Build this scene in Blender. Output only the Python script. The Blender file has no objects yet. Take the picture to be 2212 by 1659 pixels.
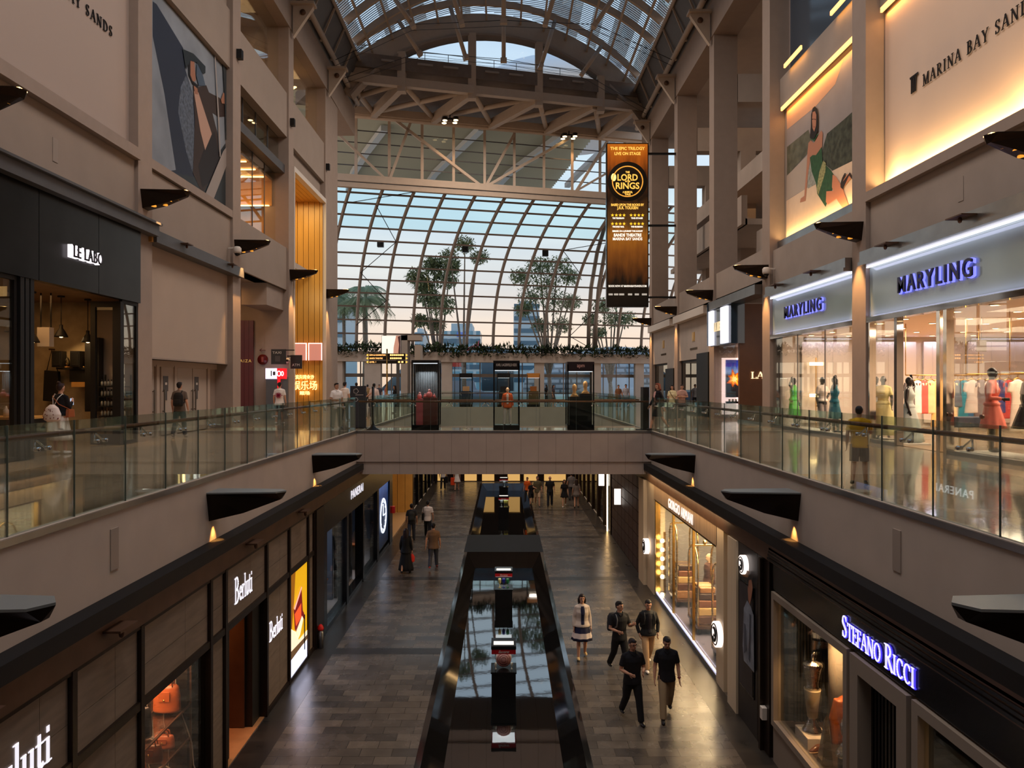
import bpy, bmesh, math, random
from mathutils import Vector, Matrix
random.seed(7)
R = math.radians
SC = bpy.context.scene
COL = SC.collection
EYE = 1.65; FPX = 1600.0; VX = 1088.0; VY = 832.0

# ------------------------------------------------------------------ camera
cd = bpy.data.cameras.new('camera'); cam = bpy.data.objects.new('camera', cd); COL.objects.link(cam)
cam.location = (0, 0, EYE); cam.rotation_euler = (R(90), 0, 0)
cd.sensor_width = 36; cd.sensor_fit = 'HORIZONTAL'; cd.lens = 36 * FPX / 2212
cd.shift_x = (1106 - VX) / 2212; cd.shift_y = (VY - 829.5) / 2212
cd.clip_start = 0.1; cd.clip_end = 2000
SC.camera = cam

# ------------------------------------------------------------------ colour management / cycles
SC.view_settings.view_transform = 'Standard'; SC.view_settings.look = 'None'
SC.view_settings.gamma = 1; SC.view_settings.use_curve_mapping = False
SC.view_settings.exposure = 0.0
cy = SC.cycles
cy.use_denoising = True; cy.max_bounces = 8; cy.diffuse_bounces = 4; cy.glossy_bounces = 4
cy.transmission_bounces = 4; cy.transparent_max_bounces = 24; cy.sample_clamp_indirect = 4
cy.caustics_reflective = False; cy.caustics_refractive = False; cy.use_light_tree = True

# ------------------------------------------------------------------ world: dusk sky
w = bpy.data.worlds.new('dusk_sky'); SC.world = w; w.use_nodes = True
nt = w.node_tree; nt.nodes.clear()
tc = nt.nodes.new('ShaderNodeTexCoord'); sx = nt.nodes.new('ShaderNodeSeparateXYZ')
nt.links.new(tc.outputs['Generated'], sx.inputs[0])
rp = nt.nodes.new('ShaderNodeValToRGB'); nt.links.new(sx.outputs['Z'], rp.inputs[0])
el = rp.color_ramp.elements
def lin(c):
    f = lambda v: ((v / 255) / 12.92) if v <= 10 else (((v / 255) + 0.055) / 1.055) ** 2.4
    return (f(c[0]), f(c[1]), f(c[2]), 1)
el[0].position = 0.0; el[0].color = lin((246, 208, 178)); el[1].position = 1.0; el[1].color = lin((150, 178, 214))
for p, c in ((0.06, (240, 214, 192)), (0.13, (216, 212, 208)), (0.22, (204, 219, 226)), (0.45, (190, 211, 230))):
    e = el.new(p); e.color = lin(c)
nz = nt.nodes.new('ShaderNodeTexNoise'); nz.inputs['Scale'].default_value = 3.0; nz.inputs['Detail'].default_value = 6
mp = nt.nodes.new('ShaderNodeMapping'); mp.inputs['Scale'].default_value = (1, 1, 6)
nt.links.new(tc.outputs['Generated'], mp.inputs[0]); nt.links.new(mp.outputs[0], nz.inputs['Vector'])
cr = nt.nodes.new('ShaderNodeValToRGB'); cr.color_ramp.elements[0].position = 0.42; cr.color_ramp.elements[1].position = 0.7
cr.color_ramp.elements[0].color = (0.93, 0.93, 0.96, 1); cr.color_ramp.elements[1].color = (1.06, 1.04, 1.02, 1)
nt.links.new(nz.outputs[0], cr.inputs[0])
mx = nt.nodes.new('ShaderNodeMix'); mx.data_type = 'RGBA'; mx.blend_type = 'MULTIPLY'; mx.inputs[0].default_value = 1
nt.links.new(rp.outputs[0], mx.inputs[6]); nt.links.new(cr.outputs[0], mx.inputs[7])
bg = nt.nodes.new('ShaderNodeBackground'); bg.inputs[1].default_value = 1.3
wo = nt.nodes.new('ShaderNodeOutputWorld')
nt.links.new(mx.outputs[2], bg.inputs[0]); nt.links.new(bg.outputs[0], wo.inputs[0])

# ------------------------------------------------------------------ large warm lamps of the hall (house lights hung in the vault)
def light(kind, name, loc, energy, col, rot=(0, 0, 0), size=1.0, size_y=None, spot=None, blend=0.5, rad=0.05):
    ld = bpy.data.lights.new(name, kind); ld.energy = energy; ld.color = lin(col)[:3]
    if kind == 'AREA':
        ld.size = size
        if size_y: ld.shape = 'RECTANGLE'; ld.size_y = size_y
    if kind == 'SPOT': ld.spot_size = R(spot); ld.spot_blend = blend; ld.shadow_soft_size = rad
    if kind == 'POINT': ld.shadow_soft_size = rad
    o = bpy.data.objects.new(name, ld); COL.objects.link(o); o.location = loc; o.rotation_euler = rot
    return o
WARM = (255, 196, 138); HOUSE = (255, 237, 222)
for yy in (2, 15, 28, 40, 50):
    light('AREA', 'vault_house_light', (0, yy, 20.5), 1150, HOUSE, size=7, size_y=4).visible_glossy = False
light('AREA', 'bridge_fill_light', (0, 27.9, -1.6), 60, WARM, size=6, size_y=1.5).visible_glossy = False  # added fill below the bridge, no fixture there

# ------------------------------------------------------------------ helpers
MATS = {}
def N(nt, t): return nt.nodes.new(t)
def mat(name, col, rough=0.6, metal=0.0, emit=0.0, spec=0.5, var=0.0, vscale=3.0, bump=0.0, bscale=40.0, ecol=None, stretch=None, sample=True):
    if name in MATS: return MATS[name]
    m = bpy.data.materials.new(name); m.use_nodes = True
    nt = m.node_tree; b = nt.nodes['Principled BSDF']
    b.inputs['Base Color'].default_value = lin(col); b.inputs['Roughness'].default_value = rough
    b.inputs['Metallic'].default_value = metal; b.inputs['Specular IOR Level'].default_value = spec
    if emit:
        b.inputs['Emission Color'].default_value = lin(ecol or col); b.inputs['Emission Strength'].default_value = emit
        if not sample: m.cycles.emission_sampling = 'NONE'
    if var or bump:
        t = N(nt, 'ShaderNodeTexCoord'); mp = N(nt, 'ShaderNodeMapping')
        if stretch: mp.inputs['Scale'].default_value = stretch
        nt.links.new(t.outputs['Object'], mp.inputs[0])
    if var:
        n = N(nt, 'ShaderNodeTexNoise'); n.inputs['Scale'].default_value = vscale; n.inputs['Detail'].default_value = 6
        nt.links.new(mp.outputs[0], n.inputs['Vector'])
        r = N(nt, 'ShaderNodeValToRGB'); r.color_ramp.elements[0].position = 0.3; r.color_ramp.elements[1].position = 0.7
        c = lin(col)
        r.color_ramp.elements[0].color = (c[0] * (1 - var), c[1] * (1 - var), c[2] * (1 - var), 1)
        r.color_ramp.elements[1].color = (min(1, c[0] * (1 + var)), min(1, c[1] * (1 + var)), min(1, c[2] * (1 + var)), 1)
        nt.links.new(n.outputs[0], r.inputs[0]); nt.links.new(r.outputs[0], b.inputs['Base Color'])
    if bump:
        n2 = N(nt, 'ShaderNodeTexNoise'); n2.inputs['Scale'].default_value = bscale
        nt.links.new(mp.outputs[0], n2.inputs['Vector'])
        bp = N(nt, 'ShaderNodeBump'); bp.inputs['Strength'].default_value = bump; bp.inputs['Distance'].default_value = 0.02
        nt.links.new(n2.outputs[0], bp.inputs['Height']); nt.links.new(bp.outputs[0], b.inputs['Normal'])
    MATS[name] = m
    return m
def glass(name, tint=(246, 249, 247), ior=1.45, k=1.0, rough=0.0):
    if name in MATS: return MATS[name]
    m = bpy.data.materials.new(name); m.use_nodes = True; nt = m.node_tree; nt.nodes.clear()
    tr = N(nt, 'ShaderNodeBsdfTransparent'); tr.inputs[0].default_value = lin(tint)
    gl = N(nt, 'ShaderNodeBsdfGlossy'); gl.inputs['Roughness'].default_value = rough; gl.inputs[0].default_value = (0.95, 1, 0.98, 1)
    fr = N(nt, 'ShaderNodeFresnel'); fr.inputs[0].default_value = ior
    mu = N(nt, 'ShaderNodeMath'); mu.operation = 'MULTIPLY'; mu.inputs[1].default_value = k; mu.use_clamp = True
    mi = N(nt, 'ShaderNodeMixShader'); o = N(nt, 'ShaderNodeOutputMaterial')
    nt.links.new(fr.outputs[0], mu.inputs[0]); nt.links.new(mu.outputs[0], mi.inputs[0])
    nt.links.new(tr.outputs[0], mi.inputs[1]); nt.links.new(gl.outputs[0], mi.inputs[2]); nt.links.new(mi.outputs[0], o.inputs[0])
    MATS[name] = m
    return m
def tilemat(name, c1, c2, mortar, bw, bh, msize=0.006, rough=0.2, off=0.5, swap=None, bias=0.0, var=0.5, spec=0.5, rvar=0.0, squash=1.0):
    """brick-laid tiles, real-size in metres, in the object's XY plane (or swapped axes)"""
    if name in MATS: return MATS[name]
    m = bpy.data.materials.new(name); m.use_nodes = True; nt = m.node_tree; b = nt.nodes['Principled BSDF']
    t = N(nt, 'ShaderNodeTexCoord'); vec = t.outputs['Object']
    if swap:
        s = N(nt, 'ShaderNodeSeparateXYZ'); c = N(nt, 'ShaderNodeCombineXYZ'); nt.links.new(vec, s.inputs[0])
        for i, a in enumerate(swap): nt.links.new(s.outputs['XYZ'.index(a)], c.inputs[i])
        vec = c.outputs[0]
    br = N(nt, 'ShaderNodeTexBrick'); br.offset = off; br.squash = squash
    br.inputs['Scale'].default_value = 1; br.inputs['Brick Width'].default_value = bw; br.inputs['Row Height'].default_value = bh
    br.inputs['Mortar Size'].default_value = msize; br.inputs['Mortar Smooth'].default_value = 0.1; br.inputs['Bias'].default_value = bias
    br.inputs['Color1'].default_value = lin(c1); br.inputs['Color2'].default_value = lin(c2); br.inputs['Mortar'].default_value = lin(mortar)
    nt.links.new(vec, br.inputs['Vector'])
    n = N(nt, 'ShaderNodeTexNoise'); n.inputs['Scale'].default_value = 2.3; n.inputs['Detail'].default_value = 8; nt.links.new(vec, n.inputs['Vector'])
    r = N(nt, 'ShaderNodeValToRGB'); r.color_ramp.elements[0].position = 0.3; r.color_ramp.elements[1].position = 0.72
    r.color_ramp.elements[0].color = (1 - var, 1 - var, 1 - var, 1); r.color_ramp.elements[1].color = (1 + var * .4,) * 3 + (1,)
    nt.links.new(n.outputs[0], r.inputs[0])
    mx = N(nt, 'ShaderNodeMix'); mx.data_type = 'RGBA'; mx.blend_type = 'MULTIPLY'; mx.inputs[0].default_value = 1
    nt.links.new(br.outputs[0], mx.inputs[6]); nt.links.new(r.outputs[0], mx.inputs[7]); nt.links.new(mx.outputs[2], b.inputs['Base Color'])
    b.inputs['Roughness'].default_value = rough; b.inputs['Specular IOR Level'].default_value = spec
    if rvar:
        mr = N(nt, 'ShaderNodeMapRange'); mr.inputs['To Min'].default_value = rough - rvar; mr.inputs['To Max'].default_value = rough + rvar
        nt.links.new(n.outputs[0], mr.inputs[0]); nt.links.new(mr.outputs[0], b.inputs['Roughness'])
    MATS[name] = m
    return m

class MB:
    """collects shapes into one mesh"""
    def __init__(s): s.v = []; s.f = []; s.m = []; s.sm = []
    def add(s, vs, fs, mi=0, smooth=False):
        o = len(s.v); s.v += [tuple(p) for p in vs]
        for f in fs: s.f.append([o + i for i in f]); s.m.append(mi); s.sm.append(smooth)
        return s
    def box(s, a, b, mi=0):
        x0, y0, z0 = [min(p, q) for p, q in zip(a, b)]; x1, y1, z1 = [max(p, q) for p, q in zip(a, b)]
        v = [(x0, y0, z0), (x1, y0, z0), (x1, y1, z0), (x0, y1, z0), (x0, y0, z1), (x1, y0, z1), (x1, y1, z1), (x0, y1, z1)]
        return s.add(v, [(0, 3, 2, 1), (4, 5, 6, 7), (0, 1, 5, 4), (1, 2, 6, 5), (2, 3, 7, 6), (3, 0, 4, 7)], mi)
    def bar(s, a, b, w, h, mi=0, up=(0, 0, 1)):
        a = Vector(a); b = Vector(b); d = (b - a)
        if d.length < 1e-6: return s
        d.normalize(); u = Vector(up)
        if abs(d.dot(u)) > 0.98: u = Vector((0, 1, 0))
        r = d.cross(u).normalized(); u = r.cross(d)
        v = []
        for p in (a, b):
            for i, j in ((-1, -1), (1, -1), (1, 1), (-1, 1)): v.append(p + r * (i * w / 2) + u * (j * h / 2))
        return s.add(v, [(0, 3, 2, 1), (4, 5, 6, 7), (0, 1, 5, 4), (1, 2, 6, 5), (2, 3, 7, 6), (3, 0, 4, 7)], mi)
    def tube(s, pts, rad, n=8, mi=0, flat=1.0, smooth=True, up=(0, 0, 1), cap=True):
        pts = [Vector(p) for p in pts]
        if not isinstance(rad, (list, tuple)): rad = [rad] * len(pts)
        base = len(s.v); k = len(pts); fs = []; vs = []
        for i, p in enumerate(pts):
            d = (pts[min(i + 1, k - 1)] - pts[max(i - 1, 0)])
            if d.length < 1e-9: d = Vector((0, 0, 1))
            d.normalize()
            if i == 0:
                u = Vector(up)
                if abs(d.dot(u)) > 0.95: u = Vector((0, 1, 0))
            r = d.cross(u)
            if r.length < 1e-4: r = d.orthogonal()
            r.normalize(); u = r.cross(d).normalized()
            rr = rad[i] if isinstance(rad[i], (list, tuple)) else (rad[i], rad[i] * flat)
            for j in range(n):
                a = 2 * math.pi * j / n; vs.append(p + r * (math.cos(a) * rr[0]) + u * (math.sin(a) * rr[1]))
        for i in range(k - 1):
            for j in range(n):
                j2 = (j + 1) % n; fs.append((i * n + j, i * n + j2, (i + 1) * n + j2, (i + 1) * n + j))
        if cap: fs.append(tuple(range(n))[::-1]); fs.append(tuple((k - 1) * n + j for j in range(n)))
        return s.add(vs, fs, mi, smooth)
    def lathe(s, c, prof, n=16, mi=0, smooth=True, sx=1.0, sy=1.0):
        """prof: list of (r, z)"""
        vs = []; fs = []; k = len(prof)
        for r, z in prof:
            for j in range(n):
                a = 2 * math.pi * j / n; vs.append((c[0] + math.cos(a) * r * sx, c[1] + math.sin(a) * r * sy, c[2] + z))
        for i in range(k - 1):
            for j in range(n):
                j2 = (j + 1) % n; fs.append((i * n + j, i * n + j2, (i + 1) * n + j2, (i + 1) * n + j))
        fs.append(tuple(range(n))[::-1]); fs.append(tuple((k - 1) * n + j for j in range(n)))
        return s.add(vs, fs, mi, smooth)
    def ell(s, c, r, n=12, mi=0):
        prof = []
        k = max(5, n // 2 + 1)
        vs = []; fs = []
        for i in range(k):
            t = math.pi * (i + 0.001) / (k - 1 + 0.002)
            for j in range(n):
                a = 2 * math.pi * j / n
                vs.append((c[0] + r[0] * math.sin(t) * math.cos(a), c[1] + r[1] * math.sin(t) * math.sin(a), c[2] - r[2] * math.cos(t)))
        for i in range(k - 1):
            for j in range(n):
                j2 = (j + 1) % n; fs.append((i * n + j, i * n + j2, (i + 1) * n + j2, (i + 1) * n + j))
        fs.append(tuple(range(n))[::-1]); fs.append(tuple((k - 1) * n + j for j in range(n)))
        return s.add(vs, fs, mi, True)
    def prism(s, poly, off, mi=0):
        """poly: list of 3D points, extruded by vector off"""
        n = len(poly); o = Vector(off); vs = [Vector(p) for p in poly] + [Vector(p) + o for p in poly]
        fs = [tuple(range(n))[::-1], tuple(range(n, 2 * n))] + [(i, (i + 1) % n, n + (i + 1) % n, n + i) for i in range(n)]
        return s.add(vs, fs, mi)
    def poly(s, pts, mi=0): return s.add(pts, [tuple(range(len(pts)))], mi)
    def build(s, name, mats, parent=None, bevel=0.0, loc=None):
        me = bpy.data.meshes.new(name); me.from_pydata(s.v, [], s.f)
        for m in (mats if isinstance(mats, (list, tuple)) else [mats]): me.materials.append(m)
        me.polygons.foreach_set('material_index', s.m); me.polygons.foreach_set('use_smooth', s.sm)
        bm = bmesh.new(); bm.from_mesh(me); bmesh.ops.recalc_face_normals(bm, faces=bm.faces); bm.to_mesh(me); bm.free()
        o = bpy.data.objects.new(name, me); COL.objects.link(o)
        if parent: o.parent = parent
        if loc: o.location = loc
        if bevel:
            b = o.modifiers.new('bevel', 'BEVEL'); b.width = bevel; b.segments = 2; b.limit_method = 'ANGLE'
        return o
def tag(o, label=None, cat=None, group=None, kind=None):
    if label: o['label'] = label
    if cat: o['category'] = cat
    if group: o['group'] = group
    if kind: o['kind'] = kind
    return o
def thing(name, label, cat, loc=(0, 0, 0), rz=0.0, group=None):
    o = bpy.data.objects.new(name, None); COL.objects.link(o); o.location = loc; o.rotation_euler = (0, 0, rz)
    o.empty_display_size = 0.1
    return tag(o, label, cat, group)
def struct(name, mb, m, bevel=0.0):
    o = mb.build(name, m, bevel=bevel); o['kind'] = 'structure'; return o
def copy_tree(o, parent=None):
    c = o.copy(); COL.objects.link(c); c.parent = parent
    if parent: c.matrix_parent_inverse = o.matrix_parent_inverse.copy()
    for ch in list(o.children): copy_tree(ch, c)
    return c
def onwall(side, X, Y, Z):
    """matrix for lettering on a side wall: side -1 left wall, +1 right wall, 0 facing the camera"""
    if side < 0: r, n = Vector((0, 1, 0)), Vector((1, 0, 0))
    elif side > 0: r, n = Vector((0, -1, 0)), Vector((-1, 0, 0))
    else: r, n = Vector((1, 0, 0)), Vector((0, -1, 0))
    m = Matrix.Identity(4)
    for i in range(3): m[i][0] = r[i]; m[i][1] = (0, 0, 1)[i]; m[i][2] = n[i]; m[i][3] = (X, Y, Z)[i]
    return m
def sans(text, h, m, name, parent=None, width=None, depth=0.03, M=None, bold=0.0, align='LEFT', space=1.0):
    """Blender's own font as a mesh; h = cap height; width squeezes the line to that length"""
    cu = bpy.data.curves.new('t', 'FONT'); cu.body = text; cu.size = h * 1.37; cu.extrude = depth / 2; cu.offset = bold
    cu.resolution_u = 3; cu.space_character = space
    o = bpy.data.objects.new('t', cu); COL.objects.link(o)
    dg = bpy.context.evaluated_depsgraph_get(); me = bpy.data.meshes.new_from_object(o.evaluated_get(dg))
    bpy.data.objects.remove(o); bpy.data.curves.remove(cu)
    if len(me.vertices) == 0: return None
    xs = [v.co.x for v in me.vertices]; x0, x1 = min(xs), max(xs); k = (width / (x1 - x0)) if width else 1.0
    sh = {'LEFT': 0, 'CENTER': -(x1 - x0) * k / 2}[align]
    for v in me.vertices: v.co.x = (v.co.x - x0) * k + sh
    me.materials.clear(); me.materials.append(m); me.name = name
    o = bpy.data.objects.new(name, me); COL.objects.link(o)
    if M is not None: o.matrix_world = M
    if parent:
        o.parent = parent
        if M is not None: o.matrix_parent_inverse = Matrix.LocRotScale(parent.location, parent.rotation_euler, None).inverted()
    return o
# ---- a small serif face drawn with strokes: glyph = (advance, [strokes]); stroke = (points, width)
TK, TN, SF = 0.15, 0.055, 0.045
def _arc(cx, cz, rx, rz, a0, a1, n=9): return [(cx + rx * math.cos(R(a0 + (a1 - a0) * i / n)), cz + rz * math.sin(R(a0 + (a1 - a0) * i / n))) for i in range(n + 1)]
def _sf(x, z, w=0.3): return ([(x - w / 2, z), (x + w / 2, z)], SF)
GL = {
 'M': (0.98, [([(.14, 0), (.14, 1)], TN), ([(.14, 1), (.47, .05)], TK), ([(.47, .05), (.8, 1)], TN), ([(.82, 0), (.82, 1)], TK), _sf(.14, .02), _sf(.82, .02), _sf(.08, .98, .2), _sf(.88, .98, .2)]),
 'A': (0.82, [([(.06, 0), (.4, 1)], TN), ([(.4, 1), (.74, 0)], TK), ([(.18, .36), (.62, .36)], TN), _sf(.08, .02, .24), _sf(.72, .02, .28)]),
 'R': (0.78, [([(.18, 0), (.18, 1)], TK), (_arc(.3, .75, .28, .25, 90, -90), .09), ([(.18, .98), (.32, .98)], TN), ([(.18, .5), (.32, .5)], TN), ([(.34, .5), (.72, .0)], TK), _sf(.18, .02), _sf(.12, .98, .2), _sf(.74, .02, .16)]),
 'I': (0.42, [([(.2, 0), (.2, 1)], TK), _sf(.2, .02), _sf(.2, .98)]),
 'N': (0.88, [([(.14, 0), (.14, 1)], TN), ([(.14, 1), (.72, 0)], TK), ([(.72, 0), (.72, 1)], TN), _sf(.14, .02, .26), _sf(.1, .98, .22), _sf(.72, .98, .28)]),
 'B': (0.74, [([(.18, 0), (.18, 1)], TK), (_arc(.3, .76, .24, .24, 90, -90), .1), (_arc(.3, .27, .3, .26, 90, -90), .11), ([(.18, .98), (.32, .98)], TN), ([(.18, .52), (.32, .52)], TN), ([(.18, .02), (.32, .02)], TN), _sf(.12, .98, .2), _sf(.12, .02, .2)]),
 'Y': (0.78, [([(.08, 1), (.4, .45)], TK), ([(.72, 1), (.4, .45)], TN), ([(.4, 0), (.4, .47)], TK), _sf(.4, .02), _sf(.1, .98, .26), _sf(.7, .98, .22)]),
 'S': (0.62, [(_arc(.3, .75, .2, .23, 20, 200), .07), ([(.1, .72), (.14, .62), (.44, .4), (.5, .28)], TK), (_arc(.3, .25, .2, .23, 10, -160), .07), ([(.5, .98), (.49, .76)], SF), ([(.1, .02), (.11, .26)], SF)]),
 'D': (0.86, [([(.18, 0), (.18, 1)], TK), (_arc(.28, .5, .46, .48, 90, -90, 12), .11), ([(.18, .98), (.3, .98)], TN), ([(.18, .02), (.3, .02)], TN), _sf(.12, .98, .2), _sf(.12, .02, .2)]),
 'T': (0.72, [([(.36, 0), (.36, 1)], TK), ([(.04, .97), (.68, .97)], TN), ([(.06, 1), (.06, .8)], SF), ([(.66, 1), (.66, .8)], SF), _sf(.36, .02)]),
 'E': (0.66, [([(.18, 0), (.18, 1)], TK), ([(.18, .97), (.58, .97)], TN), ([(.18, .52), (.48, .52)], TN), ([(.18, .03), (.6, .03)], TN), ([(.58, 1), (.58, .8)], SF), ([(.6, 0), (.6, .22)], SF), ([(.48, .62), (.48, .42)], SF), _sf(.12, .98, .2), _sf(.12, .02, .2)]),
 'F': (0.62, [([(.18, 0), (.18, 1)], TK), ([(.18, .97), (.56, .97)], TN), ([(.18, .52), (.46, .52)], TN), ([(.56, 1), (.56, .8)], SF), ([(.46, .62), (.46, .42)], SF), _sf(.12, .98, .2), _sf(.18, .02)]),
 'O': (0.9, [(_arc(.44, .5, .34, .48, 0, 360, 20), .1)]),
 'C': (0.8, [(_arc(.44, .5, .34, .48, 45, 315, 16), .1), ([(.68, .95), (.68, .72)], SF)]),
 'L': (0.66, [([(.18, 0), (.18, 1)], TK), ([(.18, .03), (.6, .03)], TN), ([(.6, 0), (.6, .25)], SF), _sf(.18, .98), _sf(.12, .02, .2)]),
 'G': (0.84, [(_arc(.44, .5, .34, .48, 45, 335, 16), .1), ([(.74, .45), (.74, .05)], TK), _sf(.72, .45, .26)]),
 'P': (0.7, [([(.18, 0), (.18, 1)], TK), (_arc(.3, .74, .28, .26, 90, -90), .1), ([(.18, .98), (.3, .98)], TN), ([(.18, .48), (.3, .48)], TN), _sf(.18, .02), _sf(.12, .98, .2)]),
 'e': (0.5, [(_arc(.26, .33, .18, .31, 0, 320, 14), .1), ([(.1, .36), (.44, .36)], TN)]),
 'r': (0.42, [([(.14, 0), (.14, .66)], TK), ([(.16, .5), (.26, .62), (.38, .62)], .1), _sf(.14, .02), _sf(.1, .65, .18)]),
 'l': (0.3, [([(.15, 0), (.15, 1.1)], TK), _sf(.15, .02), _sf(.1, 1.09, .18)]),
 'u': (0.58, [([(.14, .66), (.14, .12), (.2, .03), (.34, .06), (.44, .18)], TK), ([(.44, .0), (.44, .66)], TK), _sf(.1, .65, .18), _sf(.4, .65, .18)]),
 't': (0.38, [([(.16, .88), (.16, .1), (.24, .02), (.34, .08)], TK), ([(.02, .64), (.34, .64)], TN)]),
 'i': (0.3, [([(.15, 0), (.15, .66)], TK), _sf(.15, .02), _sf(.1, .65, .18), ([(.15, .82), (.15, .96)], .14)]),
 ' ': (0.42, []),
}
def serif(text, h, m, name, parent=None, width=None, depth=0.03, M=None, track=0.0, scales=None, back=None, fat=1.0):
    mb = MB(); x = 0.0; polys = []
    for i, ch in enumerate(text):
        adv, st = GL[ch]; s = scales[i] if scales else 1.0
        for pts, wd in st:
            wd = wd * fat
            for a, b in zip(pts[:-1], pts[1:]):
                dx, dz = b[0] - a[0], b[1] - a[1]; L = math.hypot(dx, dz)
                if L < 1e-6: continue
                # near-vertical strokes get their width across, arcs swell where they run upright
                ww = wd * (0.55 + 0.75 * abs(dz) / L) if len(pts) > 5 else wd
                nx, nz = -dz / L * ww / 2, dx / L * ww / 2; ex, ez = dx / L * .012, dz / L * .012
                polys.append([(x + (a[0] - ex + nx) * s, (a[1] - ez + nz) * s), (x + (b[0] + ex + nx) * s, (b[1] + ez + nz) * s), (x + (b[0] + ex - nx) * s, (b[1] + ez - nz) * s), (x + (a[0] - ex - nx) * s, (a[1] - ez - nz) * s)])
        x += (adv + track) * s
    k = (width / (x - track)) if width else h
    for p in polys: mb.prism([(a * k, b * h, 0) for a, b in p], (0, 0, depth))
    o = mb.build(name, m)
    if M is not None: o.matrix_world = M
    if parent:
        o.parent = parent
        if M is not None: o.matrix_parent_inverse = Matrix.LocRotScale(parent.location, parent.rotation_euler, None).inverted()
    return o
def pxX(px, X): return FPX * abs(X) / abs(px - VX)              # depth of a wall point from its column in the photograph
def pxZ(py, Y): return EYE + (VY - py) / FPX * Y
# ================================================================== materials
G = -5.5; XV = 5.26; XW = 10.5; XS = 5.13
M_plaster = mat('plaster_beige', (176, 163, 152), 0.75, var=0.05, vscale=1.5)
M_wall = mat('wall_paint_taupe', (146, 132, 121), 0.75, var=0.04, vscale=1.2)
M_plaster_d = mat('plaster_taupe', (150, 137, 127), 0.75, var=0.06, vscale=1.2)
M_white = mat('painted_white', (205, 196, 186), 0.6)
M_steelw = mat('painted_steel_cream', (182, 166, 150), 0.45, var=0.04)
M_cream = mat('cream_board', (172, 154, 139), 0.7, var=0.03, vscale=.8)
M_metal = mat('brushed_metal', (150, 150, 150), 0.3, 0.9, var=0.1, vscale=2)
M_darkm = mat('dark_bronze_metal', (96, 70, 54), 0.4, 0.5, var=0.15)
M_black = mat('black_lacquer', (14, 14, 16), 0.2)
M_blackm = mat('black_matt', (18, 17, 17), 0.55)
M_chrome = mat('polished_chrome', (220, 215, 205), 0.08, 1.0)
M_gold = mat('brass_gold', (196, 160, 92), 0.25, 1.0)
M_grey = mat('grey_panel', (92, 92, 94), 0.5, 0.3, var=.05)
M_marble = tilemat('beige_marble_floor', (172, 150, 126), (158, 138, 116), (120, 104, 88), 1.2, 1.2, 0.004, 0.07, 0.0, var=.18, spec=.6)
M_slate = tilemat('slate_floor', (98, 89, 79), (66, 61, 57), (34, 32, 30), 0.62, 0.31, 0.005, 0.26, 0.5, var=.3, spec=.5, rvar=.1)
M_slated = tilemat('slate_border', (52, 47, 42), (44, 40, 37), (30, 28, 27), 0.9, 0.45, 0.004, 0.3, 0.0, var=.3, rvar=.08)
M_water = mat('dark_water', (7, 9, 10), 0.03, spec=0.9, bump=0.015, bscale=5)
M_water.node_tree.nodes['Principled BSDF'].inputs['IOR'].default_value = 2.3
M_polish = mat('polished_black_granite', (26, 24, 23), 0.06, spec=0.9, var=.25, vscale=8)
M_polish.node_tree.nodes['Principled BSDF'].inputs['IOR'].default_value = 2.0
M_glassrail = glass('rail_glass', (246, 251, 248), 1.45, 0.5)
M_glass = glass('shop_glass', (249, 250, 249), 1.45, 0.35)
M_glassf = glass('facade_glass', (244, 249, 250), 1.4, 0.7)
M_glasst = glass('facade_glass_cyan', (222, 243, 246), 1.4, 0.7)
M_handrail = mat('bronze_wood_handrail', (112, 78, 58), 0.3, 0.35)
M_glow_w = mat('warm_lamp_glow', (255, 214, 150), emit=9.0, sample=False)
M_glow_c = mat('cool_lamp_glow', (225, 228, 255), emit=5.0)
M_glow_led = mat('warm_led_strip', (255, 196, 120), emit=7.0)
M_gap_shade = mat('shadow_gap_black', (20, 18, 17), 0.7)

# ================================================================== floors
m = MB(); YE = 56.0
for a, b, y0, y1 in ((-9.5, -1.66, -6, YE), (1.66, 9.5, -6, YE), (-1.66, 1.66, -6, 5), (-1.66, 1.66, 54, YE)):
    m.add([(a, y0, G), (b, y0, G), (b, y1, G), (a, y1, G)], [(0, 1, 2, 3)])
struct('floor', m, M_slate)
m = MB()
for s in (-1, 1): m.box((s * 4.55, -6, G), (s * 5.13, YE, G + .003))
for y in (19.9, 27.4, 34.9, 42.4):
    for s in (-1, 1): m.box((s * 1.66, y - .22, G), (s * 4.55, y + .22, G + .0025))
struct('baseboard_floor_border', m, M_slated)
# upper walkways (left, right), bridge and the far hall
m = MB()
for s in (-1, 1): m.box((s * XV, -6, -.02), (s * 19, 80, 0))
m.box((-XV, 26.4, -.02), (XV, 29.4, 0)); m.box((-XV, 55, -.02), (XV, 80, 0))
struct('floor_upper', m, M_marble)
m = MB()
for s in (-1, 1): m.box((s * XV, -6, -.02), (s * 9.9, 55, -1.15)); m.box((s * 9.9, -6, -.02), (s * 19, 80, -.6))
m.box((-XV, 55, -.02), (XV, 80, -1.5))
struct('trim_1', m, M_plaster); 
m = MB(); m.box((-XV, 26.4, -.02), (XV, 29.4, -1.08)); m.box((-XV, 26.46, -1.08), (XV, 29.3, -1.53))
M_bridge = tilemat('bridge_cladding', (172, 156, 144), (168, 152, 141), (120, 108, 98), 0.62, 3.0, 0.006, 0.3, 0.0, swap='XZY', var=.06)
struct('trim_2', m, M_bridge)
m = MB()
for s in (-1, 1): m.box((s * (XV - .02), -6, -.06), (s * (XV + .02), 55, .02))
m.box((-XV, 26.38, -.05), (XV, 26.42, .02))
struct('trim_3', m, M_metal)
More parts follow.
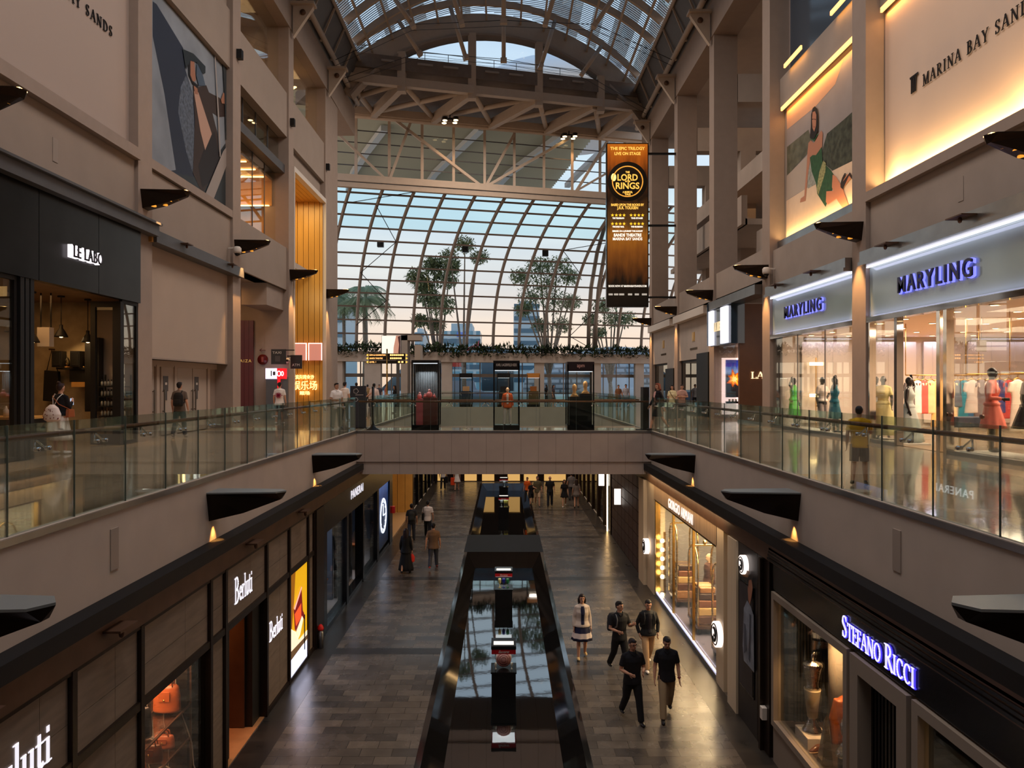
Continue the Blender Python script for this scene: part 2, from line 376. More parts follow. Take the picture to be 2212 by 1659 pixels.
for s in (-1, 1):      # solid strip coloured black for the gap's shade, and brown metal band over the ground floor shops
    m = MB(); m.box((s * 5.0, -6, -1.15), (s * 9.5, 55, -1.36)); struct('trim_%d' % (4 + (s > 0)), m, M_gap_shade)
    m = MB(); m.box((s * 5.08, -6, -1.36), (s * 5.5, 55, -1.72)); m.box((s * 5.04, -6, -1.36), (s * 5.08, 55, -1.42)); struct('trim_%d' % (6 + (s > 0)), m, M_darkm)
# ground floor back walls, shop ceilings
m = MB()
for s in (-1, 1): m.box((s * 9.5, -6, G), (s * 9.7, YE, -.6))
struct('wall_lower_sides', m, M_blackm)
m = MB(); m.box((-9.7, -6.2, G - 1), (9.7, -6, 0)); m.box((-19, -6.2, -1), (19, -6, 28)); struct('wall_back', m, M_plaster_d)

# ================================================================== water channel
for k, (y0, y1, d) in enumerate(((5, 31.7, .6), (35.3, 54, .5))):
    z1 = G - d
    m = MB(); m.add([(-1.25, y0, z1), (1.25, y0, z1), (1.25, y1, z1), (-1.25, y1, z1)], [(0, 1, 2, 3)])
    o = m.build('pool_water', M_water); tag(o, ['dark still water in the near pool mirroring the glass facade', 'dark still water in the far pool beyond the black step'][k], 'water'); o['kind'] = 'stuff'
    m = MB()
    for s in (-1, 1):
        m.add([(s * 1.66, y0, G), (s * 1.66, y1, G), (s * 1.56, y1, G), (s * 1.56, y0, G), (s * 1.2, y1 - .1, z1 - .02), (s * 1.2, y0, z1 - .02)], [(0, 1, 2, 3), (3, 2, 4, 5)])
        m.box((s * 1.56, y0, G - .0), (s * 1.68, y1, G + .012))
    m.add([(-1.66, y1, G), (1.66, y1, G), (1.2, y1 - .35, z1 - .02), (-1.2, y1 - .35, z1 - .02)], [(0, 1, 2, 3)])
    m.add([(-1.66, y0, G), (1.66, y0, G), (1.2, y0 + .35, z1 - .02), (-1.2, y0 + .35, z1 - .02)], [(0, 1, 2, 3)])
    struct('trim_%d' % (8 + k), m, M_polish)
m = MB(); m.box((-1.7, 31.7, G - .8), (1.7, 35.3, G + .015))
struct('trim_10', m, mat('matt_black_stone', (13, 13, 14), .6))

# ================================================================== pilasters and edge beams
YK = [21.7 + 7.45 * k for k in range(-3, 4)]; YR = [21.9 + 7.75 * k for k in range(-3, 5)]
n = 0
M_pil = mat('pilaster_paint', (148, 132, 121), 0.7, var=.04)
for s in (-1, 1):
    for i, y in enumerate(YK if s < 0 else YR):
        far = 2.75 if (s < 0 and i == 6) else .42
        m = MB(); lo = 5.5 if (s > 0 and i == 3) else 0; m.box((s * XW, y - .42, lo), (s * 11.67, y + far, 19.15))
        if lo: m.box((XW, y - .42, 0), (10.75, y + far, lo))
        struct('wall_pier', m, M_pil)
for s in (-1, 1):
    m = MB(); m.box((s * 10.45, -6, 19.15), (s * 11.7, 54.0 + s * 2, 21.0)); struct('trim_%d' % (11 + (s > 0)), m, M_pil)
    # grey metal gutter panels rising to the glazing
    m = MB(); pts = [(s * 10.45, -6, 21.0), (s * 9.5, -6, 23.05), (s * 9.6, -6, 23.2), (s * 10.9, -6, 21.1)]
    m.prism(pts, (0, 60 + s * 2.3, 0)); struct('ceiling_gutter', m, M_grey)
    m = MB(); m.tube([(s * 10.15, -6, 21.2), (s * 10.15, 54 + s * 2.5, 21.2)], .16, 8); m.tube([(s * 9.45, -6, 22.95), (s * 9.45, 54 + s * 2.5, 22.95)], .11, 8)
    for y in [2 + 2.48 * j for j in range(21)]: m.bar((s * 10.3, y, 21.0), (s * 9.5, y, 22.9), .06, .1)
    struct('ceiling_gutter_frame', m, M_steelw)

# ================================================================== vault
ZC = 13.35; TA = .265                       # centre height of the vault, slant of the end wall
yend = lambda x, y0=51.5: y0 + TA * x
def arcp(r, a, y=None, y0=None):
    x = r * math.sin(R(a)); z = ZC + r * math.cos(R(a)); return Vector((x, y if y is not None else yend(x, y0), z))
A0 = 43.5
m = MB(); seg = 28
for j in range(seg):                          # outer glass of the vault, one continuous curved sheet
    a, b = -A0 + 2 * A0 * j / seg, -A0 + 2 * A0 * (j + 1) / seg
    p = [arcp(13.95, a, -6), arcp(13.95, b, -6), arcp(13.95, b, None, 51.8), arcp(13.95, a, None, 51.8)]
    m.add(p, [(0, 1, 2, 3)], 0, True)
struct('ceiling', m, M_glassf)
m = MB()
M_louv = mat('blue_grey_louvre', (82, 102, 134), 0.5, 0.2)
for j in range(150):                          # slatted sun blades over the glazing
    y = 20 + .235 * j
    pts = []
    for q in range(-16, 17):
        a = A0 * q / 16; p = arcp(14.12, a, y)
        if y > yend(p.x, 51.6): p.y = yend(p.x, 51.6)
        pts.append(p)
    for a, b in zip(pts[:-1], pts[1:]):
        if a.y >= yend(a.x, 51.55): continue
        o = Vector((0, .165, .03)); m.add([a, b, b + o, a + o], [(0, 1, 2, 3)])
o = struct('ceiling_louvre', m, M_louv); o['kind'] = 'stuff'; tag(o, 'blue grey sun louvres over the curved glass roof', 'louvre')
# curved ribs
def arc_rib(r0, r1, wd, y=None, y0=None, a0=-A0, a1=A0, n=36, mb=None):
    mb = mb or MB(); rings = []
    for i in range(n + 1):
        a = a0 + (a1 - a0) * i / n
        p, q = arcp(r0, a, y, y0), arcp(r1, a, y, y0); h = Vector((0, wd / 2, 0)); rings.append([p - h, p + h, q + h, q - h])
    vs = [v for r in rings for v in r]; fs = []
    for i in range(n):
        for k in range(4): fs.append((i * 4 + k, i * 4 + (k + 1) % 4, i * 4 + 4 + (k + 1) % 4, i * 4 + 4 + k))
    fs += [(0, 1, 2, 3), (n * 4 + 3, n * 4 + 2, n * 4 + 1, n * 4)]
    return mb.add(vs, fs)
ribs = [44.05 - 2.4833 * j for j in range(0, 15)] + [46.6]
for i, y in enumerate(ribs):
    struct('ceiling_rib', arc_rib(13.45, 13.85, .2, y=y), M_steelw)
struct('ceiling_rib', arc_rib(13.45, 13.85, .2, y0=49.3), M_steelw)
struct('trim_13', arc_rib(12.5, 13.9, .7, y0=51.6, a0=-54, a1=54), M_steelw)
struct('trim_14', arc_rib(12.35, 12.5, .9, y0=51.5, a0=-54, a1=54), M_plaster_d)
m = MB()
for a in (-40, -33, -26, -19, -12, -5, 5, 12, 19, 26, 33, 40):
    p = arcp(13.5, a, 8); q = arcp(13.5, a, None, 51.4); m.bar(p, q, .12, .16)
struct('ceiling_purlin', m, M_steelw)
# flying struts with square feet, and the cables that tie them
M_cable = mat('steel_cable', (60, 56, 54), 0.4, 0.8)
def strut_set(y=None, y0=None):
    t = thing('cable_truss', 'roof cable truss with cream struts hung from ' + ('the last slanted rib' if y0 else 'the rib before the end arch' if y > 40 else 'the rib above the side walls'), 'roof truss'); feet = []
    for a in (-30, -15, 0, 15, 30):
        p = arcp(13.5, a, y, y0); q = arcp(11.6 if abs(a) == 30 else 10.35 if a else 9.95, a, y, y0); q.z = 23.35 - .25 * (abs(a) / 30)
        q.x = q.x * 0.94
        mb = MB(); mb.tube([p, q], .14, 8); st = mb.build('strut', M_steelw, t)
        mb = MB(); d = (q - p).normalized(); mb.bar(q - d * .05, q + d * .22, .42, .3); mb.build('strut_foot', M_steelw, st); feet.append(q)
    mb = MB(); e0 = Vector((-10.0, (y if y is not None else yend(-10, y0)), 21.0)); e1 = Vector((10.0, (y if y is not None else yend(10, y0)), 21.0))
    pts = [e0] + feet + [e1]
    mb.tube(pts, .02, 5); mb.tube([q + Vector((0, 0, -.35)) for q in pts], .014, 5)
    mb.build('cable', M_cable, t)
    return t
strut_set(y=44.05); strut_set(y0=49.3); strut_set(y=36.6)
# triangular brackets on the piers
for s in (-1, 1):
    for k, y in enumerate((YK if s < 0 else YR)[4:8]):
        word = ('left', 'right')[s > 0]; pos = ('nearest', 'second', 'third', 'farthest')[k]
        t = thing('roof_bracket', 'cream triangular steel bracket under the roof edge, %s on the %s wall' % (pos, word), 'bracket', (s * 10.5, y, 20.5))
        mb = MB(); mb.prism([(.12 * -s, -.12, -.1), (-s * 1.1, -.12, -.1), (-s * 1.1, -.12, -.25), (.12 * -s, -.12, -1.7)], (0, .24, 0)); mb.build('gusset_plate', M_steelw, t)
        mb = MB(); mb.box((0, -.3, -.12), (-s * 1.2, .3, .0)); mb.build('bearing_plate', M_steelw, t)
        mb = MB(); mb.tube([(-s * .62, -.2, -.5), (-s * .62, .2, -.5)], .14, 10); mb.build('pin', M_darkm, t)
# end gable: columns, horizontal truss, deck
def P(px, py, Y): return Vector(((px - VX) / FPX * Y, Y, EYE + (VY - py) / FPX * Y))
def onend(px, y0):                       # x on the slanted line y = y0 + TA x seen in column px
    t = (px - VX) / FPX; return t * y0 / (1 - t * TA)
def E(px, z, y0): x = onend(px, y0); return Vector((x, yend(x, y0), z))
ZT = 21.8
t = thing('roof_truss', 'cream steel wind truss lying flat below the end arch of the glass roof', 'roof truss', (0, 51, ZT))
def part(mb, name, m, p=None, w=t):
    o = mb.build(name, m, p or w); 
    if not p: o.matrix_parent_inverse = Matrix.Translation(-w.location)
    return o
near = [E(p, ZT, 51.2) for p in (869, 1019, 1163, 1285)]; far = [E(p, ZT, 57.3) for p in (806, 936, 1060, 1180)]
for px0, px1, y0, nm in ((745, 1392, 51.2, 'chord'), (728, 1402, 57.3, 'chord')):
    mb = MB(); mb.bar(E(px0, ZT, y0), E(px1, ZT, y0), .45, .55); part(mb, nm, M_steelw)
mb = MB(); mb.tube([E(728, ZT - .35, 57.4), E(1402, ZT - .35, 57.4)], .16); part(mb, 'chord', M_steelw)
allb = list(zip(near, far)) + [(E(1372, ZT, 51.2), E(1295, ZT, 57.3)), (E(745, ZT, 51.2), E(690, ZT, 57.3))]
for a, b in allb:
    mb = MB(); mb.bar(a + Vector((0, 0, -.1)), b + Vector((0, 0, -.1)), .42, .7); part(mb, 'beam', M_steelw)
srt = sorted(allb, key=lambda q: q[0].x)
for (a, b), (c, d) in zip(srt[:-1], srt[1:]):
    for p, q in ((a, d), (b, c)):
        mb = MB(); mb.tube([p, q], .19, 8); part(mb, 'brace', M_steelw)
for p in (868, 1020, 1164, 1297):
    x = onend(p, 51.3); top = ZC + math.sqrt(max(.1, 12.5 ** 2 - x * x)) if abs(x) < 12 else 21
    mb = MB(); y = yend(x, 51.3); mb.box((x - .27, y - .3, ZT - .6), (x + .27, y + .3, top)); part(mb, 'post', M_steelw)
m = MB()                                       # metal deck above the truss
a, b, c, d = E(738, ZT + .75, 50.9), E(1402, ZT + .75, 50.9), E(1404, ZT + .75, 58.5), E(725, ZT + .75, 58.5)
a.x -= .3; d.x -= 3; b.x -= .6; c.x -= .6
m.prism([a, b, c, d], (0, 0, .9)); M_deck = mat('dark_roof_deck', (112, 100, 92), 0.7, var=.1); struct('ceiling_deck', m, M_deck)
for k, (p, q) in enumerate(((824, 852), (902, 935), (958, 990), (1048, 1078), (1100, 1130), (1186, 1215), (1236, 1262))):
    m = MB(); m.bar(E(p, ZT + 1.25, 50.85), E(q, ZT + 1.25, 50.85), .1, .12)
    tag(m.build('batten_light', mat('batten_grey', (150, 142, 136), .5)), 'unlit pale batten light on the dark roof edge below the arch', 'light', 'batten lights on the dark roof edge')
m = MB(); pts = [arcp(12.5, a, None, 51.9) for a in range(-54, 55, 4)]; zl = ZT + 1.5
poly = [Vector((p.x, p.y, p.z)) for p in pts if p.z > zl]
m.poly(poly + [Vector((poly[-1].x, poly[-1].y, zl)), Vector((poly[0].x, poly[0].y, zl))]); struct('window_1', m, M_glassf)
t = thing('roof_railing', 'grey wire railing on the outer roof seen through the arched window', 'railing', (0, 58, 26.0))
for j in range(16):
    x = -13 + 1.75 * j; mb = MB(); mb.bar((x, TA * x, -2.2), (x, TA * x, 1.0), .05, .05); mb.build('post', M_grey, t)
for z in (1.0, .75, .5, .25, 0, -.3):
    mb = MB(); mb.tube([(-13, TA * -13, z), (13.3, TA * 13.3, z)], .03 if z == 1 else .014, 5); mb.build('rail', M_grey, t)
m = MB(); m.prism([Vector((-16, yend(-16, 57), ZT + 1.6)), Vector((16, yend(16, 57), ZT + 1.6)), Vector((16, yend(16, 60), 24.6)), Vector((-16, yend(-16, 60), 24.6))], (0, 0, .3)); struct('ceiling_outer_roof', m, M_deck)
o = thing('curved_roof_shell', 'pale curved roof shell far behind the outer railing', 'roof', (8, 110, 43.5)); mb = MB()
mb.lathe((0, 0, 0), [(16, -3), (15, 0), (11, 2.6), (5, 4.0), (.2, 4.4)], 32); mb.build('shell', mat('pale_blue_metal', (205, 218, 230), .5), o)
# lamp clusters under the truss
for k, (p, q) in enumerate((((972, 232), 'left'), ((1229, 258), 'right'))):
    c = P(p[0], p[1], 54.5 + (3.5 if k else 0)); c.z = ZT - .75
    t = thing('lamp_cluster', 'cluster of four lit round lamps under the roof truss, the %s one' % q, 'lamp', c)
    for i, (dx, dy) in enumerate(((-.35, -.25), (.35, .25), (-.45, .3), (.45, -.3))):
        mb = MB(); mb.lathe((dx, dy, 0), [(.2, .22), (.2, 0)], 14); hs = mb.build('lamp_housing', M_blackm, t)
        mb = MB(); mb.lathe((dx, dy, 0), [(.17, -.005), (.165, -.03)], 14); mb.build('bulb', M_glow_w, hs)
    mb = MB(); mb.bar((-.6, 0, .2), (.6, 0, .2), .1, .1); mb.bar((0, 0, .2), (0, 0, .5), .08, .08); mb.build('arm', M_blackm, t)
    light('SPOT', 'truss_lamp', (c.x, c.y, c.z - .1), 250, WARM, spot=110)

# ================================================================== end facade
ZB, ZM = 4.72, 16.75                            # planter top, transom between curved wall and truss band
# upper band: frame, diagonals, glass
t = thing('transom_truss', 'cream steel truss frame with diagonals across the glazed band over the curved facade', 'truss', (0, 57.5, 17))
def part2(mb, name, m): o = mb.build(name, m, t); o.matrix_parent_inverse = Matrix.Translation(-t.location); return o
YU = 57.6
vp = [(690, 0), (725, 0), (769, 1), (841, 1), (912, 1), (980, 1), (1047, 1), (1111, 1), (1175, 1), (1236, 1), (1296, 1), (1350, 1), (1402, 1)]
for p, _ in vp:
    mb = MB(); mb.bar(E(p, ZM, YU), E(p, ZT - .3, YU), .2, .2); part2(mb, 'post', M_steelw)
for z, wv, hv in ((ZM + .15, .5, .5), (ZM - .35, .35, .35)):
    mb = MB(); mb.bar(E(660, z, YU), E(1440, z, YU), wv, hv); part2(mb, 'rail', M_steelw)
for p, q, zz, ww in ((732, 832, (20.0, 17.0), .16), (886, 841, (21.3, 16.9), .2), (855, 1038, (21.4, 17.0), .2), (1111, 1048, (21.2, 16.9), .2), (1228, 1052, (21.2, 17.0), .2), (1312, 1240, (21.3, 16.8), .2), (1330, 1240, (19.2, 17.0), .16)):
    mb = MB(); mb.bar(E(p, zz[0], YU - .15), E(q, zz[1], YU - .15), ww, ww); part2(mb, 'diagonal', M_steelw)
for z in (17.9, 18.8, 19.6, 20.5):
    mb = MB(); mb.bar(E(690, z, YU + .05), E(1402, z, YU + .05), .05, .07); part2(mb, 'glazing_bar', M_grey)
m = MB(); m.poly([E(640, ZM, YU + .1), E(1460, ZM, YU + .1), E(1460, ZT, YU + .1), E(640, ZT, YU + .1)]); struct('window_2', m, M_glassf)
# curved lower wall
def prof(v): return .65 * v ** 2 + .35 * v ** 4
def fac(k, v):                                   # k mullion index, v height 0..1
    x0 = -11.9 + 2.2 * k; b = Vector((x0, yend(x0, 63.0), ZB)); x1 = -8.94 + 2.29 * k; tp = Vector((x1, yend(x1, 57.6), ZM - .3))
    h = prof(v); return Vector((b.x + (tp.x - b.x) * h, b.y + (tp.y - b.y) * h, b.z + (tp.z - b.z) * v))
K0, K1 = -5, 15
rows = [i / 12.6 for i in range(13)] + [1.0]
rows = [0, .094, .188, .28, .37, .458, .543, .625, .703, .777, .846, .91, .962, 1.0]
m = MB(); nr = len(rows)
for gi, sel in enumerate((lambda r: r < 9, lambda r: r >= 9)):
    m = MB(); vs = [fac(k, v) for k in range(K0, K1 + 1) for v in rows]; fs = []
    for k in range(K1 - K0):
        for r in range(nr - 1):
            if sel(r): i = k * nr + r; fs.append((i, i + nr, i + nr + 1, i + 1))
    m.add(vs, fs, 0, True); struct('window_%d' % (3 + gi), m, (M_glassf, M_glasst)[gi])
M_mull = mat('mullion_grey', (128, 118, 110), 0.45, 0.3)
M_mull2 = mat('transom_bronze', (112, 98, 88), 0.4, 0.4)
t = thing('facade_frame', 'grey steel grid of curved mullions and transoms holding the glass facade', 'facade frame', (0, 60, 0))
for k in range(K0, K1 + 1):
    mb = MB(); mb.tube([fac(k, v / 20) for v in range(21)], .13, 6); part2(mb, 'mullion', M_mull)
for r in rows:
    mb = MB(); a = fac(K0, r); b = fac(K1, r); mb.bar(a, b, .14, .12); part2(mb, 'transom', M_mull2)
for (k, v0), (k2, v1) in (((0, .5), (1, .7)), ((0, .9), (1, .7)), ((0, .15), (1, .32)), ((0, .5), (1, .32)), ((8, .95), (9, .78)), ((7, .7), (9, .78)), ((7, .7), (8, .55)), ((8, .1), (9, .3)), ((9, .3), (10, .45)), ((-1, .9), (1, .98)), ((8, .1), (9, 0))):
    mb = MB(); mb.tube([fac(k, v0) + Vector((0, -.2, 0)), fac(k2, v1) + Vector((0, -.2, 0))], .03, 5); part2(mb, 'tie_rod', M_cable)
# thick curved end tubes of the neighbouring barrel, right of centre
m = MB()
for off in (0, .55):
    m.tube([P(1312 + off * 30, 470, 62.5), P(1290 + off * 30, 545, 63.5), P(1277 + off * 30, 620, 64.3), P(1272 + off * 28, 690, 64.8), P(1271 + off * 28, 752, 65)], .17, 8)
struct('trim_15', m, M_mull)
for k, (p, q) in enumerate(((822, 527), (1005, 538), (1178, 547))):
    c = P(p, q, 60.5 + k); mb = MB(); mb.box((-.25, -.2, -.25), (.25, .2, .25)); mb.lathe((0, -.2, 0), [(.15, 0), (.15, .02)], 10)
    tag(mb.build('loudspeaker', M_blackm, None, loc=c), 'small black box speaker fixed to the glass facade, %s of three' % ('left', 'middle', 'right')[k], 'speaker')
# planter beam, columns and doors under the facade
m = MB(); a, b = Vector((-24, yend(-24, 62.2), 0)), Vector((24, yend(24, 62.2), 0))
def slab(mb, x0, x1, y0, d, z0, z1): 
    mb.prism([(x0, yend(x0, y0), z0), (x1, yend(x1, y0), z0), (x1, yend(x1, y0) + d, z0), (x0, yend(x0, y0) + d, z0)], (0, 0, z1 - z0)); return mb
slab(m, -24, 24, 62.0, 1.4, 3.55, 4.35); struct('trim_16', m, M_plaster)
m = MB()
for i, p in enumerate((728, 805, 880, 965, 1165, 1288)):
    x = onend(p, 62.3); w_ = (.42, .62, .42, .42, .42, .42)[i] * 1.0
    slab(m, x - w_, x + w_, 62.2, .8, 0, 3.6)
for x in (12, 17): slab(m, x - .4, x + .4, 62.2, .8, 0, 3.6)
struct('wall_facade_piers', m, M_plaster)
m = MB(); slab(m, -24, 24, 63.2, .02, 0, 3.6); struct('window_5', m, M_glassf)
m = MB(); slab(m, -24, 24, 63.1, .12, 2.32, 2.6); 
for j in range(34): x = -20 + 1.2 * j; slab(m, x - .04, x + .04, 63.1, .12, 0, 3.6)
struct('door_1', m, M_mull)
random.seed(11)
t = MB(); M_leaf = mat('planter_leaf', (46, 62, 30), .6, var=.5, vscale=4); M_leaf2 = mat('planter_leaf_dark', (26, 36, 20), .6)
def leaf(mb, c, L, wd, az, elv, mi=0):
    d = Vector((math.cos(az) * math.cos(elv), math.sin(az) * math.cos(elv), math.sin(elv))); sd = d.cross(Vector((0, 0, 1)))
    sd = sd.normalized() if sd.length > .01 else Vector((1, 0, 0)); c = Vector(c)
    mb.add([c, c + d * L * .45 + sd * wd / 2, c + d * L, c + d * L * .45 - sd * wd / 2], [(0, 1, 2, 3)], mi)
for j in range(5200):
    x = random.uniform(-15.5, 13); y = yend(x, 61.9) + random.uniform(-.25, .9)
    hh = 4.35 + random.uniform(-.35, .45) + (.35 * random.random() if math.sin(x * 2.1) + math.sin(x * 5.3) > .6 else 0)
    leaf(t, (x, y, hh), random.uniform(.25, .6), random.uniform(.08, .2), random.uniform(0, 6.3), random.uniform(-.5, 1.2), random.choice((0, 0, 1)))
o = t.build('planter_foliage', [M_leaf, M_leaf2]); tag(o, 'long dark green hedge trailing over the beam below the glass facade', 'plants'); o['kind'] = 'stuff'
# ================================================================== people and mannequins
PENDING = []                              # meshes to be fused into one skin at the end
def fuse(o, vox, it=3): PENDING.append((o, vox, it)); return o
def fuse_all():
    for o, vox, it in PENDING:
        r = o.modifiers.new('r', 'REMESH'); r.mode = 'VOXEL'; r.voxel_size = vox; r.use_smooth_shade = True
        s = o.modifiers.new('s', 'SMOOTH'); s.factor = .5; s.iterations = it
    bpy.context.view_layer.update(); dg = bpy.context.evaluated_depsgraph_get(); new = []
    for o, vox, it in PENDING: new.append((o, bpy.data.meshes.new_from_object(o.evaluated_get(dg))))
    for o, me in new:
        o.modifiers.clear(); old = o.data; me.name = o.name; o.data = me
SK = lambda n='skin', c=(192, 142, 114): mat('skin_' + n, c, .5)
def rings(mb, rs, c=(0, 0), n=16):
    """elliptical rings (z, rx, ry[, y offset])"""
    vs = []; fs = []
    for r in rs:
        oy = r[3] if len(r) > 3 else 0
        for j in range(n):
            a = 2 * math.pi * j / n; vs.append((c[0] + r[1] * math.cos(a), c[1] + oy + r[2] * math.sin(a), r[0]))
    k = len(rs)
    for i in range(k - 1):
        for j in range(n): j2 = (j + 1) % n; fs.append((i * n + j, i * n + j2, (i + 1) * n + j2, (i + 1) * n + j))
    fs.append(tuple(range(n))[::-1]); fs.append(tuple((k - 1) * n + j for j in range(n)))
    mb.add(vs, fs, 0, True); return mb
ARM = {  # elbow offset from shoulder, wrist offset from elbow (x outward, y negative = forward)
 'down': ((.06, .02, -.28), (.015, -.07, -.24)), 'swing_f': ((.06, -.08, -.27), (.0, -.13, -.2)), 'swing_b': ((.07, .1, -.26), (.02, .02, -.25)),
 'bent': ((.07, .0, -.28), (-.1, -.2, -.02)), 'gest': ((.08, -.03, -.27), (-.02, -.2, .1)), 'hip': ((.2, .08, -.2), (-.17, -.06, -.17)), 'pocket': ((.1, .07, -.27), (-.04, -.1, -.2)),
 'lean': ((.04, -.12, -.24), (-.03, -.24, .0)), 'phone': ((.04, -.06, -.27), (-.08, -.17, .16)), 'hair': ((.22, -.05, .1), (-.14, .02, .18)), 'fold': ((.1, -.06, -.26), (-.26, -.13, .02))}
LEG = {'stand': ((2, 2, 3), (-2, 0, 3)), 'stride': ((20, 6, 1), (-16, 22, 1)), 'stride2': ((-14, 22, 1), (18, 5, 1)), 'step': ((10, 4, 2), (-8, 12, 2)), 'wide': ((6, 0, 9), (-6, 4, 9)), 'pose': ((12, 8, 3), (-3, 0, 4))}
def person(label, x, y, z, face, h=1.72, legs='stride', arms=('down', 'down'), top=None, bot=None, shoes=(30, 28, 28), hair=('short', (24, 20, 20)), skin=None, vox=.013, fat=1.0, head=(0, 0), female=False, name='person', cat='person', group=None, barehead=False, facing=True, extra=None, glasses=False, heel=0.0):
    t = thing(name, label, cat, (x, y, z), R(face), group); s = h / 1.75; t.scale = (s, s, s)
    skm = skin or SK(); sh = .158 if female else .176; hw = .165 if female else .158
    hips, knees, anks = [], [], []
    for i, sd in enumerate((-1, 1)):
        sw, kb, out = LEG[legs][i]; hp = Vector((sd * .09, 0, .92)); dx = sd * math.tan(R(out))
        kn = hp + Vector((dx * .43, -math.sin(R(sw)) * .43, -math.cos(R(sw)) * .43)); an = kn + Vector((dx * .41, -math.sin(R(sw - kb)) * .41, -math.cos(R(sw - kb)) * .41))
        hips.append(hp); knees.append(kn); anks.append(an)
    dz = .075 + heel - min(a.z for a in anks)
    up = Vector((0, 0, dz)); hips = [p + up for p in hips]; knees = [p + up for p in knees]; anks = [p + up for p in anks]
    off = dz - .0
    def Z(v): return v + dz
    mb = MB(); f = fat
    if female: tor = [(.86, .16, .115), (.95, .165, .118), (1.06, .128, .095), (1.14, .12, .09), (1.24, .145, .118, -.012), (1.3, .15, .122, -.016), (1.38, .155, .1), (1.44, .12, .075), (1.49, .05, .05)]
    else: tor = [(.86, .15, .11), (.95, .155, .112), (1.06, .14, .1), (1.2, .158, .11), (1.32, .178, .12), (1.4, .178, .1), (1.45, .125, .08), (1.5, .055, .055)]
    tor = [(Z(r[0]), r[1] * f, r[2] * f) + tuple(r[3:]) for r in tor]; rings(mb, tor)
    hx, hy = head                           # turn and nod of the head, degrees
    hc = Vector((0, -.012, Z(1.648))); Mh = Matrix.Translation((0, 0, Z(1.53))) @ Matrix.Rotation(R(hx), 4, 'Z') @ Matrix.Rotation(R(hy), 4, 'X') @ Matrix.Translation((0, 0, -Z(1.53)))
    mb.tube([(0, .01, Z(1.46)), (0, .0, Z(1.55)), (0, -.01, Z(1.6))], [.058, .052, .055], 10)
    hd = MB(); hd.ell((0, -.005, Z(1.66)), (.074, .094, .108), 16); hd.ell((0, -.035, Z(1.6)), (.056, .062, .062), 12)
    hd.ell((0, -.095, Z(1.638)), (.015, .026, .026), 8); hd.ell((0, -.088, Z(1.685)), (.05, .02, .014), 8); hd.ell((0, -.088, Z(1.6)), (.026, .014, .012), 8)
    for sd in (-1, 1): hd.ell((sd * .076, .005, Z(1.65)), (.012, .022, .032), 8)
    hd.v = [tuple(Mh @ Vector(v)) for v in hd.v]; mb.add(hd.v, hd.f, 0, True)
    shp, elb, wri = [], [], []
    for i, sd in enumerate((-1, 1)):
        e, w_ = ARM[arms[i]]; p = Vector((sd * sh * f ** .5, 0, Z(1.415))); q = p + Vector((sd * e[0], e[1], e[2])); r = q + Vector((sd * w_[0], w_[1], w_[2]))
        shp.append(p); elb.append(q); wri.append(r)
        mb.tube([p, p.lerp(q, .4), q, q.lerp(r, .4), r], [.05 * f ** .5, .047 * f ** .5, .04, .038, .027], 10); mb.ell(p, (.05, .05, .05), 10); mb.tube([(0, .01, Z(1.475)), p + Vector((0, 0, .012))], [.06, .042], 8)
        d = (r - q).normalized(); side = d.cross(Vector((sd, 0, 0))); side = side.normalized() if side.length > .2 else Vector((0, -1, 0)); nrm = d.cross(side).normalized()
        pc = r + d * .05; mb.tube([r, pc, r + d * .095], [(.026, .02), (.04, .017), (.036, .014)], 8, up=nrm)
        for j in range(4):
            b = r + d * .088 + side * (.027 - .018 * j); L = (.066, .075, .07, .056)[j]; cur = (nrm * (-sd) if True else nrm)
            mb.tube([b, b + d * L * .5 + cur * .004, b + d * L * .85 + cur * .018 + side * (.004 - .003 * j), b + d * L + cur * .03], [.0095, .009, .0085, .007], 6)
        b = r + d * .03 + side * .03; mb.tube([b, b + d * .03 + side * .028, b + d * .065 + side * .034 - nrm * sd * .01], [.012, .0105, .008], 6)
        mb.tube([hips[i] + Vector((0, 0, .02)), hips[i].lerp(knees[i], .5), knees[i], knees[i].lerp(anks[i], .35), anks[i]], [.09 * f, .075 * f, .052, .054, .036], 10)
        a = anks[i]; mb.ell(a + Vector((sd * .01, -.055, -.04)), (.04, .105, .032), 10); mb.ell(a + Vector((0, .01, -.02)), (.036, .045, .045), 8)
    fuse(mb.build('body', skm, t), vox * .75 if vox < .012 else vox * .85)
    def child(mb, nm, m, v=None, it=3, par=None):
        o = mb.build(nm, m, par or t)
        if v: fuse(o, v, it)
        return o
    cloth = lambda n, col: mat('cloth_%d_%d_%d' % col, col, .8, var=.08, vscale=6)
    if top:
        kind, col = top[0], top[1]; mb = MB(); g = .016 + (.012 if kind in ('jacket', 'loose') else 0)
        z0 = {'crop': 1.04, 'jacket': .9, 'loose': .8, 'tank': .95, 'tucked': .97}.get(kind, .84)
        rs = [r for r in tor if r[0] >= Z(z0) + .06 and r[0] < Z(1.47)]
        b0 = [r for r in tor if r[0] <= Z(max(z0, .87)) + .02]; b0 = b0[-1] if b0 else tor[0]
        flare = 1.1 if kind in ('loose', 'jacket') else 1.0
        rs = [(Z(z0), (b0[1] + g + .016) * flare, (b0[2] + g + .016) * flare), (Z(z0) + .05, (b0[1] + g + .014) * flare, (b0[2] + g + .014) * flare)] + [(r[0], max(r[1], .14 * f if kind in ('loose', 'jacket', 'tee') else 0) + g, max(r[2], .1 * f if kind in ('loose', 'jacket', 'tee') else 0) + g) + tuple(r[3:]) for r in rs] + [(Z(1.492), .088, .082), (Z(1.512), .066, .066)]
        rings(mb, rs, n=20)
        sl = top[2] if len(top) > 2 else 'short'
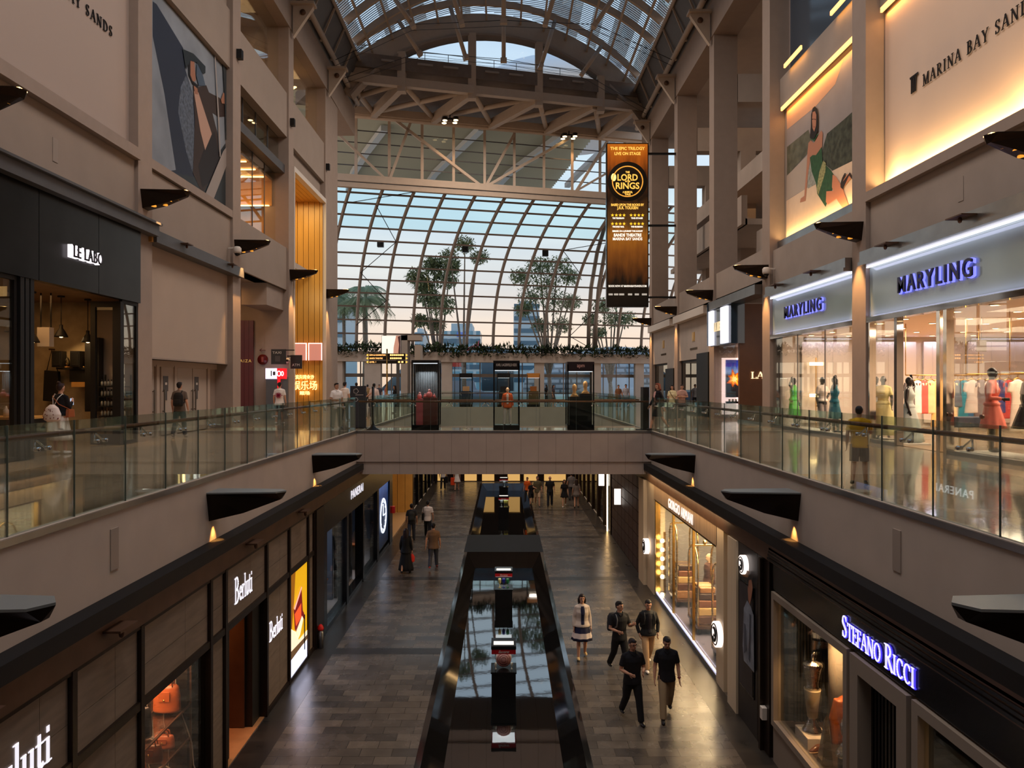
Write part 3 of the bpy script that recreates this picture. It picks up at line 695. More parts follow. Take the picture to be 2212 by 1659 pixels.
        for i in range(2):
            if sl == 'none': continue
            mb.ell(shp[i], (.06, .06, .058), 10); mb.tube([(0, .01, Z(1.47)), shp[i] + Vector((0, 0, .012))], [.066, .05], 8)
            if sl == 'short': e = shp[i].lerp(elb[i], .72); mb.tube([shp[i], shp[i].lerp(e, .5), e], [.055 * f ** .5, .058 * f ** .5, .06 * f ** .5], 10)
            else: mb.tube([shp[i], shp[i].lerp(elb[i], .5), elb[i], elb[i].lerp(wri[i], .5), elb[i].lerp(wri[i], .97)], [.056, .056, .052, .048, .04], 10)
        child(mb, 'jacket' if kind == 'jacket' else 'shirt', cloth('t', col), vox * 1.05)
        if kind in ('polo', 'shirt'):
            mb = MB(); mb.tube([(-.06, .035, Z(1.525)), (-.078, -.03, Z(1.508)), (-.045, -.095, Z(1.478)), (-.004, -.122, Z(1.43))], [.012, .014, .016, .008], 6); mb.tube([(.06, .035, Z(1.525)), (.078, -.03, Z(1.508)), (.045, -.095, Z(1.478)), (.004, -.122, Z(1.43))], [.012, .014, .016, .008], 6); mb.tube([(-.06, .035, Z(1.525)), (0, .07, Z(1.53)), (.06, .035, Z(1.525))], .014, 6)
            child(mb, 'collar', cloth('t', col), .011, 1)
        if len(top) > 3:                  # garment worn under an open jacket, seen down the front
            mb = MB(); fr = []
            for zz, wx in ((.98, .05), (1.08, .05), (1.18, .052), (1.26, .056), (1.34, .062), (1.42, .056), (1.47, .045)):
                lo = max((r for r in rs if r[0] <= Z(zz)), key=lambda r: r[0], default=rs[0]); hi = min((r for r in rs if r[0] > Z(zz)), key=lambda r: r[0], default=rs[-1]); u = (Z(zz) - lo[0]) / max(1e-4, hi[0] - lo[0])
                ry = lo[2] + (hi[2] - lo[2]) * u; oy = (lo[3] if len(lo) > 3 else 0) * (1 - u) + (hi[3] if len(hi) > 3 else 0) * u
                fr.append((Z(zz), wx, .022, oy - ry + .006))
            rings(mb, fr); child(mb, 'shirt_front', cloth('t', top[3]), .011, 2)
    if bot:
        kind, col = bot[0], bot[1]; mb = MB()
        if kind in ('trousers', 'shorts', 'wide', 'slim'):
            rings(mb, [(Z(.85), .15 * f, .114 * f), (Z(.92), .154 * f, .116 * f), (Z(1.02), .148 * f, .11 * f), (Z(1.03), .1, .08)])
            g = {'wide': .03, 'slim': .008}.get(kind, .018)
            for i in range(2):
                if kind == 'shorts': mb.tube([hips[i], hips[i].lerp(knees[i], .5), hips[i].lerp(knees[i], .9)], [.1 * f, .096 * f, .092 * f], 12)
                else:
                    a = anks[i] + Vector((0, .0, -.005)); mb.tube([hips[i], hips[i].lerp(knees[i], .5), knees[i], knees[i].lerp(a, .5), a], [.088 * f, .08 * f + g * .6, .06 + g, .055 + g, .044 + g * (1.3 if kind != 'slim' else .6)], 12)
            child(mb, 'trousers' if kind != 'shorts' else 'shorts', cloth('b', col), vox * 1.1)
        else:                              # skirts: kind = ('skirt', colour, hem height, flare, band colour)
            hem, fl = bot[2], bot[3]; z1 = Z(1.08); k = 8; n = 40; vs = []; fs = []
            for i in range(k + 1):
                u = i / k; zz = z1 + (hem - z1) * u; rx = .128 + (fl - .128) * (u ** .8) if not female else max(.128 + (fl - .128) * (u ** .8), .178 if .12 < (z1 - zz) < .3 else 0)
                for j in range(n):
                    a = 2 * math.pi * j / n; w_ = 1 + .07 * u * math.sin(a * 9); vs.append((rx * w_ * math.cos(a), rx * .78 * w_ * math.sin(a) - .02 * u, zz))
            for i in range(k):
                for j in range(n): j2 = (j + 1) % n; fs.append((i * n + j, i * n + j2, (i + 1) * n + j2, (i + 1) * n + j))
            mats = [cloth('b', col)]
            mb.add(vs, fs, 0, True)
            if len(bot) > 4: mats.append(cloth('b', bot[4])); mb.m = [1 if k - 3 <= (q // n) < k - 1 else 0 for q in range(len(mb.f))]
            o = mb.build('skirt', mats, t); sd_ = o.modifiers.new('s', 'SOLIDIFY'); sd_.thickness = .006
    if shoes:
        for i, sd in enumerate((-1, 1)):
            a = anks[i]; mb = MB(); mb.ell(a + Vector((sd * .01, -.06, -.035)), (.047, .118, .04), 12); mb.ell(a + Vector((0, .015, -.02)), (.043, .052, .05), 10)
            child(mb, 'shoe', mat('shoe_%d_%d_%d' % shoes, shoes, .4), .012, 2)
    if hair:
        st, hcol = hair; mb = MB(); hm = mat('hair_%d_%d_%d' % hcol, hcol, .5, bump=.2, bscale=60)
        mb.ell((0, .022, Z(1.69)), (.085, .092, .09), 14); mb.ell((0, -.02, Z(1.738)), (.07, .085, .042), 12)
        if st == 'short': mb.ell((0, .05, Z(1.645)), (.074, .055, .07), 10)
        if st in ('long', 'bob'):
            L = 1.3 if st == 'long' else 1.5
            mb.tube([(0, .045, Z(1.7)), (0, .07, Z(1.58)), (0, .085, Z((L + 1.6) / 2)), (0, .1, Z(L))], [(.09, .06), (.1, .055), (.11, .045), (.085, .025)], 12)
            for sd in (-1, 1): mb.tube([(sd * .06, -.01, Z(1.72)), (sd * .088, .0, Z(1.64)), (sd * .09, .01, Z(1.56)), (sd * .085, .02, Z(1.5))], [.03, .032, .03, .018], 8)
        if st == 'bun': mb.ell((0, .05, Z(1.65)), (.075, .06, .07), 10); mb.ell((0, .06, Z(1.78)), (.05, .05, .045), 10)
        if st == 'cap': mb.ell((0, -.1, Z(1.725)), (.07, .08, .014), 12)
        mb.v = [tuple(Mh @ Vector(v)) for v in mb.v]; child(mb, 'hair', hm, .012, 2)
    if facing and not barehead:
        for sd in (-1, 1):
            mb = MB(); mb.ell((sd * .03, -.092, Z(1.668)), (.014, .008, .008), 8); mb.v = [tuple(Mh @ Vector(v)) for v in mb.v]; child(mb, 'eye', mat('eye_dark', (28, 22, 20), .3))
            mb = MB(); mb.ell((sd * .032, -.098, Z(1.69)), (.02, .008, .005), 8); mb.v = [tuple(Mh @ Vector(v)) for v in mb.v]; child(mb, 'eyebrow', mat('eyebrow', (34, 26, 24), .6))
        mb = MB(); mb.ell((0, -.1, Z(1.602)), (.022, .008, .007), 8); mb.v = [tuple(Mh @ Vector(v)) for v in mb.v]; child(mb, 'mouth', mat('lips', (128, 66, 60), .5))
    if glasses:
        mb = MB()
        for sd in (-1, 1):
            pts = [(sd * (.034 + .024 * math.cos(R(q))), -.112, Z(1.668) + .018 * math.sin(R(q))) for q in range(0, 361, 30)]; mb.tube(pts, .003, 5)
            mb.tube([(sd * .058, -.11, Z(1.672)), (sd * .078, .0, Z(1.665))], .003, 5)
        mb.v = [tuple(Mh @ Vector(v)) for v in mb.v]; child(mb, 'glasses', M_blackm)
    t['_j'] = 0; del t['_j']
    return t, dict(sh=shp, el=elb, wr=wri, dz=dz, s=s, hips=hips)
def at_person(t, p):                      # a point in a person's frame, in the world
    s = t.scale[0]; return Matrix.LocRotScale(t.location, t.rotation_euler, t.scale) @ Vector(p)
def backpack(label, t, j, col=(20, 20, 22), strap=(60, 60, 62), oneside=0, size=1.0):
    dz = j['dz']; b = thing('backpack', label, 'backpack', t.location, t.rotation_euler[2]); b.scale = t.scale
    mb = MB(); k = size; ox = oneside * .07
    rings(mb, [(dz + 1.0, .13 * k, .05), (dz + 1.04, .155 * k, .085), (dz + 1.2, .155 * k, .09), (dz + 1.36, .14 * k, .075), (dz + 1.44, .09 * k, .04)], (ox, .225)); fuse(mb.build('pack', mat('pack_%d' % col[0], col, .7), b), .014, 3)
    mb = MB(); rings(mb, [(dz + 1.05, .1 * k, .03), (dz + 1.1, .12 * k, .045), (dz + 1.22, .11 * k, .03)], (ox, .305)); fuse(mb.build('front_pocket', mat('pack_%d' % col[0], col, .7), b), .012, 2)
    for sd in ((-1, 1) if not oneside else (oneside,)):
        mb = MB(); mb.tube([(sd * .1, .15, dz + 1.38), (sd * .115, .06, dz + 1.485), (sd * .12, -.07, dz + 1.46), (sd * .125, -.142, dz + 1.36), (sd * .14, -.13, dz + 1.2), (sd * .165, .03, dz + 1.12), (sd * .13, .15, dz + 1.08)], (.02, .006) if False else .016, 6); mb.build('strap', mat('strap_%d' % strap[0], strap, .7), b)
    return b
def mannequin(label, x, y, z, face, m, h=1.86, **k):
    return person(label, x, y, z, face, h=h, skin=m, hair=None, shoes=k.pop('shoes', None), barehead=True, name='mannequin', cat='mannequin', **k)
# ================================================================== side walls above the upper walkway
def wbox(mb, s, xa, xb, ya, yb, za, zb, mi=0): return mb.box((s * xa, ya, za), (s * xb, yb, zb), mi)
mL = MB(); s = -1
wbox(mL, s, 11.2, 11.5, -6, 14, 0, 19.2)                                   # unseen stretch beside the viewer
wbox(mL, s, 10.6, 11.2, 14.6, 21.3, 6.42, 8.1); wbox(mL, s, 10.85, 11.2, 14.6, 21.3, 8.1, 19.2)
wbox(mL, s, 10.6, 11.2, 22.1, 28.75, 6.3, 8.1); wbox(mL, s, 10.85, 11.2, 22.1, 28.75, 8.1, 13.95); wbox(mL, s, 10.62, 11.2, 22.1, 28.75, 13.95, 16.2); wbox(mL, s, 10.75, 11.2, 22.1, 28.75, 16.2, 19.2)
wbox(mL, s, 10.6, 11.3, 29.55, 36.2, 6.3, 8.35); wbox(mL, s, 10.58, 11.3, 29.55, 36.2, 13.75, 15.9)
wbox(mL, s, 10.58, 11.3, 37.0, 43.65, 13.6, 15.9); wbox(mL, s, 10.8, 11.3, 37.0, 43.65, 12.55, 13.6)
struct('wall_left', mL, M_wall)
mC = MB(); wbox(mC, s, 10.72, 11.0, 22.1, 28.75, 2.45, 6.0); struct('wall_left_blank', mC, M_cream)
m = MB(); wbox(m, s, 10.4, 10.85, 14.6, 21.25, 8.1, 8.42); struct('trim_20', m, M_pil)
m = MB(); wbox(m, s, 10.5, 10.85, 22.12, 28.7, 8.14, 8.42); struct('trim_21', m, M_pil)
mR = MB(); s = 1
wbox(mR, s, 11.2, 11.5, -6, 14, 0, 19.2)
for ya, yb in ((14.5, 21.45), (22.35, 29.2)):
    wbox(mR, s, 10.62, 11.3, ya, yb, 5.5, 6.95); wbox(mR, s, 11.1, 11.4, ya, yb, 6.95, 12.5); wbox(mR, s, 10.9, 11.4, ya, yb, 12.5, 13.7)
wbox(mR, s, 11.3, 11.6, 14.5, 21.45, 13.7, 19.2)
for ya, yb in ((30.1, 36.95), (37.85, 44.7), (45.6, 52.45)):
    wbox(mR, s, 10.6, 10.9, ya, yb, 5.75, 7.2); wbox(mR, s, 10.6, 17, ya, yb, 5.75, 5.95)
struct('wall_right', mR, M_plaster_d)
m = MB(); wbox(m, 1, 10.45, 11.1, 14.5, 21.45, 6.95, 7.22); struct('trim_22', m, M_pil)
m = MB(); wbox(m, 1, 10.8, 11.1, 22.35, 29.2, 6.95, 7.3); struct('trim_23', m, M_metal)
# left windows
def pane(n, s, x, ya, yb, za, zb, m=None): mb = MB(); mb.box((s * x, ya, za), (s * (x + .02), yb, zb)); return struct('window_%d' % n, mb, m or M_glass)
pane(10, -1, 11.15, 29.55, 36.2, 8.35, 12.0); pane(11, -1, 11.0, 29.55, 36.2, 12.4, 13.75); pane(12, -1, 11.0, 29.55, 36.2, 15.9, 19.15); pane(13, -1, 11.0, 37.0, 43.65, 15.9, 19.15)
m = MB(); wbox(m, -1, 10.7, 11.2, 29.55, 36.2, 12.0, 12.4)
for y in (31.2, 32.85, 34.5): wbox(m, -1, 11.13, 11.17, y - .02, y + .02, 8.35, 12); wbox(m, -1, 10.98, 11.03, y - .015, y + .015, 12.4, 13.75)
wbox(m, -1, 10.8, 11.3, 29.55, 36.2, 15.8, 15.95); wbox(m, -1, 10.8, 11.3, 37, 43.65, 15.8, 15.95)
struct('trim_24', m, M_grey)
# rooms behind the left windows: restaurant floor with a wood ceiling, and offices above
M_woodlit = mat('warm_oak_panel', (196, 146, 76), 0.5, var=.1, stretch=(1, 1, .2), vscale=4)
m = MB(); wbox(m, -1, 11.3, 19, 29.3, 44, 8.0, 8.3); wbox(m, -1, 11.3, 19, 29.3, 44, 13.8, 14.0); wbox(m, -1, 11.3, 19, 29.3, 44, 15.6, 15.8); wbox(m, -1, 11.3, 19, 29.3, 44, 19.2, 19.4); wbox(m, -1, 15.5, 15.7, 29.3, 36.6, 8, 19.2); wbox(m, -1, 13.5, 13.7, 37, 44, 15.8, 19.2); wbox(m, -1, 11.3, 15.5, 36.3, 36.8, 13, 19.2)
wbox(m, -1, 11.3, 19, 29.2, 29.4, 8, 19.2)
struct('wall_left_rooms', m, M_plaster)
m = MB(); wbox(m, -1, 11.3, 15.4, 29.6, 36.2, 11.6, 11.75)
m.box((-15.4, 36.1, 10.4), (-11.3, 36.25, 11.6)); struct('ceiling_restaurant', m, M_woodlit)
m = MB()
for j in range(5): m.bar((-11.4, 30.4 + 1.2 * j, 11.55), (-15.2, 30.4 + 1.2 * j, 11.55), .06, .05)
m.box((-14.6, 35.95, 10.36), (-11.4, 36.05, 10.4)); o = m.build('cove_light', M_glow_led); tag(o, 'warm cove light strips under the restaurant ceiling behind the left windows', 'light')
for (a, b, lb) in (((-11.4, 31.6, 18.3), (-12.8, 33.2, 18.3), 'bright diagonal tube light behind the topmost left window'), ((-11.4, 40.6, 18.0), (-12.6, 41.8, 18.0), 'short tube light behind the farther top left window')):
    m = MB(); m.bar(a, b, .12, .06); tag(m.build('tube_light', M_glow_led), lb, 'light')
light('AREA', 'restaurant_light', (-13.2, 33, 11.4), 130, (255, 180, 90), size=3); light('AREA', 'office_light', (-13, 33, 19), 60, WARM, size=3); light('AREA', 'office_light', (-12.5, 41, 19), 50, WARM, size=2)
# right: open galleries
m = MB(); s = 1
wbox(m, s, 18.5, 18.8, 29, 56, 5, 21)
wbox(m, s, 11.7, 18.5, 29.5, 29.7, 6, 21); wbox(m, s, 10.6, 18.5, 29.7, 55, 19.2, 19.5)
for y in (37.4, 45.15, 52.9):
    wbox(m, s, 11.7, 18.5, y - .4, y + .4, 15.8, 17.2); wbox(m, s, 14.3, 15.2, y - .5, y + .5, 6, 15.8)
wbox(m, s, 13.2, 18.5, 29.7, 55, 12.6, 13.6)
wbox(m, s, 12.2, 12.5, 38, 52.4, 9.9, 11.4); wbox(m, s, 12.4, 18.5, 38, 55, 9.9, 10.2); wbox(m, s, 12.6, 12.9, 30, 36.9, 8.0, 9.3)
struct('wall_right_gallery', m, M_plaster)
for k, (ya, yb, za, zb) in enumerate(((47.5, 50.5, 16.4, 17.9), (40.2, 43.2, 16.0, 17.6))):
    m = MB(); wbox(m, 1, 18.42, 18.48, ya, yb, za, zb); tag(struct('window_%d' % (14 + k), m, mat('bright_window', (205, 220, 232), .4, emit=.55, sample=False)), None)
light('AREA', 'gallery_light', (14.5, 40, 12.3), 40, WARM, size=3, size_y=10); light('AREA', 'gallery_light', (14.5, 42, 19), 50, WARM, size=4, size_y=10)

# ================================================================== wing-shaped wall lamps
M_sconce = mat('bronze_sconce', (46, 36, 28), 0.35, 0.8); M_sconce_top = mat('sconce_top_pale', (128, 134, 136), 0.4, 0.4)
M_amber = mat('amber_lens', (255, 170, 60), emit=.9, sample=False)
def sconce(s, x, y, z, lit, label, group=None):
    t = thing('wing_wall_lamp', label, 'wall lamp', (s * x, y, z)); d = -s; L = 1.33
    mb = MB()
    top = [(0, -.3), (d * .9 * L, -.2), (d * L, 0), (d * .9 * L, .2), (0, .3)]; bot = [(0, -.18, -.5), (d * .45 * L, -.15, -.36), (d * .93 * L, -.06, -.13), (d * .93 * L, .06, -.13), (d * .45 * L, .15, -.36), (0, .18, -.5)]
    vs = [(p[0], p[1], 0) for p in top] + bot
    fs = [(0, 1, 2, 3, 4), (5, 6, 7, 8, 9, 10)[::-1], (0, 5, 10, 4), (0, 1, 7, 6), (0, 6, 5), (1, 2, 7), (2, 8, 7), (2, 3, 8), (3, 9, 8), (3, 4, 9), (4, 10, 9)]
    mb.add(vs, fs); mb.build('housing', M_sconce, t)
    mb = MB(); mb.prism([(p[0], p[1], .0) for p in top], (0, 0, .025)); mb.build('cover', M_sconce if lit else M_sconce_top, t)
    if lit:
        mb = MB(); mb.box((d * .72 * L, -.12, .02), (d * .95 * L, .12, .04)); mb.build('uplight_lens', M_glow_led, t)
        for px_, py_ in ((.22, -.08), (.42, .07), (.55, -.05), (.68, .04)):
            zz = -.5 + .42 * px_ * (.78 if px_ < .45 else 1); mb = MB(); mb.tube([(d * px_ * L, py_, zz + .03), (d * px_ * L, py_, zz - .012)], .07, 10); mb.build('downlight_lens', M_amber, t)
        light('SPOT', 'sconce_downlight', (s * (x - .45), y, z - .45), 800, (255, 190, 116), rot=(0, -s * R(9), 0), spot=44, blend=.7, rad=.03)
        light('SPOT', 'sconce_uplight', (s * (x - 1.1), y, z + .08), 40, (255, 196, 130), rot=(R(180), s * R(-14), 0), spot=120, blend=.8)
    return t
ordn = ('nearest', 'second nearest', 'third', 'fourth', 'farthest')
for k, y in enumerate(YK[2:7]): sconce(-1, XW, y, 7.3, True, 'lit bronze wing lamp on the left upper wall piers, %s from the viewer' % ordn[k])
for k, y in enumerate(YR[2:8]): sconce(1, XW, y, 6.4, True, 'lit bronze wing lamp on the right upper wall piers, %s from the viewer' % (ordn + ('sixth',))[k if k < 4 else k].replace('farthest', 'fifth').replace('sixth', 'farthest'))
for s in (-1, 1):
    for k, y in enumerate((6.5, 13.4, 20.6)):
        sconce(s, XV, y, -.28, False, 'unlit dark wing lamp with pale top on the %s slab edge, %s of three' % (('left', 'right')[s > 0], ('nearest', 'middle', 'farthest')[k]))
        light('SPOT', 'slab_downlight', (s * (XV - .1), y, -.82), 40, (255, 176, 90), rot=(0, -s * R(12), 0), spot=60, blend=.6, rad=.03)
# small wall fittings
for s, x, y, z, nm in ((-1, 10.55, 28.4, 6.9, 'left'), (1, 10.62, 29.0, 6.2, 'right')):
    t = thing('dome_camera', 'white dome security camera on the %s upper wall' % nm, 'camera', (s * x, y, z)); mb = MB(); mb.bar((0, 0, 0), (-s * .3, 0, .02), .06, .06); mb.build('arm', M_white, t)
    mb = MB(); mb.lathe((-s * .34, 0, -.2), [(.13, 0), (.15, .08), (.15, .2), (.1, .26)], 14); mb.build('housing', M_white, t); mb = MB(); mb.ell((-s * .34, 0, -.2), (.11, .11, .1), 12); mb.build('dome', M_black, t)
for s, x, y, z, h, lb in ((-1, 10.6, 17.5, 7.2, .28, 'on the left wall below the white banner'), (1, 10.62, 17.2, 6.2, .28, 'on the right wall under the sign ledge'), (-1, XV, 10.0, -.56, .28, 'on the left slab edge'), (1, XV, 9.9, -.56, .28, 'on the right slab edge')):
    mb = MB(); mb.box((s * x, y - .1, z - h), (s * (x - .012), y + .1, z + h)); tag(mb.build('speaker_grille', M_plaster_d), 'slim taupe speaker grille ' + lb, 'speaker')
for k, (px, py) in enumerate(((105 * .3373 + 480, 350 * .3373), (445 * .3373 + 480, 785 * .3373), (672 * .3373 + 480, 1070 * .3373))):
    Y = FPX * 10.45 / (VX - px); mb = MB(); mb.box((-10.5, Y - .12, 0), (-10.3, Y + .12, .36)); tag(mb.build('floodlight', M_blackm, loc=(0, 0, pxZ(py, Y) - .18)), 'small black floodlight on the left piers, %s of three' % ('nearest', 'middle', 'farthest')[k], 'light')

# ================================================================== printed pictures on the walls
def poster(name, label, cat, s, X, layers, cx, cy, f, frame=None):
    """layers: (material, outline read off the photograph and carried onto the wall plane)"""
    mb = MB(); mats = []
    for i, (mt, pts) in enumerate(layers):
        if mt not in mats: mats.append(mt)
        out = []
        for a, b in pts:
            px, py = cx + a * f, cy + b * f; Y = FPX * X / abs(px - VX); out.append((s * (X - .004 - .003 * i), Y, pxZ(py, Y)))
        mb.poly(out, mats.index(mt))
    o = mb.build(name, mats); tag(o, label, cat)
    return o
def rect(Y0, Y1, z0, z1, s, X, cx, cy, f):       # outline of a wall rectangle in crop coordinates
    r = []
    for Y, z in ((Y0, z0), (Y1, z0), (Y1, z1), (Y0, z1)):
        px = VX + s * FPX * X / Y; py = VY - (z - EYE) / Y * FPX; r.append(((px - cx) / f, (py - cy) / f))
    return r
c = lambda n, col, **k: mat('print_' + n, col, k.pop('rough', .55), **k)
f = .2895
poster('fashion_poster', 'large dim wall poster of a man in a hat and coat before a tower', 'poster', -1, 10.8, [
 (c('sky', (128, 134, 142), var=.22, vscale=.7), rect(22.62, 28.75, 8.44, 13.9, -1, 10.8, 300, 0, f)),
 (c('navy', (44, 50, 64)), [(102, 10), (130, 30), (330, 360), (345, 520), (430, 800), (470, 1330), (400, 1420), (200, 1280), (275, 1268), (190, 700), (102, 270)]),
 (c('grid', (84, 92, 104), var=.5, vscale=9), [(350, 560), (400, 700), (410, 900), (415, 1100), (450, 1280), (400, 1290), (350, 1130), (290, 830), (310, 650)]),
 (c('slate', (52, 58, 62)), [(190, 1280), (460, 1330), (650, 1060), (652, 1590), (480, 1490)]),
 (c('coat', (58, 46, 42)), [(400, 640), (440, 650), (500, 635), (520, 690), (600, 730), (648, 800), (640, 870), (590, 872), (545, 840), (585, 1000), (600, 1200), (470, 1450), (400, 1290), (415, 900)]),
 (c('coatd', (38, 34, 36)), [(480, 1120), (560, 980), (605, 1190), (560, 1330), (470, 1400), (440, 1240)]),
 (c('shirt', (178, 142, 124)), [(405, 680), (440, 690), (540, 1000), (490, 1120), (455, 980)]),
 (c('skin', (152, 104, 82)), [(372, 455), (408, 455), (420, 600), (395, 618), (372, 560)]), (c('skin', (152, 104, 82)), [(404, 640), (430, 650), (436, 705), (412, 700)]),
 (c('hair', (30, 27, 28)), [(362, 470), (378, 450), (378, 560), (392, 600), (440, 640), (430, 660), (395, 625), (366, 560)]),
 (c('hat', (40, 46, 50)), [(320, 365), (400, 400), (490, 495), (490, 545), (470, 555), (425, 465), (375, 452), (345, 520)]),
 (c('collar', (70, 84, 100)), [(425, 470), (470, 560), (490, 640), (440, 640), (420, 560)]),
 (c('skin', (152, 104, 82)), [(605, 745), (622, 690), (634, 700), (632, 775), (612, 772)]),
 (c('rail', (150, 140, 134)), [(470, 1490), (620, 1130), (652, 1085), (652, 1220), (540, 1510)]),
 (c('slate', (52, 58, 62)), [(618, 480), (654, 520), (654, 1050), (640, 1040), (630, 700)]), (c('rail', (150, 140, 134)), [(556, 410), (562, 415), (590, 880), (602, 1170), (594, 1170), (580, 880)]),
], 300, 0, f)
poster('fashion_poster', 'large warm lit wall poster of a woman in a green dress on a ledge', 'poster', 1, 11.06, [
 (c('dusk', (150, 140, 136), var=.12, vscale=.6), rect(28.9, 22.45, 7.35, 12.3, 1, 11.06, 1660, 60, f)),
 (c('peach', (206, 160, 128), var=.1, vscale=.6), [(137, 610), (420, 350), (560, 240), (500, 420), (350, 590), (140, 760)]),
 (c('hill', (92, 92, 76), var=.35, vscale=3), [(140, 890), (300, 760), (330, 850), (300, 930), (140, 1105)]),
 (c('hilld', (62, 66, 54), var=.6, vscale=5), [(405, 910), (440, 790), (560, 690), (654, 605), (654, 980), (480, 1070), (405, 1000)]),
 (c('river', (176, 160, 146)), [(140, 1105), (300, 945), (405, 1000), (480, 1065), (300, 1190), (137, 1290)]),
 (c('ledge', (222, 194, 166), var=.04), [(137, 1292), (300, 1190), (480, 1068), (654, 982), (654, 1352), (137, 1576)]),
 (c('scarf', (150, 150, 140), var=.3, vscale=9), [(315, 1010), (330, 1080), (362, 1165), (300, 1200), (292, 1110)]),
 (c('skin2', (178, 122, 96)), [(303, 860), (320, 840), (345, 860), (380, 800), (398, 765), (410, 785), (405, 890), (360, 965), (318, 965), (300, 1100), (282, 1290), (240, 1304), (245, 1275), (272, 1255), (288, 1060), (296, 930)]),
 (c('green', (44, 82, 52), var=.3, vscale=8), [(315, 968), (335, 950), (360, 950), (402, 890), (408, 1000), (470, 1060), (502, 1110), (480, 1210), (432, 1337), (370, 1240), (360, 1160), (328, 1070)]),
 (c('sequin', (150, 148, 100), var=.5, vscale=16), [(415, 990), (435, 1010), (430, 1080), (400, 1180), (378, 1250), (366, 1200), (385, 1080)]),
 (c('green', (44, 82, 52), var=.3, vscale=8), [(318, 825), (345, 800), (378, 790), (350, 850)]),
 (c('skin3', (204, 132, 98)), [(440, 1220), (520, 1215), (522, 1270), (450, 1318), (436, 1300)]), (c('skin3', (204, 132, 98)), [(488, 1095), (512, 1110), (560, 1190), (612, 1340), (572, 1362), (522, 1285), (482, 1190)]),
 (c('skin3', (204, 132, 98)), [(550, 1165), (600, 1090), (625, 1120), (560, 1200)]), (c('shoe', (46, 34, 32)), [(548, 1160), (560, 1120), (578, 1085), (588, 1085), (565, 1150), (618, 1078), (652, 1128), (640, 1138), (612, 1100), (566, 1205), (548, 1190)]),
 (c('hair', (30, 27, 28)), [(328, 650), (340, 600), (356, 585), (374, 605), (380, 660), (378, 770), (350, 830), (318, 822), (326, 740)]),
 (c('skin2', (178, 122, 96)), [(340, 630), (358, 622), (368, 650), (366, 730), (352, 775), (340, 750), (336, 690)]), (c('lip', (150, 62, 54)), [(346, 735), (358, 737), (352, 748)]), (c('hair', (30, 27, 28)), [(339, 680), (348, 678), (348, 684), (339, 686)]), (c('hair', (30, 27, 28)), [(355, 678), (365, 682), (365, 688), (355, 684)]),
], 1660, 60, f)
# white banner boards with lettering
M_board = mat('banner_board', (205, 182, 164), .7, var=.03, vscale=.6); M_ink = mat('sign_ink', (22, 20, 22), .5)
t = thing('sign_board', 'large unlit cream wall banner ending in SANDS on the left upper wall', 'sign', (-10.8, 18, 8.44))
mb = MB(); mb.box((-.03, -3.35, 0), (.03, 3.28, 8)); mb.build('board', mat('banner_board_shaded', (166, 150, 140), .75), t)  # same board in a darker colour, standing in for weaker light
serif('MARINA BAY SANDS', .28, M_ink, 'lettering', t, width=4.15, depth=.02, M=onwall(-1, -10.76, 16.2, 11.2), track=.2, fat=.85)
t = thing('sign_board', 'huge warm lit cream wall sign reading MARINA BAY SANDS on the right upper wall', 'sign', (11.05, 18, 7.22))
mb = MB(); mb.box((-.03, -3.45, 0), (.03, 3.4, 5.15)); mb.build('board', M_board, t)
serif('MARINA BAY SANDS', .3, M_ink, 'lettering', t, width=4.15, depth=.02, M=onwall(1, 11.0, 19.42, 9.48), track=.2, fat=.85)
mb = MB()
for j in range(3): mb.prism([(.09 * j, 0, 0), (.05 + .09 * j, 0, 0), (.06 + .1 * j, .42, 0), (.0 + .1 * j, .42, 0)], (0, 0, .02))
mb.prism([(-.04, .4, 0), (.32, .4, 0), (.34, .46, 0), (-.06, .46, 0)], (0, 0, .02)); o = mb.build('emblem', M_ink, t); o.matrix_world = onwall(1, 11.0, 19.98, 9.5); o.matrix_parent_inverse = Matrix.Translation(-t.location)
# wash lights at the ledges and light bars
for ya, yb, e in ((14.6, 21.3, 190), (22.5, 29.1, 65)):
    light('AREA', 'ledge_uplight', (10.85, (ya + yb) / 2, 7.36), e, (255, 206, 136), rot=(0, R(-166), 0), size=.16, size_y=yb - ya)
for ya in (15.6, 20.7): light('SPOT', 'sign_uplight', (10.75, ya, 7.3), 70, (255, 206, 136), rot=(R(180), R(10), 0), spot=100, blend=1, rad=.15)
M_bar = mat('amber_light_bar', (255, 190, 110), emit=2.2)
for k, (ya, yb, z, x, lb) in enumerate(((22.4, 28.95, 12.36, 10.95, 'long amber light bar above the green dress poster'), (14.5, 21.3, 12.36, 10.95, 'amber light bar above the lit wall sign'), (26.6, 28.2, 13.72, 10.78, 'short amber light bar high on the right wall, farther of two'), (22.6, 24.2, 13.72, 10.78, 'short amber light bar high on the right wall, nearer of two'))):
    m = MB(); m.box((x - .12, ya, z), (x - .06, yb, z + .14)); tag(m.build('light_bar', M_bar), lb, 'light')
    light('AREA', 'bar_glow', (x - .02, (ya + yb) / 2, z - .05), 40 if k < 2 else 6, (255, 180, 95), rot=(0, R(-12), 0), size=.15, size_y=yb - ya)
pane(16, 1, 11.3, 22.35, 29.2, 13.75, 19.15, mat('blue_grey_glass', (70, 82, 96), .12, .3))

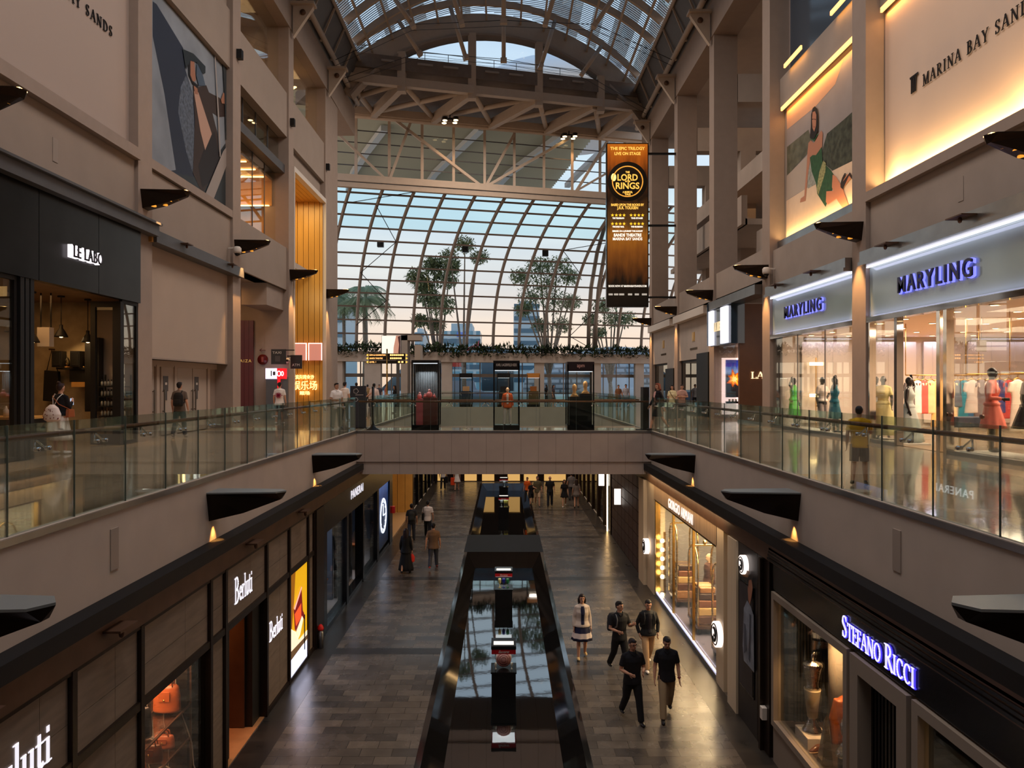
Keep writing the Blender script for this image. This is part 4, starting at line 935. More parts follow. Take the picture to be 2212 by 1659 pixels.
# ================================================================== tall lit show banner by the right wall
Yb = 45.0; x0, x1, zt, zb = (1310 - VX) / FPX * Yb, (1401 - VX) / FPX * Yb, pxZ(309, Yb), pxZ(663, Yb)
t = thing('banner_screen', 'tall glowing amber theatre banner hanging in front of the right end of the facade', 'banner', ((x0 + x1) / 2, Yb, zb))
W, H = x1 - x0, zt - zb
def pb(mb, nm, m, dep=0): o = mb.build(nm, m, t); return o
mb = MB(); mb.box((-W / 2, 0, 0), (W / 2, .35, H)); pb(mb, 'case', M_black)
def ems(n, col, e): return mat('screen_' + n, col, .4, emit=e, sample=False, spec=.1)
def scr(n, stops, e, horiz=False):          # lit artwork: amber ramp with grain, as printed on the screen
    if n in MATS: return MATS[n]
    m = bpy.data.materials.new(n); m.use_nodes = True; nt = m.node_tree; b = nt.nodes['Principled BSDF']; b.inputs['Base Color'].default_value = (0, 0, 0, 1)
    tcn = N(nt, 'ShaderNodeTexCoord'); sp = N(nt, 'ShaderNodeSeparateXYZ'); nt.links.new(tcn.outputs['Generated'], sp.inputs[0])
    nz = N(nt, 'ShaderNodeTexNoise'); nz.inputs['Scale'].default_value = 7; nz.inputs['Detail'].default_value = 8; nt.links.new(tcn.outputs['Generated'], nz.inputs['Vector'])
    ad = N(nt, 'ShaderNodeMath'); ad.operation = 'MULTIPLY_ADD'; nt.links.new(nz.outputs[0], ad.inputs[0]); ad.inputs[1].default_value = .22
    sb = N(nt, 'ShaderNodeMath'); sb.operation = 'SUBTRACT'; nt.links.new(sp.outputs['X' if horiz else 'Z'], sb.inputs[0]); sb.inputs[1].default_value = .11; nt.links.new(sb.outputs[0], ad.inputs[2])
    r = N(nt, 'ShaderNodeValToRGB'); nt.links.new(ad.outputs[0], r.inputs[0]); e_ = r.color_ramp.elements
    e_[0].position, e_[0].color = stops[0][0], lin(stops[0][1]); e_[1].position, e_[1].color = stops[-1][0], lin(stops[-1][1])
    for p, cc in stops[1:-1]: q = e_.new(p); q.color = lin(cc)
    nt.links.new(r.outputs[0], b.inputs['Emission Color']); b.inputs['Emission Strength'].default_value = e; b.inputs['Roughness'].default_value = .35
    m.cycles.emission_sampling = 'NONE'; MATS[n] = m; return m
mb = MB(); mb.box((-W / 2 + .06, -.01, .06), (W / 2 - .06, 0, H - .06))
pb(mb, 'screen', scr('banner_art', [(0, (8, 6, 4)), (.14, (20, 12, 6)), (.2, (70, 36, 12)), (.34, (120, 66, 20)), (.44, (150, 88, 24)), (.52, (84, 54, 22)), (.62, (60, 34, 12)), (.66, (30, 18, 8)), (.8, (70, 34, 10)), (.9, (160, 76, 16)), (1, (196, 104, 24))], 1.0))
mb = MB(); mb.tube([(0, -.015, H * .765), (0, -.02, H * .765)], W * .47, 40, up=(0, 0, 1)); pb(mb, 'dark_disc', ems('disc', (22, 17, 12), .8))
mb = MB(); pts = [(W * .36 * math.cos(R(a)), -.03, H * .765 + W * .36 * math.sin(R(a))) for a in range(0, 361, 9)]; mb.tube(pts, .035, 5); pb(mb, 'ring', ems('ring', (214, 150, 60), 1.0))
mb = MB(); mb.ell((-W * .33, -.035, H * .79), (.16, .01, .24), 12); pb(mb, 'glint', ems('glint', (255, 214, 130), 1.4))
GOLD = ems('gold', (238, 186, 84), 1.0); WHT = ems('white', (236, 228, 214), 1.0); YEL = ems('star', (250, 196, 50), 1.0)
def bt(txt, py, ph, wd, m, xo=0, nm='lettering', bold=.008):
    z = (663 - py) / 354 * H; h = ph / 354 * H
    return sans(txt, h, m, nm, t, width=wd * W, depth=.01, M=Matrix.Translation((t.location.x + xo * W, Yb - .03, zb + z)) @ Matrix.Rotation(R(90), 4, 'X'), align='CENTER', bold=bold)
bt('THE EPIC TRILOGY', 324, 6.5, .82, GOLD); bt('LIVE ON STAGE', 335, 6.5, .62, GOLD)
bt('THE', 374, 4, .1, GOLD); bt('LORD', 390, 14, .48, GOLD, bold=.012); bt('OF THE', 393.5, 3, .12, GOLD); bt('RINGS', 408, 14, .56, GOLD, bold=.012); bt('A MUSICAL', 417, 4, .24, GOLD); bt('TALE', 422, 4, .14, GOLD)
bt('BASED UPON THE BOOKS BY', 445, 5, .78, GOLD); bt('J.R.R. TOLKIEN', 452, 6, .5, GOLD)
for py, (a, b) in ((468, ('THE TELEGRAPH', 'THE STAGE')), (486.5, ('THE DAILY MAIL', 'THE GUARDIAN'))):
    for xo, txt in ((-.22, a), (.22, b)):
        bt(txt, py + 5, 3.2, .28, WHT, xo)
        for i in range(4):
            mb = MB(); r1 = .105; cxx = xo * W + (i - 1.5) * .235; czz = (663 - py + 3) / 354 * H
            mb.prism([(cxx + (r1 if j % 2 == 0 else r1 * .42) * math.sin(j * math.pi / 5), -.02, czz + (r1 if j % 2 == 0 else r1 * .42) * math.cos(j * math.pi / 5)) for j in range(10)], (0, -.01, 0)); pb(mb, 'star', YEL)
bt('EMBARK ON A JOURNEY THIS AUGUST', 501, 3.4, .72, WHT); bt('SANDS THEATRE', 511, 6.5, .66, WHT, bold=.012); bt('MARINA BAY SANDS', 519, 6, .7, WHT)
bt('BOOK NOW AT MARINABAYSANDS.COM', 620, 4.2, .9, WHT, bold=.005)
for i, (xo, wd) in enumerate(((-.4, .1), (-.27, .1), (-.14, .12), (.06, .1), (.22, .1), (.4, .12))):
    mb = MB(); mb.box((xo * W - wd * W / 2, -.02, (663 - 638) / 354 * H), (xo * W + wd * W / 2, -.012, (663 - 634) / 354 * H)); pb(mb, 'sponsor_mark', ems('dimwhite', (170, 164, 154), .8))
for q in (.6, H * .5, H - .6):
    mb = MB(); mb.bar((W / 2, .18, q), (10.495 - (x0 + x1) / 2, .18, q), .12, .12); pb(mb, 'wall_arm', M_blackm)
# ================================================================== upper shops, left
for nm in ():
    pass
def frame_rect(mb, s, x, ya, yb, za, zb, w, d=.08, mi=0):
    mb.box((s * (x - d / 2), ya, za), (s * (x + d / 2), ya + w, zb), mi); mb.box((s * (x - d / 2), yb - w, za), (s * (x + d / 2), yb, zb), mi)
    mb.box((s * (x - d / 2), ya + w, zb - w), (s * (x + d / 2), yb - w, zb), mi); mb.box((s * (x - d / 2), ya + w, za), (s * (x + d / 2), yb - w, za + w), mi)
M_steelblk = mat('blackened_steel', (24, 24, 25), .28, .75, var=.5, vscale=1.4)
M_wallpale = mat('distressed_plaster', (168, 152, 122), .85, var=.22, vscale=2.2, bump=.3, bscale=14)
t = thing('storefront', 'perfume shop front of blackened steel with tall folding glass doors on the left upper level', 'shop front', (-10.5, 18, 0))
def pc(mb, nm, m, w=None): w = w or t; o = mb.build(nm, m, w); o.matrix_parent_inverse = Matrix.LocRotScale(w.location, w.rotation_euler, None).inverted(); return o
mb = MB()
for a, b in ((14.65, 16.6), (16.62, 19.05), (19.07, 21.26)): mb.box((-10.62, a, 4.0), (-10.42, b, 6.05))
pc(mb, 'fascia', M_steelblk)
mb = MB(); mb.box((-10.7, 14.62, 6.05), (-10.2, 21.95, 6.4)); mb.box((-10.19, 14.62, 6.36), (-10.1, 21.95, 6.42)); pc(mb, 'shutter_housing', M_grey)
for a, b in ((14.7, 16.0), (20.4, 21.28)):
    mb = MB(); frame_rect(mb, -1, 10.55, a, b, 0.02, 4.0, .09); fr = pc(mb, 'frame', M_blackm); mb = MB(); mb.box((-10.56, a + .09, .1), (-10.54, b - .09, 3.9)); pc(mb, 'pane', M_glass)
for k in range(3):
    mb = MB(); mb.box((-10.7, 16.02 + .17 * k, .02), (-10.45, 16.15 + .17 * k, 4.0)); pc(mb, 'folded_door', M_blackm)
mb = MB(); mb.box((-11.35, 20.34, .02), (-11.22, 20.44, 3.95)); mb.box((-10.72, 20.3, .02), (-10.5, 20.48, 3.95)); mb.box((-11.22, 20.34, 3.8), (-10.72, 20.44, 3.95)); mb.box((-11.22, 20.34, .02), (-10.72, 20.44, .3)); pc(mb, 'swung_door', M_blackm)
mb = MB(); mb.box((-11.22, 20.38, .3), (-10.72, 20.4, 3.8)); pc(mb, 'door_pane', M_glass)
M_letback = mat('white_letter_glow', (255, 244, 250), emit=1.6)
sans('LE LABO', .31, M_letback, 'letter_glow', t, width=1.32, depth=.1, M=onwall(-1, -10.36, 17.68, 4.72), bold=.008, space=1.15)
sans('LE LABO', .31, M_blackm, 'lettering', t, width=1.28, depth=.03, M=onwall(-1, -10.28, 17.72, 4.72), space=1.15)
# its room
m = MB(); m.box((-16, 21.55, 0), (-10.7, 21.75, 4.15)); m.box((-16.2, 14.5, 0), (-16, 21.75, 4.15)); m.box((-16, 14.4, 0), (-10.6, 14.6, 4.15)); struct('wall_perfume_shop', m, M_wallpale)
m = MB(); m.box((-16, 14.6, 4.06), (-10.6, 21.6, 4.2)); struct('ceiling_perfume_shop', m, mat('pressed_tin_ceiling', (120, 92, 62), .5, var=.2))
light('AREA', 'shop_light', (-12.5, 18.6, 4.0), 38, (255, 190, 120), size=2)
M_lampwhite = mat('lamp_shade_white', (220, 215, 200), .5)
for k, (x, y, zz) in enumerate(((-11.95, 20.0, 2.95), (-12.15, 19.1, 2.75), (-11.65, 20.75, 2.85), (-12.55, 18.9, 3.0), (-11.3, 16.0, 2.98))):
    t2 = thing('pendant_lamp', ('black cone pendant lamp over the bright pool of light on the shop wall', 'black cone pendant lamp beside the white hanging box', 'black cone pendant lamp close to the swung black door', 'black cone pendant lamp half hidden by the folded doors', 'white cone pendant lamp seen through the left shop pane')[k], 'lamp', (x, y, zz))
    mb = MB(); mb.lathe((0, 0, 0), [(.17, 0), (.165, .03), (.1, .16), (.045, .24), (.045, .33)], 16); mb.build('shade', M_blackm if k < 4 else M_lampwhite, t2); mb = MB(); mb.tube([(0, 0, .33), (0, 0, 4.06 - zz)], .012, 6); mb.build('cord', M_blackm, t2)
    mb = MB(); mb.lathe((0, 0, 4.02 - zz), [(.09, 0), (.09, .04)], 12); mb.build('ceiling_rose', M_blackm, t2); mb = MB(); mb.ell((0, 0, .03), (.06, .06, .05), 10); mb.build('bulb', M_glow_w, t2)
    light('SPOT', 'pendant_light', (x, y + (.6 if k == 0 else 0), zz - .03 + (.25 if k == 0 else 0)), 32 if k == 0 else 12, (255, 205, 140), rot=(R(28) if k == 0 else 0, 0, 0), spot=100, blend=.4)
t2 = thing('hanging_box', 'white box hung on two dark rods from the perfume shop ceiling', 'box', (-12.0, 19.4, 2.78)); mb = MB(); mb.box((-.16, -.1, -.12), (.16, .1, .38)); mb.build('box', M_white, t2); mb = MB(); mb.tube([(-.12, 0, .38), (-.12, 0, 1.28)], .02, 6); mb.tube([(.14, 0, .38), (.14, 0, 1.28)], .02, 6); mb.build('rod', M_blackm, t2)
t2 = thing('wall_shelf', 'dark wall shelf with small cabinet box in the perfume shop', 'shelf', (-12.3, 21.3, 2.1)); mb = MB(); mb.box((-.45, -.2, 0), (.75, .25, .05)); mb.build('board', M_blackm, t2); mb = MB(); mb.box((-.1, -.15, -.36), (.35, .25, 0)); mb.build('box', M_blackm, t2); mb = MB(); mb.box((-.04, -.16, -.5), (.35, .25, -.36)); mb.build('lower_shelf', M_woodlit, t2)
M_clear = glass('clear_jar', (240, 240, 235), 1.45, 1.2)
for k, x in enumerate((-12.55, -12.32, -11.98)):
    t2 = thing('bell_jar', 'glass bell jar on the dark wall shelf, %s of three' % ('left', 'middle', 'right')[k], 'jar', (x, 21.25, 2.15)); mb = MB(); mb.lathe((0, 0, .04), [(.09, 0), (.09, .16), (.06, .24), (.02, .28), (.02, .31)], 14); mb.build('cover', M_clear, t2); mb = MB(); mb.lathe((0, 0, 0), [(.1, 0), (.1, .04)], 14); mb.build('base', M_woodlit, t2); mb = MB(); mb.lathe((0, 0, .04), [(.035, 0), (.035, .1), (.012, .11), (.012, .14)], 10); mb.build('bottle', mat('amber_liquid', (170, 120, 40), .2), t2)
for k, (x, za, zb_, w_, lb) in enumerate(((-12.68, 2.16, 2.62, .14, 'slim dark canister left of the bell jars'), (-12.16, 2.16, 2.62, .14, 'slim dark canister between the bell jars'), (-11.68, .9, 3.0, .2, 'tall black cabinet on the perfume shop wall'))):
    mb = MB(); mb.box((x - w_, 21.0, za), (x + w_, 21.26, zb_)); mb.box((x - w_ * .8, 20.98, za + .04), (x + w_ * .8, 21.0, zb_ - .04)); tag(mb.build('cabinet' if k == 2 else 'canister', M_blackm, bevel=.01), lb, 'cabinet' if k == 2 else 'canister')
t2 = thing('tote_bag', 'black tote bag hanging on a hook on the perfume shop wall', 'bag', (-13.05, 21.35, 1.3)); mb = MB(); mb.prism([(-.2, -.07, -.1), (.26, -.07, -.14), (.24, -.07, .75), (-.16, -.07, .78)], (0, .14, 0)); mb.build('bag', M_blackm, t2, bevel=.02); mb = MB(); mb.tube([(-.12, 0, .76), (.02, 0, 1.35), (.2, 0, .74)], .014, 6); mb.build('handle', M_blackm, t2); mb = MB(); mb.bar((.02, .12, 1.38), (.02, -.1, 1.38), .05, .05); mb.build('hook', M_darkm, t2)
# bottle shelves behind the swung door
t2 = thing('display_rack', 'black shelf rack with rows of small perfume bottles behind the swung door', 'rack', (-11.0, 21.0, .75))
for q in range(4): mb = MB(); mb.box((-.4, -.15, .28 * q), (.35, .2, .28 * q + .03)); mb.build('shelf', M_blackm, t2)
for q in (-.4, .33): mb = MB(); mb.box((q, .15, -.75), (q + .03, .2, 1.2)); mb.build('upright', M_blackm, t2)
M_bot = mat('perfume_bottle', (190, 186, 170), .25); M_cap = mat('perfume_cap', (30, 30, 30), .4)
first = None
for q in range(4):
    for j in range(8):
        if first is None:
            first = tag(bpy.data.objects.new('perfume_bottle', None), 'small pale perfume bottle with black cap on the black shelf rack', 'bottle', 'perfume bottles on the black shelf rack'); COL.objects.link(first); mb = MB(); mb.lathe((0, 0, 0), [(.03, 0), (.03, .12), (.012, .135), (.012, .15)], 8); mb.build('flask', M_bot, first); mb = MB(); mb.lathe((0, 0, .15), [(.017, 0), (.017, .04)], 8); mb.build('cap', M_cap, first); b = first
        else: b = copy_tree(first)
        b.location = (-11.36 + .09 * j, 20.95, .78 + .28 * q)
t2 = thing('shop_counter', 'low wooden counter with white goods inside the perfume shop entrance', 'counter', (-12.2, 18.3, 0)); mb = MB(); mb.box((-.9, -.5, .0), (.6, .5, .82)); mb.build('base', M_blackm, t2); mb = MB(); mb.box((-.95, -.55, .82), (.65, .55, .88)); mb.build('top', M_woodlit, t2)
for k in range(3):
    mb = MB(); mb.lathe((0, 0, 0), [(.06, 0), (.06, .16), (.03, .2), (.02, .26)], 10); tag(mb.build('lotion_bottle', M_white, loc=(-12.6 + .22 * k, 18.1, .88)), 'white lotion bottle on the wooden shop counter', 'bottle', 'lotion bottles on the shop counter')
t2 = thing('table_lamp', 'white table lamp behind the left pane of the perfume shop', 'lamp', (-12.2, 17.4, .0)); mb = MB(); mb.tube([(0, 0, 0), (0, 0, 2.0)], .02, 8); mb.lathe((0, 0, 0), [(.14, 0), (.14, .03)], 12); mb.build('stand', M_white, t2); mb = MB(); mb.lathe((0, 0, 1.95), [(.17, 0), (.05, .3)], 14); mb.build('shade', mat('lit_shade', (250, 226, 180), .6, emit=1.2), t2)
# blank bay: doors
m = MB(); m.box((-11.4, 22.1, 0), (-11.2, 28.75, 2.5)); m.box((-11.2, 22.1, 2.45), (-10.7, 28.75, 2.5)); struct('wall_left_recess', m, M_pil)
M_doorp = mat('door_taupe', (168, 152, 138), .55); M_handle = mat('pull_handle', (120, 112, 104), .3, .9); M_plate = mat('notice_grey', (74, 68, 66), .5)
dn = 0
for ya, yb, hy in ((22.6, 23.6, 23.5), (24.1, 25.0, 24.2), (25.3, 26.5, 26.4), (26.55, 27.75, 26.65)):
    dn += 1; m = MB(); m.box((-11.2, ya, .02), (-11.14, yb, 2.25)); d = struct('door_%d' % (dn + 1), m, M_doorp, bevel=.008)
    m = MB(); m.bar((-11.08, hy, .75), (-11.08, hy, 1.5), .03, .05); m.bar((-11.14, hy, .8), (-11.08, hy, .8), .03, .03); m.bar((-11.14, hy, 1.45), (-11.08, hy, 1.45), .03, .03); m.build('door_handle', M_handle, d)
    if dn in (1, 2, 4): m = MB(); yc = ya + .3; m.box((-11.135, yc - .17, 1.45), (-11.125, yc + .17, 1.95)); m.box((-11.13, yc - .08, 1.15), (-11.12, yc + .08, 1.45)); m.box((-11.125, yc - .07, 1.66), (-11.118, yc + .07, 1.74), 1); m.build('door_notice', [M_plate, M_white], d)
m = MB(); m.box((-11.2, 22.1, 2.25), (-11.12, 28.75, 2.45))
for y in (22.35, 23.8, 25.1, 27.9): m.box((-11.2, y - .1, 0), (-11.1, y + .1, 2.3))
struct('trim_30', m, M_cream)
t = thing('shutter_housing', 'long grey metal shutter box across the blank cream wall on the left', 'shutter box', (-10.5, 25, 5.9)); mb = MB(); mb.box((-.25, -3.0, 0), (.2, 4.4, .36)); mb.build('box', M_grey, t); mb = MB(); mb.box((-.24, -3.1, .0), (.1, -3.0, .36)); mb.build('end_cap', M_woodlit, t)
for y in (-1.2, 2.8): mb = MB(); mb.box((.2, y - .2, .26), (.45, y + .2, .29)); mb.ell((.32, y, .2), (.04, .04, .06), 8); mb.build('sprinkler', M_darkm, t)
# red shop recess
m = MB(); m.box((-16, 36.2, 0), (-10.7, 36.35, 6.3)); m.box((-16, 29.3, 0), (-15.8, 36.2, 6.4)); m.box((-16, 29.4, 6.3), (-10.7, 36.2, 6.45)); m.box((-11.9, 33.6, 5.3), (-10.75, 36.2, 6.3)); struct('wall_left_passage', m, M_pil)
light('AREA', 'passage_light', (-13.2, 33, 6.1), 60, (255, 186, 110), size=2)
M_red = mat('dark_red_panel', (88, 14, 10), .35, var=.1)
t = thing('shop_sign_panel', 'tall dark red shop panel lettered in gold in the left passage', 'sign', (-12.55, 36.1, 0)); mb = MB()
for j in range(6): mb.box((-.95 + .22 * j, -.05, 0), (-.95 + .22 * j + .21, .05, 4.8))
mb.build('panel', M_red, t); sans('PAIZA', .15, mat('gold_letter_flat', (220, 180, 100), .4, emit=.3), 'lettering', t, width=.68, depth=.02, M=onwall(0, -12.95, 36.02, 2.76), space=1.3)
t = thing('round_sign', 'dark red round restroom sign with an arrow above it on the left pier', 'sign', (-11.75, 36.12, 2.9)); mb = MB(); mb.tube([(0, .05, 0), (0, -.03, 0)], .25, 24); mb.build('disc', M_red, t); mb = MB(); mb.box((-.05, -.04, -.12), (.05, -.03, .12)); mb.build('figure', mat('faded_red', (140, 60, 56), .5), t)
mb = MB(); mb.box((-.14, -.02, .44), (.14, 0, .47)); mb.prism([(-.16, -.02, .455), (-.05, -.02, .54), (-.02, -.02, .54), (-.11, -.02, .455), (-.02, -.02, .37), (-.05, -.02, .37)], (0, .02, 0)); mb.build('arrow', M_red, t)
t = thing('hanging_sign', 'dark hanging blade sign with a pictogram beside the red kiosk', 'sign', (-10.62, 35.45, 2.75)); mb = MB(); mb.box((-.5, -.04, -.1), (.2, .04, .62)); mb.build('board', mat('sign_charcoal', (44, 40, 38), .5), t); sans('TAXI', .12, M_white, 'lettering', t, width=.42, depth=.01, M=onwall(0, -11.05, 35.4, 3.15)); mb = MB(); mb.box((-.3, -.06, .02), (-.05, -.05, .3)); mb.build('pictogram', M_plate, t); mb = MB(); mb.box((.2, -.03, .55), (.6, .03, .6)); mb.build('arm', M_blackm, t)
t = thing('hanging_sign', 'dark hanging blade sign reading ATM in front of the golden wall', 'sign', (-10.0, 36.0, 2.45)); mb = MB(); mb.box((-.35, -.04, 0), (.2, .04, .66)); mb.build('board', mat('sign_charcoal', (44, 40, 38), .5), t); sans('ATM', .13, M_white, 'lettering', t, width=.36, depth=.01, M=onwall(0, -10.27, 35.95, 2.57)); mb = MB(); mb.box((-.52, -.03, .58), (-.3, .03, .64)); mb.build('arm', M_blackm, t)
# bank kiosk
t = thing('bank_kiosk', 'lit red and white cash machine kiosk at the left wall', 'kiosk', (-10.78, 35.3, 0)); mb = MB(); mb.box((-.55, 0, 0), (.28, .75, 2.05)); mb.build('cabinet', M_grey, t); mb = MB(); mb.box((-.55, -.06, 1.95), (.0, .4, 2.45)); mb.build('white_lightbox', mat('kiosk_white', (235, 225, 255), emit=1.6), t); mb = MB(); mb.box((.0, -.08, 1.95), (.33, .4, 2.45)); mb.box((.02, -.07, .9), (.14, 0, 1.95)); mb.build('red_lightbox', mat('kiosk_red', (225, 20, 30), emit=1.2), t)
mb = MB(); pts = [(.1 + .08 * math.cos(R(a)), -.1, 2.2 + .12 * math.sin(R(a))) for a in range(0, 361, 30)]; mb.tube(pts, .02, 6); pts = [(.26 + .05 * math.cos(R(a)), -.1, 2.2 + .1 * math.sin(R(a))) for a in range(0, 361, 30)]; mb.tube(pts, .02, 6); mb.build('logo', mat('kiosk_logo', (255, 240, 240), emit=1.5), t)
mb = MB(); mb.box((-.3, -.07, 2.08), (-.25, -.06, 2.34)); mb.box((-.2, -.07, 2.12), (-.08, -.06, 2.3)); mb.build('panel_mark', M_plate, t)
t = thing('wall_bell', 'small round white fitting on the wall above the kiosk', 'fitting', (-10.55, 36.15, 2.85)); mb = MB(); mb.tube([(0, 0, 0), (0, -.06, 0)], .13, 16); mb.build('ring', M_white, t); mb = MB(); mb.tube([(0, -.06, 0), (0, -.075, 0)], .06, 12); mb.build('core', M_blackm, t)
# golden slatted niche
M_goldwood = mat('golden_veneer', (200, 152, 74), .35, var=.06, stretch=(1, 1, .1), vscale=5)
m = MB(); mg = MB()
for a, b in ((-13.6, -13.1), (-13.1, -12.7), (-12.7, -12.36), (-12.36, -12.1), (-12.1, -11.75), (-11.75, -11.45), (-11.45, -11.1), (-11.1, -10.8), (-10.8, -10.62)):
    m.box((a + .012, 43.45, 0), (b - .012, 43.6, 12.4))
for j in range(12): m.box((-13.6 + .255 * j, 37.05, 12.4), (-13.6 + .255 * j + .24, 43.6, 12.5))
m.box((-13.6, 37.05, 0), (-13.5, 43.6, 12.4)); m.box((-13.6, 36.95, 0), (-10.7, 37.05, 12.4)); mg.box((-13.6, 43.6, 0), (-10.6, 43.65, 12.5))
struct('wall_golden_niche', m, M_goldwood); struct('trim_31', mg, M_darkm)
m = MB(); m.box((-10.75, 37.02, 12.35), (-10.45, 43.65, 12.6)); m.box((-10.75, 37.02, 0), (-10.45, 37.12, 12.35)); m.box((-10.75, 43.55, 0), (-10.45, 43.62, 12.35)); struct('trim_32', m, M_white)
light('AREA', 'niche_light', (-11.8, 40.5, 12.3), 170, (255, 220, 150), size=1.5, size_y=4)
light('AREA', 'niche_light', (-11.6, 40.2, 7.0), 30, (255, 220, 150), rot=(R(80), 0, 0), size=1.0)
t = thing('niche_downlight', 'small lit downlight in the golden niche ceiling', 'lamp', (-12.4, 38.6, 12.38)); mb = MB(); mb.lathe((0, 0, -.02), [(.1, 0), (.1, .02)], 12); mb.build('lens', M_glow_w, t)
M_pink = mat('pink_lit_panel', (190, 130, 120), .3, emit=.55, ecol=(225, 150, 130)); M_pinkf = mat('pink_led_edge', (255, 200, 190), emit=3)
t = thing('wall_sconce', 'pair of square pink lit panels on the golden wall', 'wall lamp', (-11.45, 43.3, 3.1))
for q in (-.45, .45):
    mb = MB(); mb.box((q - .38, -.08, 0), (q + .38, .1, 1.0)); p = mb.build('panel', M_pink, t); mb = MB(); mb.box((q - .4, -.1, 0), (q - .36, -.07, 1.0)); mb.box((q + .36, -.1, 0), (q + .4, -.07, 1.0)); mb.box((q - .4, -.1, .97), (q + .4, -.07, 1.01)); mb.build('led_edge', M_pinkf, p)
M_neon = mat('gold_neon', (255, 206, 130), emit=2.2)
t = thing('neon_sign', 'glowing gold Chinese neon lettering in three lines on the golden wall', 'sign', (-11.6, 43.3, 1.4))
for txt, zz, hh, ww in (('滨海湾金沙', 2.02, .2, 1.1), ('娱乐场', 1.42, .42, 1.45), ('赌场', 1.1, .18, .6)):
    o = sans(txt, hh, M_neon, 'lettering', t, width=ww, depth=.04, M=onwall(0, -11.62, 43.25, zz), align='CENTER', bold=.004)

# ================================================================== upper shops, right: the fashion boutique
M_frost = mat('frosted_white_glass', (150, 164, 158), .1, spec=.8)
M_halo = mat('blue_halo', (120, 124, 250), emit=1.5); M_navy = mat('navy_letter', (34, 30, 66), .35)
M_ledw = mat('white_led', (240, 240, 255), emit=2.2)
t = thing('storefront', 'brightly lit fashion boutique front with frosted sign bands on the right upper level', 'shop front', (10.6, 22, 0))
for (ya, yb) in ((14.4, 21.45), (22.35, 29.2)):
    mb = MB(); mb.box((10.6, ya, 3.62), (10.75, yb, 5.06)); pc(mb, 'sign_band', M_frost)
    mb = MB(); mb.box((10.5, ya, 5.04), (10.56, yb, 5.08)); mb.box((10.62, ya, 3.58), (10.66, yb, 3.61)); pc(mb, 'led_strip', M_ledw)
    mb = MB(); mb.box((10.5, ya, 3.46), (10.75, yb, 3.6)); pc(mb, 'beam', M_polish)
    mb = MB(); mb.box((10.3, ya, 5.09), (10.9, yb, 5.5)); mb.box((10.25, ya, 5.09), (10.31, yb, 5.2)); pc(mb, 'shutter_housing', M_metal)
    for q in (ya + 2, ya + 5.2): mb = MB(); mb.box((9.95, q - .3, 5.36), (10.3, q + .3, 5.39)); mb.ell((10.1, q, 5.3), (.05, .05, .07), 8); pc(mb, 'sprinkler', M_darkm)
    light('AREA', 'band_light', (10.45, (ya + yb) / 2, 5.0), 7, (214, 214, 255), rot=(0, R(-35), 0), size=.1, size_y=yb - ya)
    light('AREA', 'band_light', (10.5, (ya + yb) / 2, 3.66), 5, (200, 200, 255), rot=(0, R(-150), 0), size=.06, size_y=yb - ya)
for (y0, wd, z0, hh) in ((19.72, 3.12, 4.1, .44), (27.7, 3.2, 4.15, .44)):
    sans('MARYLING', hh, M_halo, 'letter_glow', t, width=wd + .06, depth=.03, M=onwall(1, 10.56, y0 + .03, z0 - .01), bold=.022, space=1.3)
    sans('MARYLING', hh, M_navy, 'lettering', t, width=wd, depth=.05, M=onwall(1, 10.5, y0, z0), bold=.004, space=1.3)
for (ya, yb, za) in ((14.4, 17.7, .1), (19.95, 21.45, .1), (22.35, 29.2, .1)):
    mb = MB(); mb.box((10.62, ya, za), (10.64, yb, 3.46)); pc(mb, 'pane', M_glass)
    mb = MB(); mb.box((10.55, ya, 0), (10.72, yb, .1)); pc(mb, 'plinth', M_metal)
for y in (17.7, 17.98, 19.93, 21.4): mb = MB(); mb.box((10.54, y - .07, 0), (10.72, y + .07, 3.46)); pc(mb, 'post', M_chrome if y != 19.93 else M_polish)
for y in (24.5, 26.8): mb = MB(); mb.box((10.615, y - .008, .1), (10.645, y + .008, 3.46)); pc(mb, 'glazing_joint', M_grey)
for y in (16.4, 17.55): mb = MB(); mb.tube([(10.56, y, .95), (10.62, y, .95)], .05, 10); pc(mb, 'door_knob', M_darkm)
m = MB(); m.box((10.8, 28.7, 0), (21, 28.9, 3.55)); m.box((20.8, 14.2, 0), (21, 28.9, 3.55)); m.box((11, 14.0, 0), (21, 14.2, 3.55)); struct('wall_boutique', m, M_white)
for k, (xa, xb) in enumerate(((11.5, 13.3), (14.3, 15.9), (16.2, 17.2), (17.9, 20.6))):
    m = MB(); m.box((xa, 28.55, .2), (xb, 28.62, 3.32)); 
    for q in range(1, 3): m.box((xa + (xb - xa) * q / 3 - .008, 28.53, .2), (xa + (xb - xa) * q / 3 + .008, 28.55, 3.32))
    o = m.build('wall_panel', M_white); tag(o, 'white lit wall panel in the boutique, %s from the shop window' % ('first', 'second', 'third', 'fourth')[k], 'panel')
    light('AREA', 'cove_light', ((xa + xb) / 2, 28.4, 3.42), 14, (226, 222, 255), rot=(R(-20), 0, 0), size=xb - xa, size_y=.1)
m = MB(); m.box((10.78, 14.2, 3.5), (21, 28.9, 3.7)); struct('ceiling_boutique', m, mat('boutique_ceiling', (216, 196, 172), .6))
m = MB(); m.box((10.78, 14.2, 0), (21, 28.9, .012)); struct('floor_boutique', m, mat('boutique_floor', (168, 140, 112), .25, var=.1))
m = MB(); m.box((10.8, 14.4, .012), (11.7, 17.6, .1)); m.box((10.8, 20.1, .012), (11.6, 28.6, .06)); tag(m.build('display_plinth', M_white), 'low white display plinth along the boutique window', 'plinth')
for (x, y) in ((13, 17), (13, 21), (13, 25.5), (17, 18.5), (17, 24)): light('AREA', 'boutique_light', (x, y, 3.45), 280, (255, 222, 190), size=2.4)
dl = None; random.seed(3)
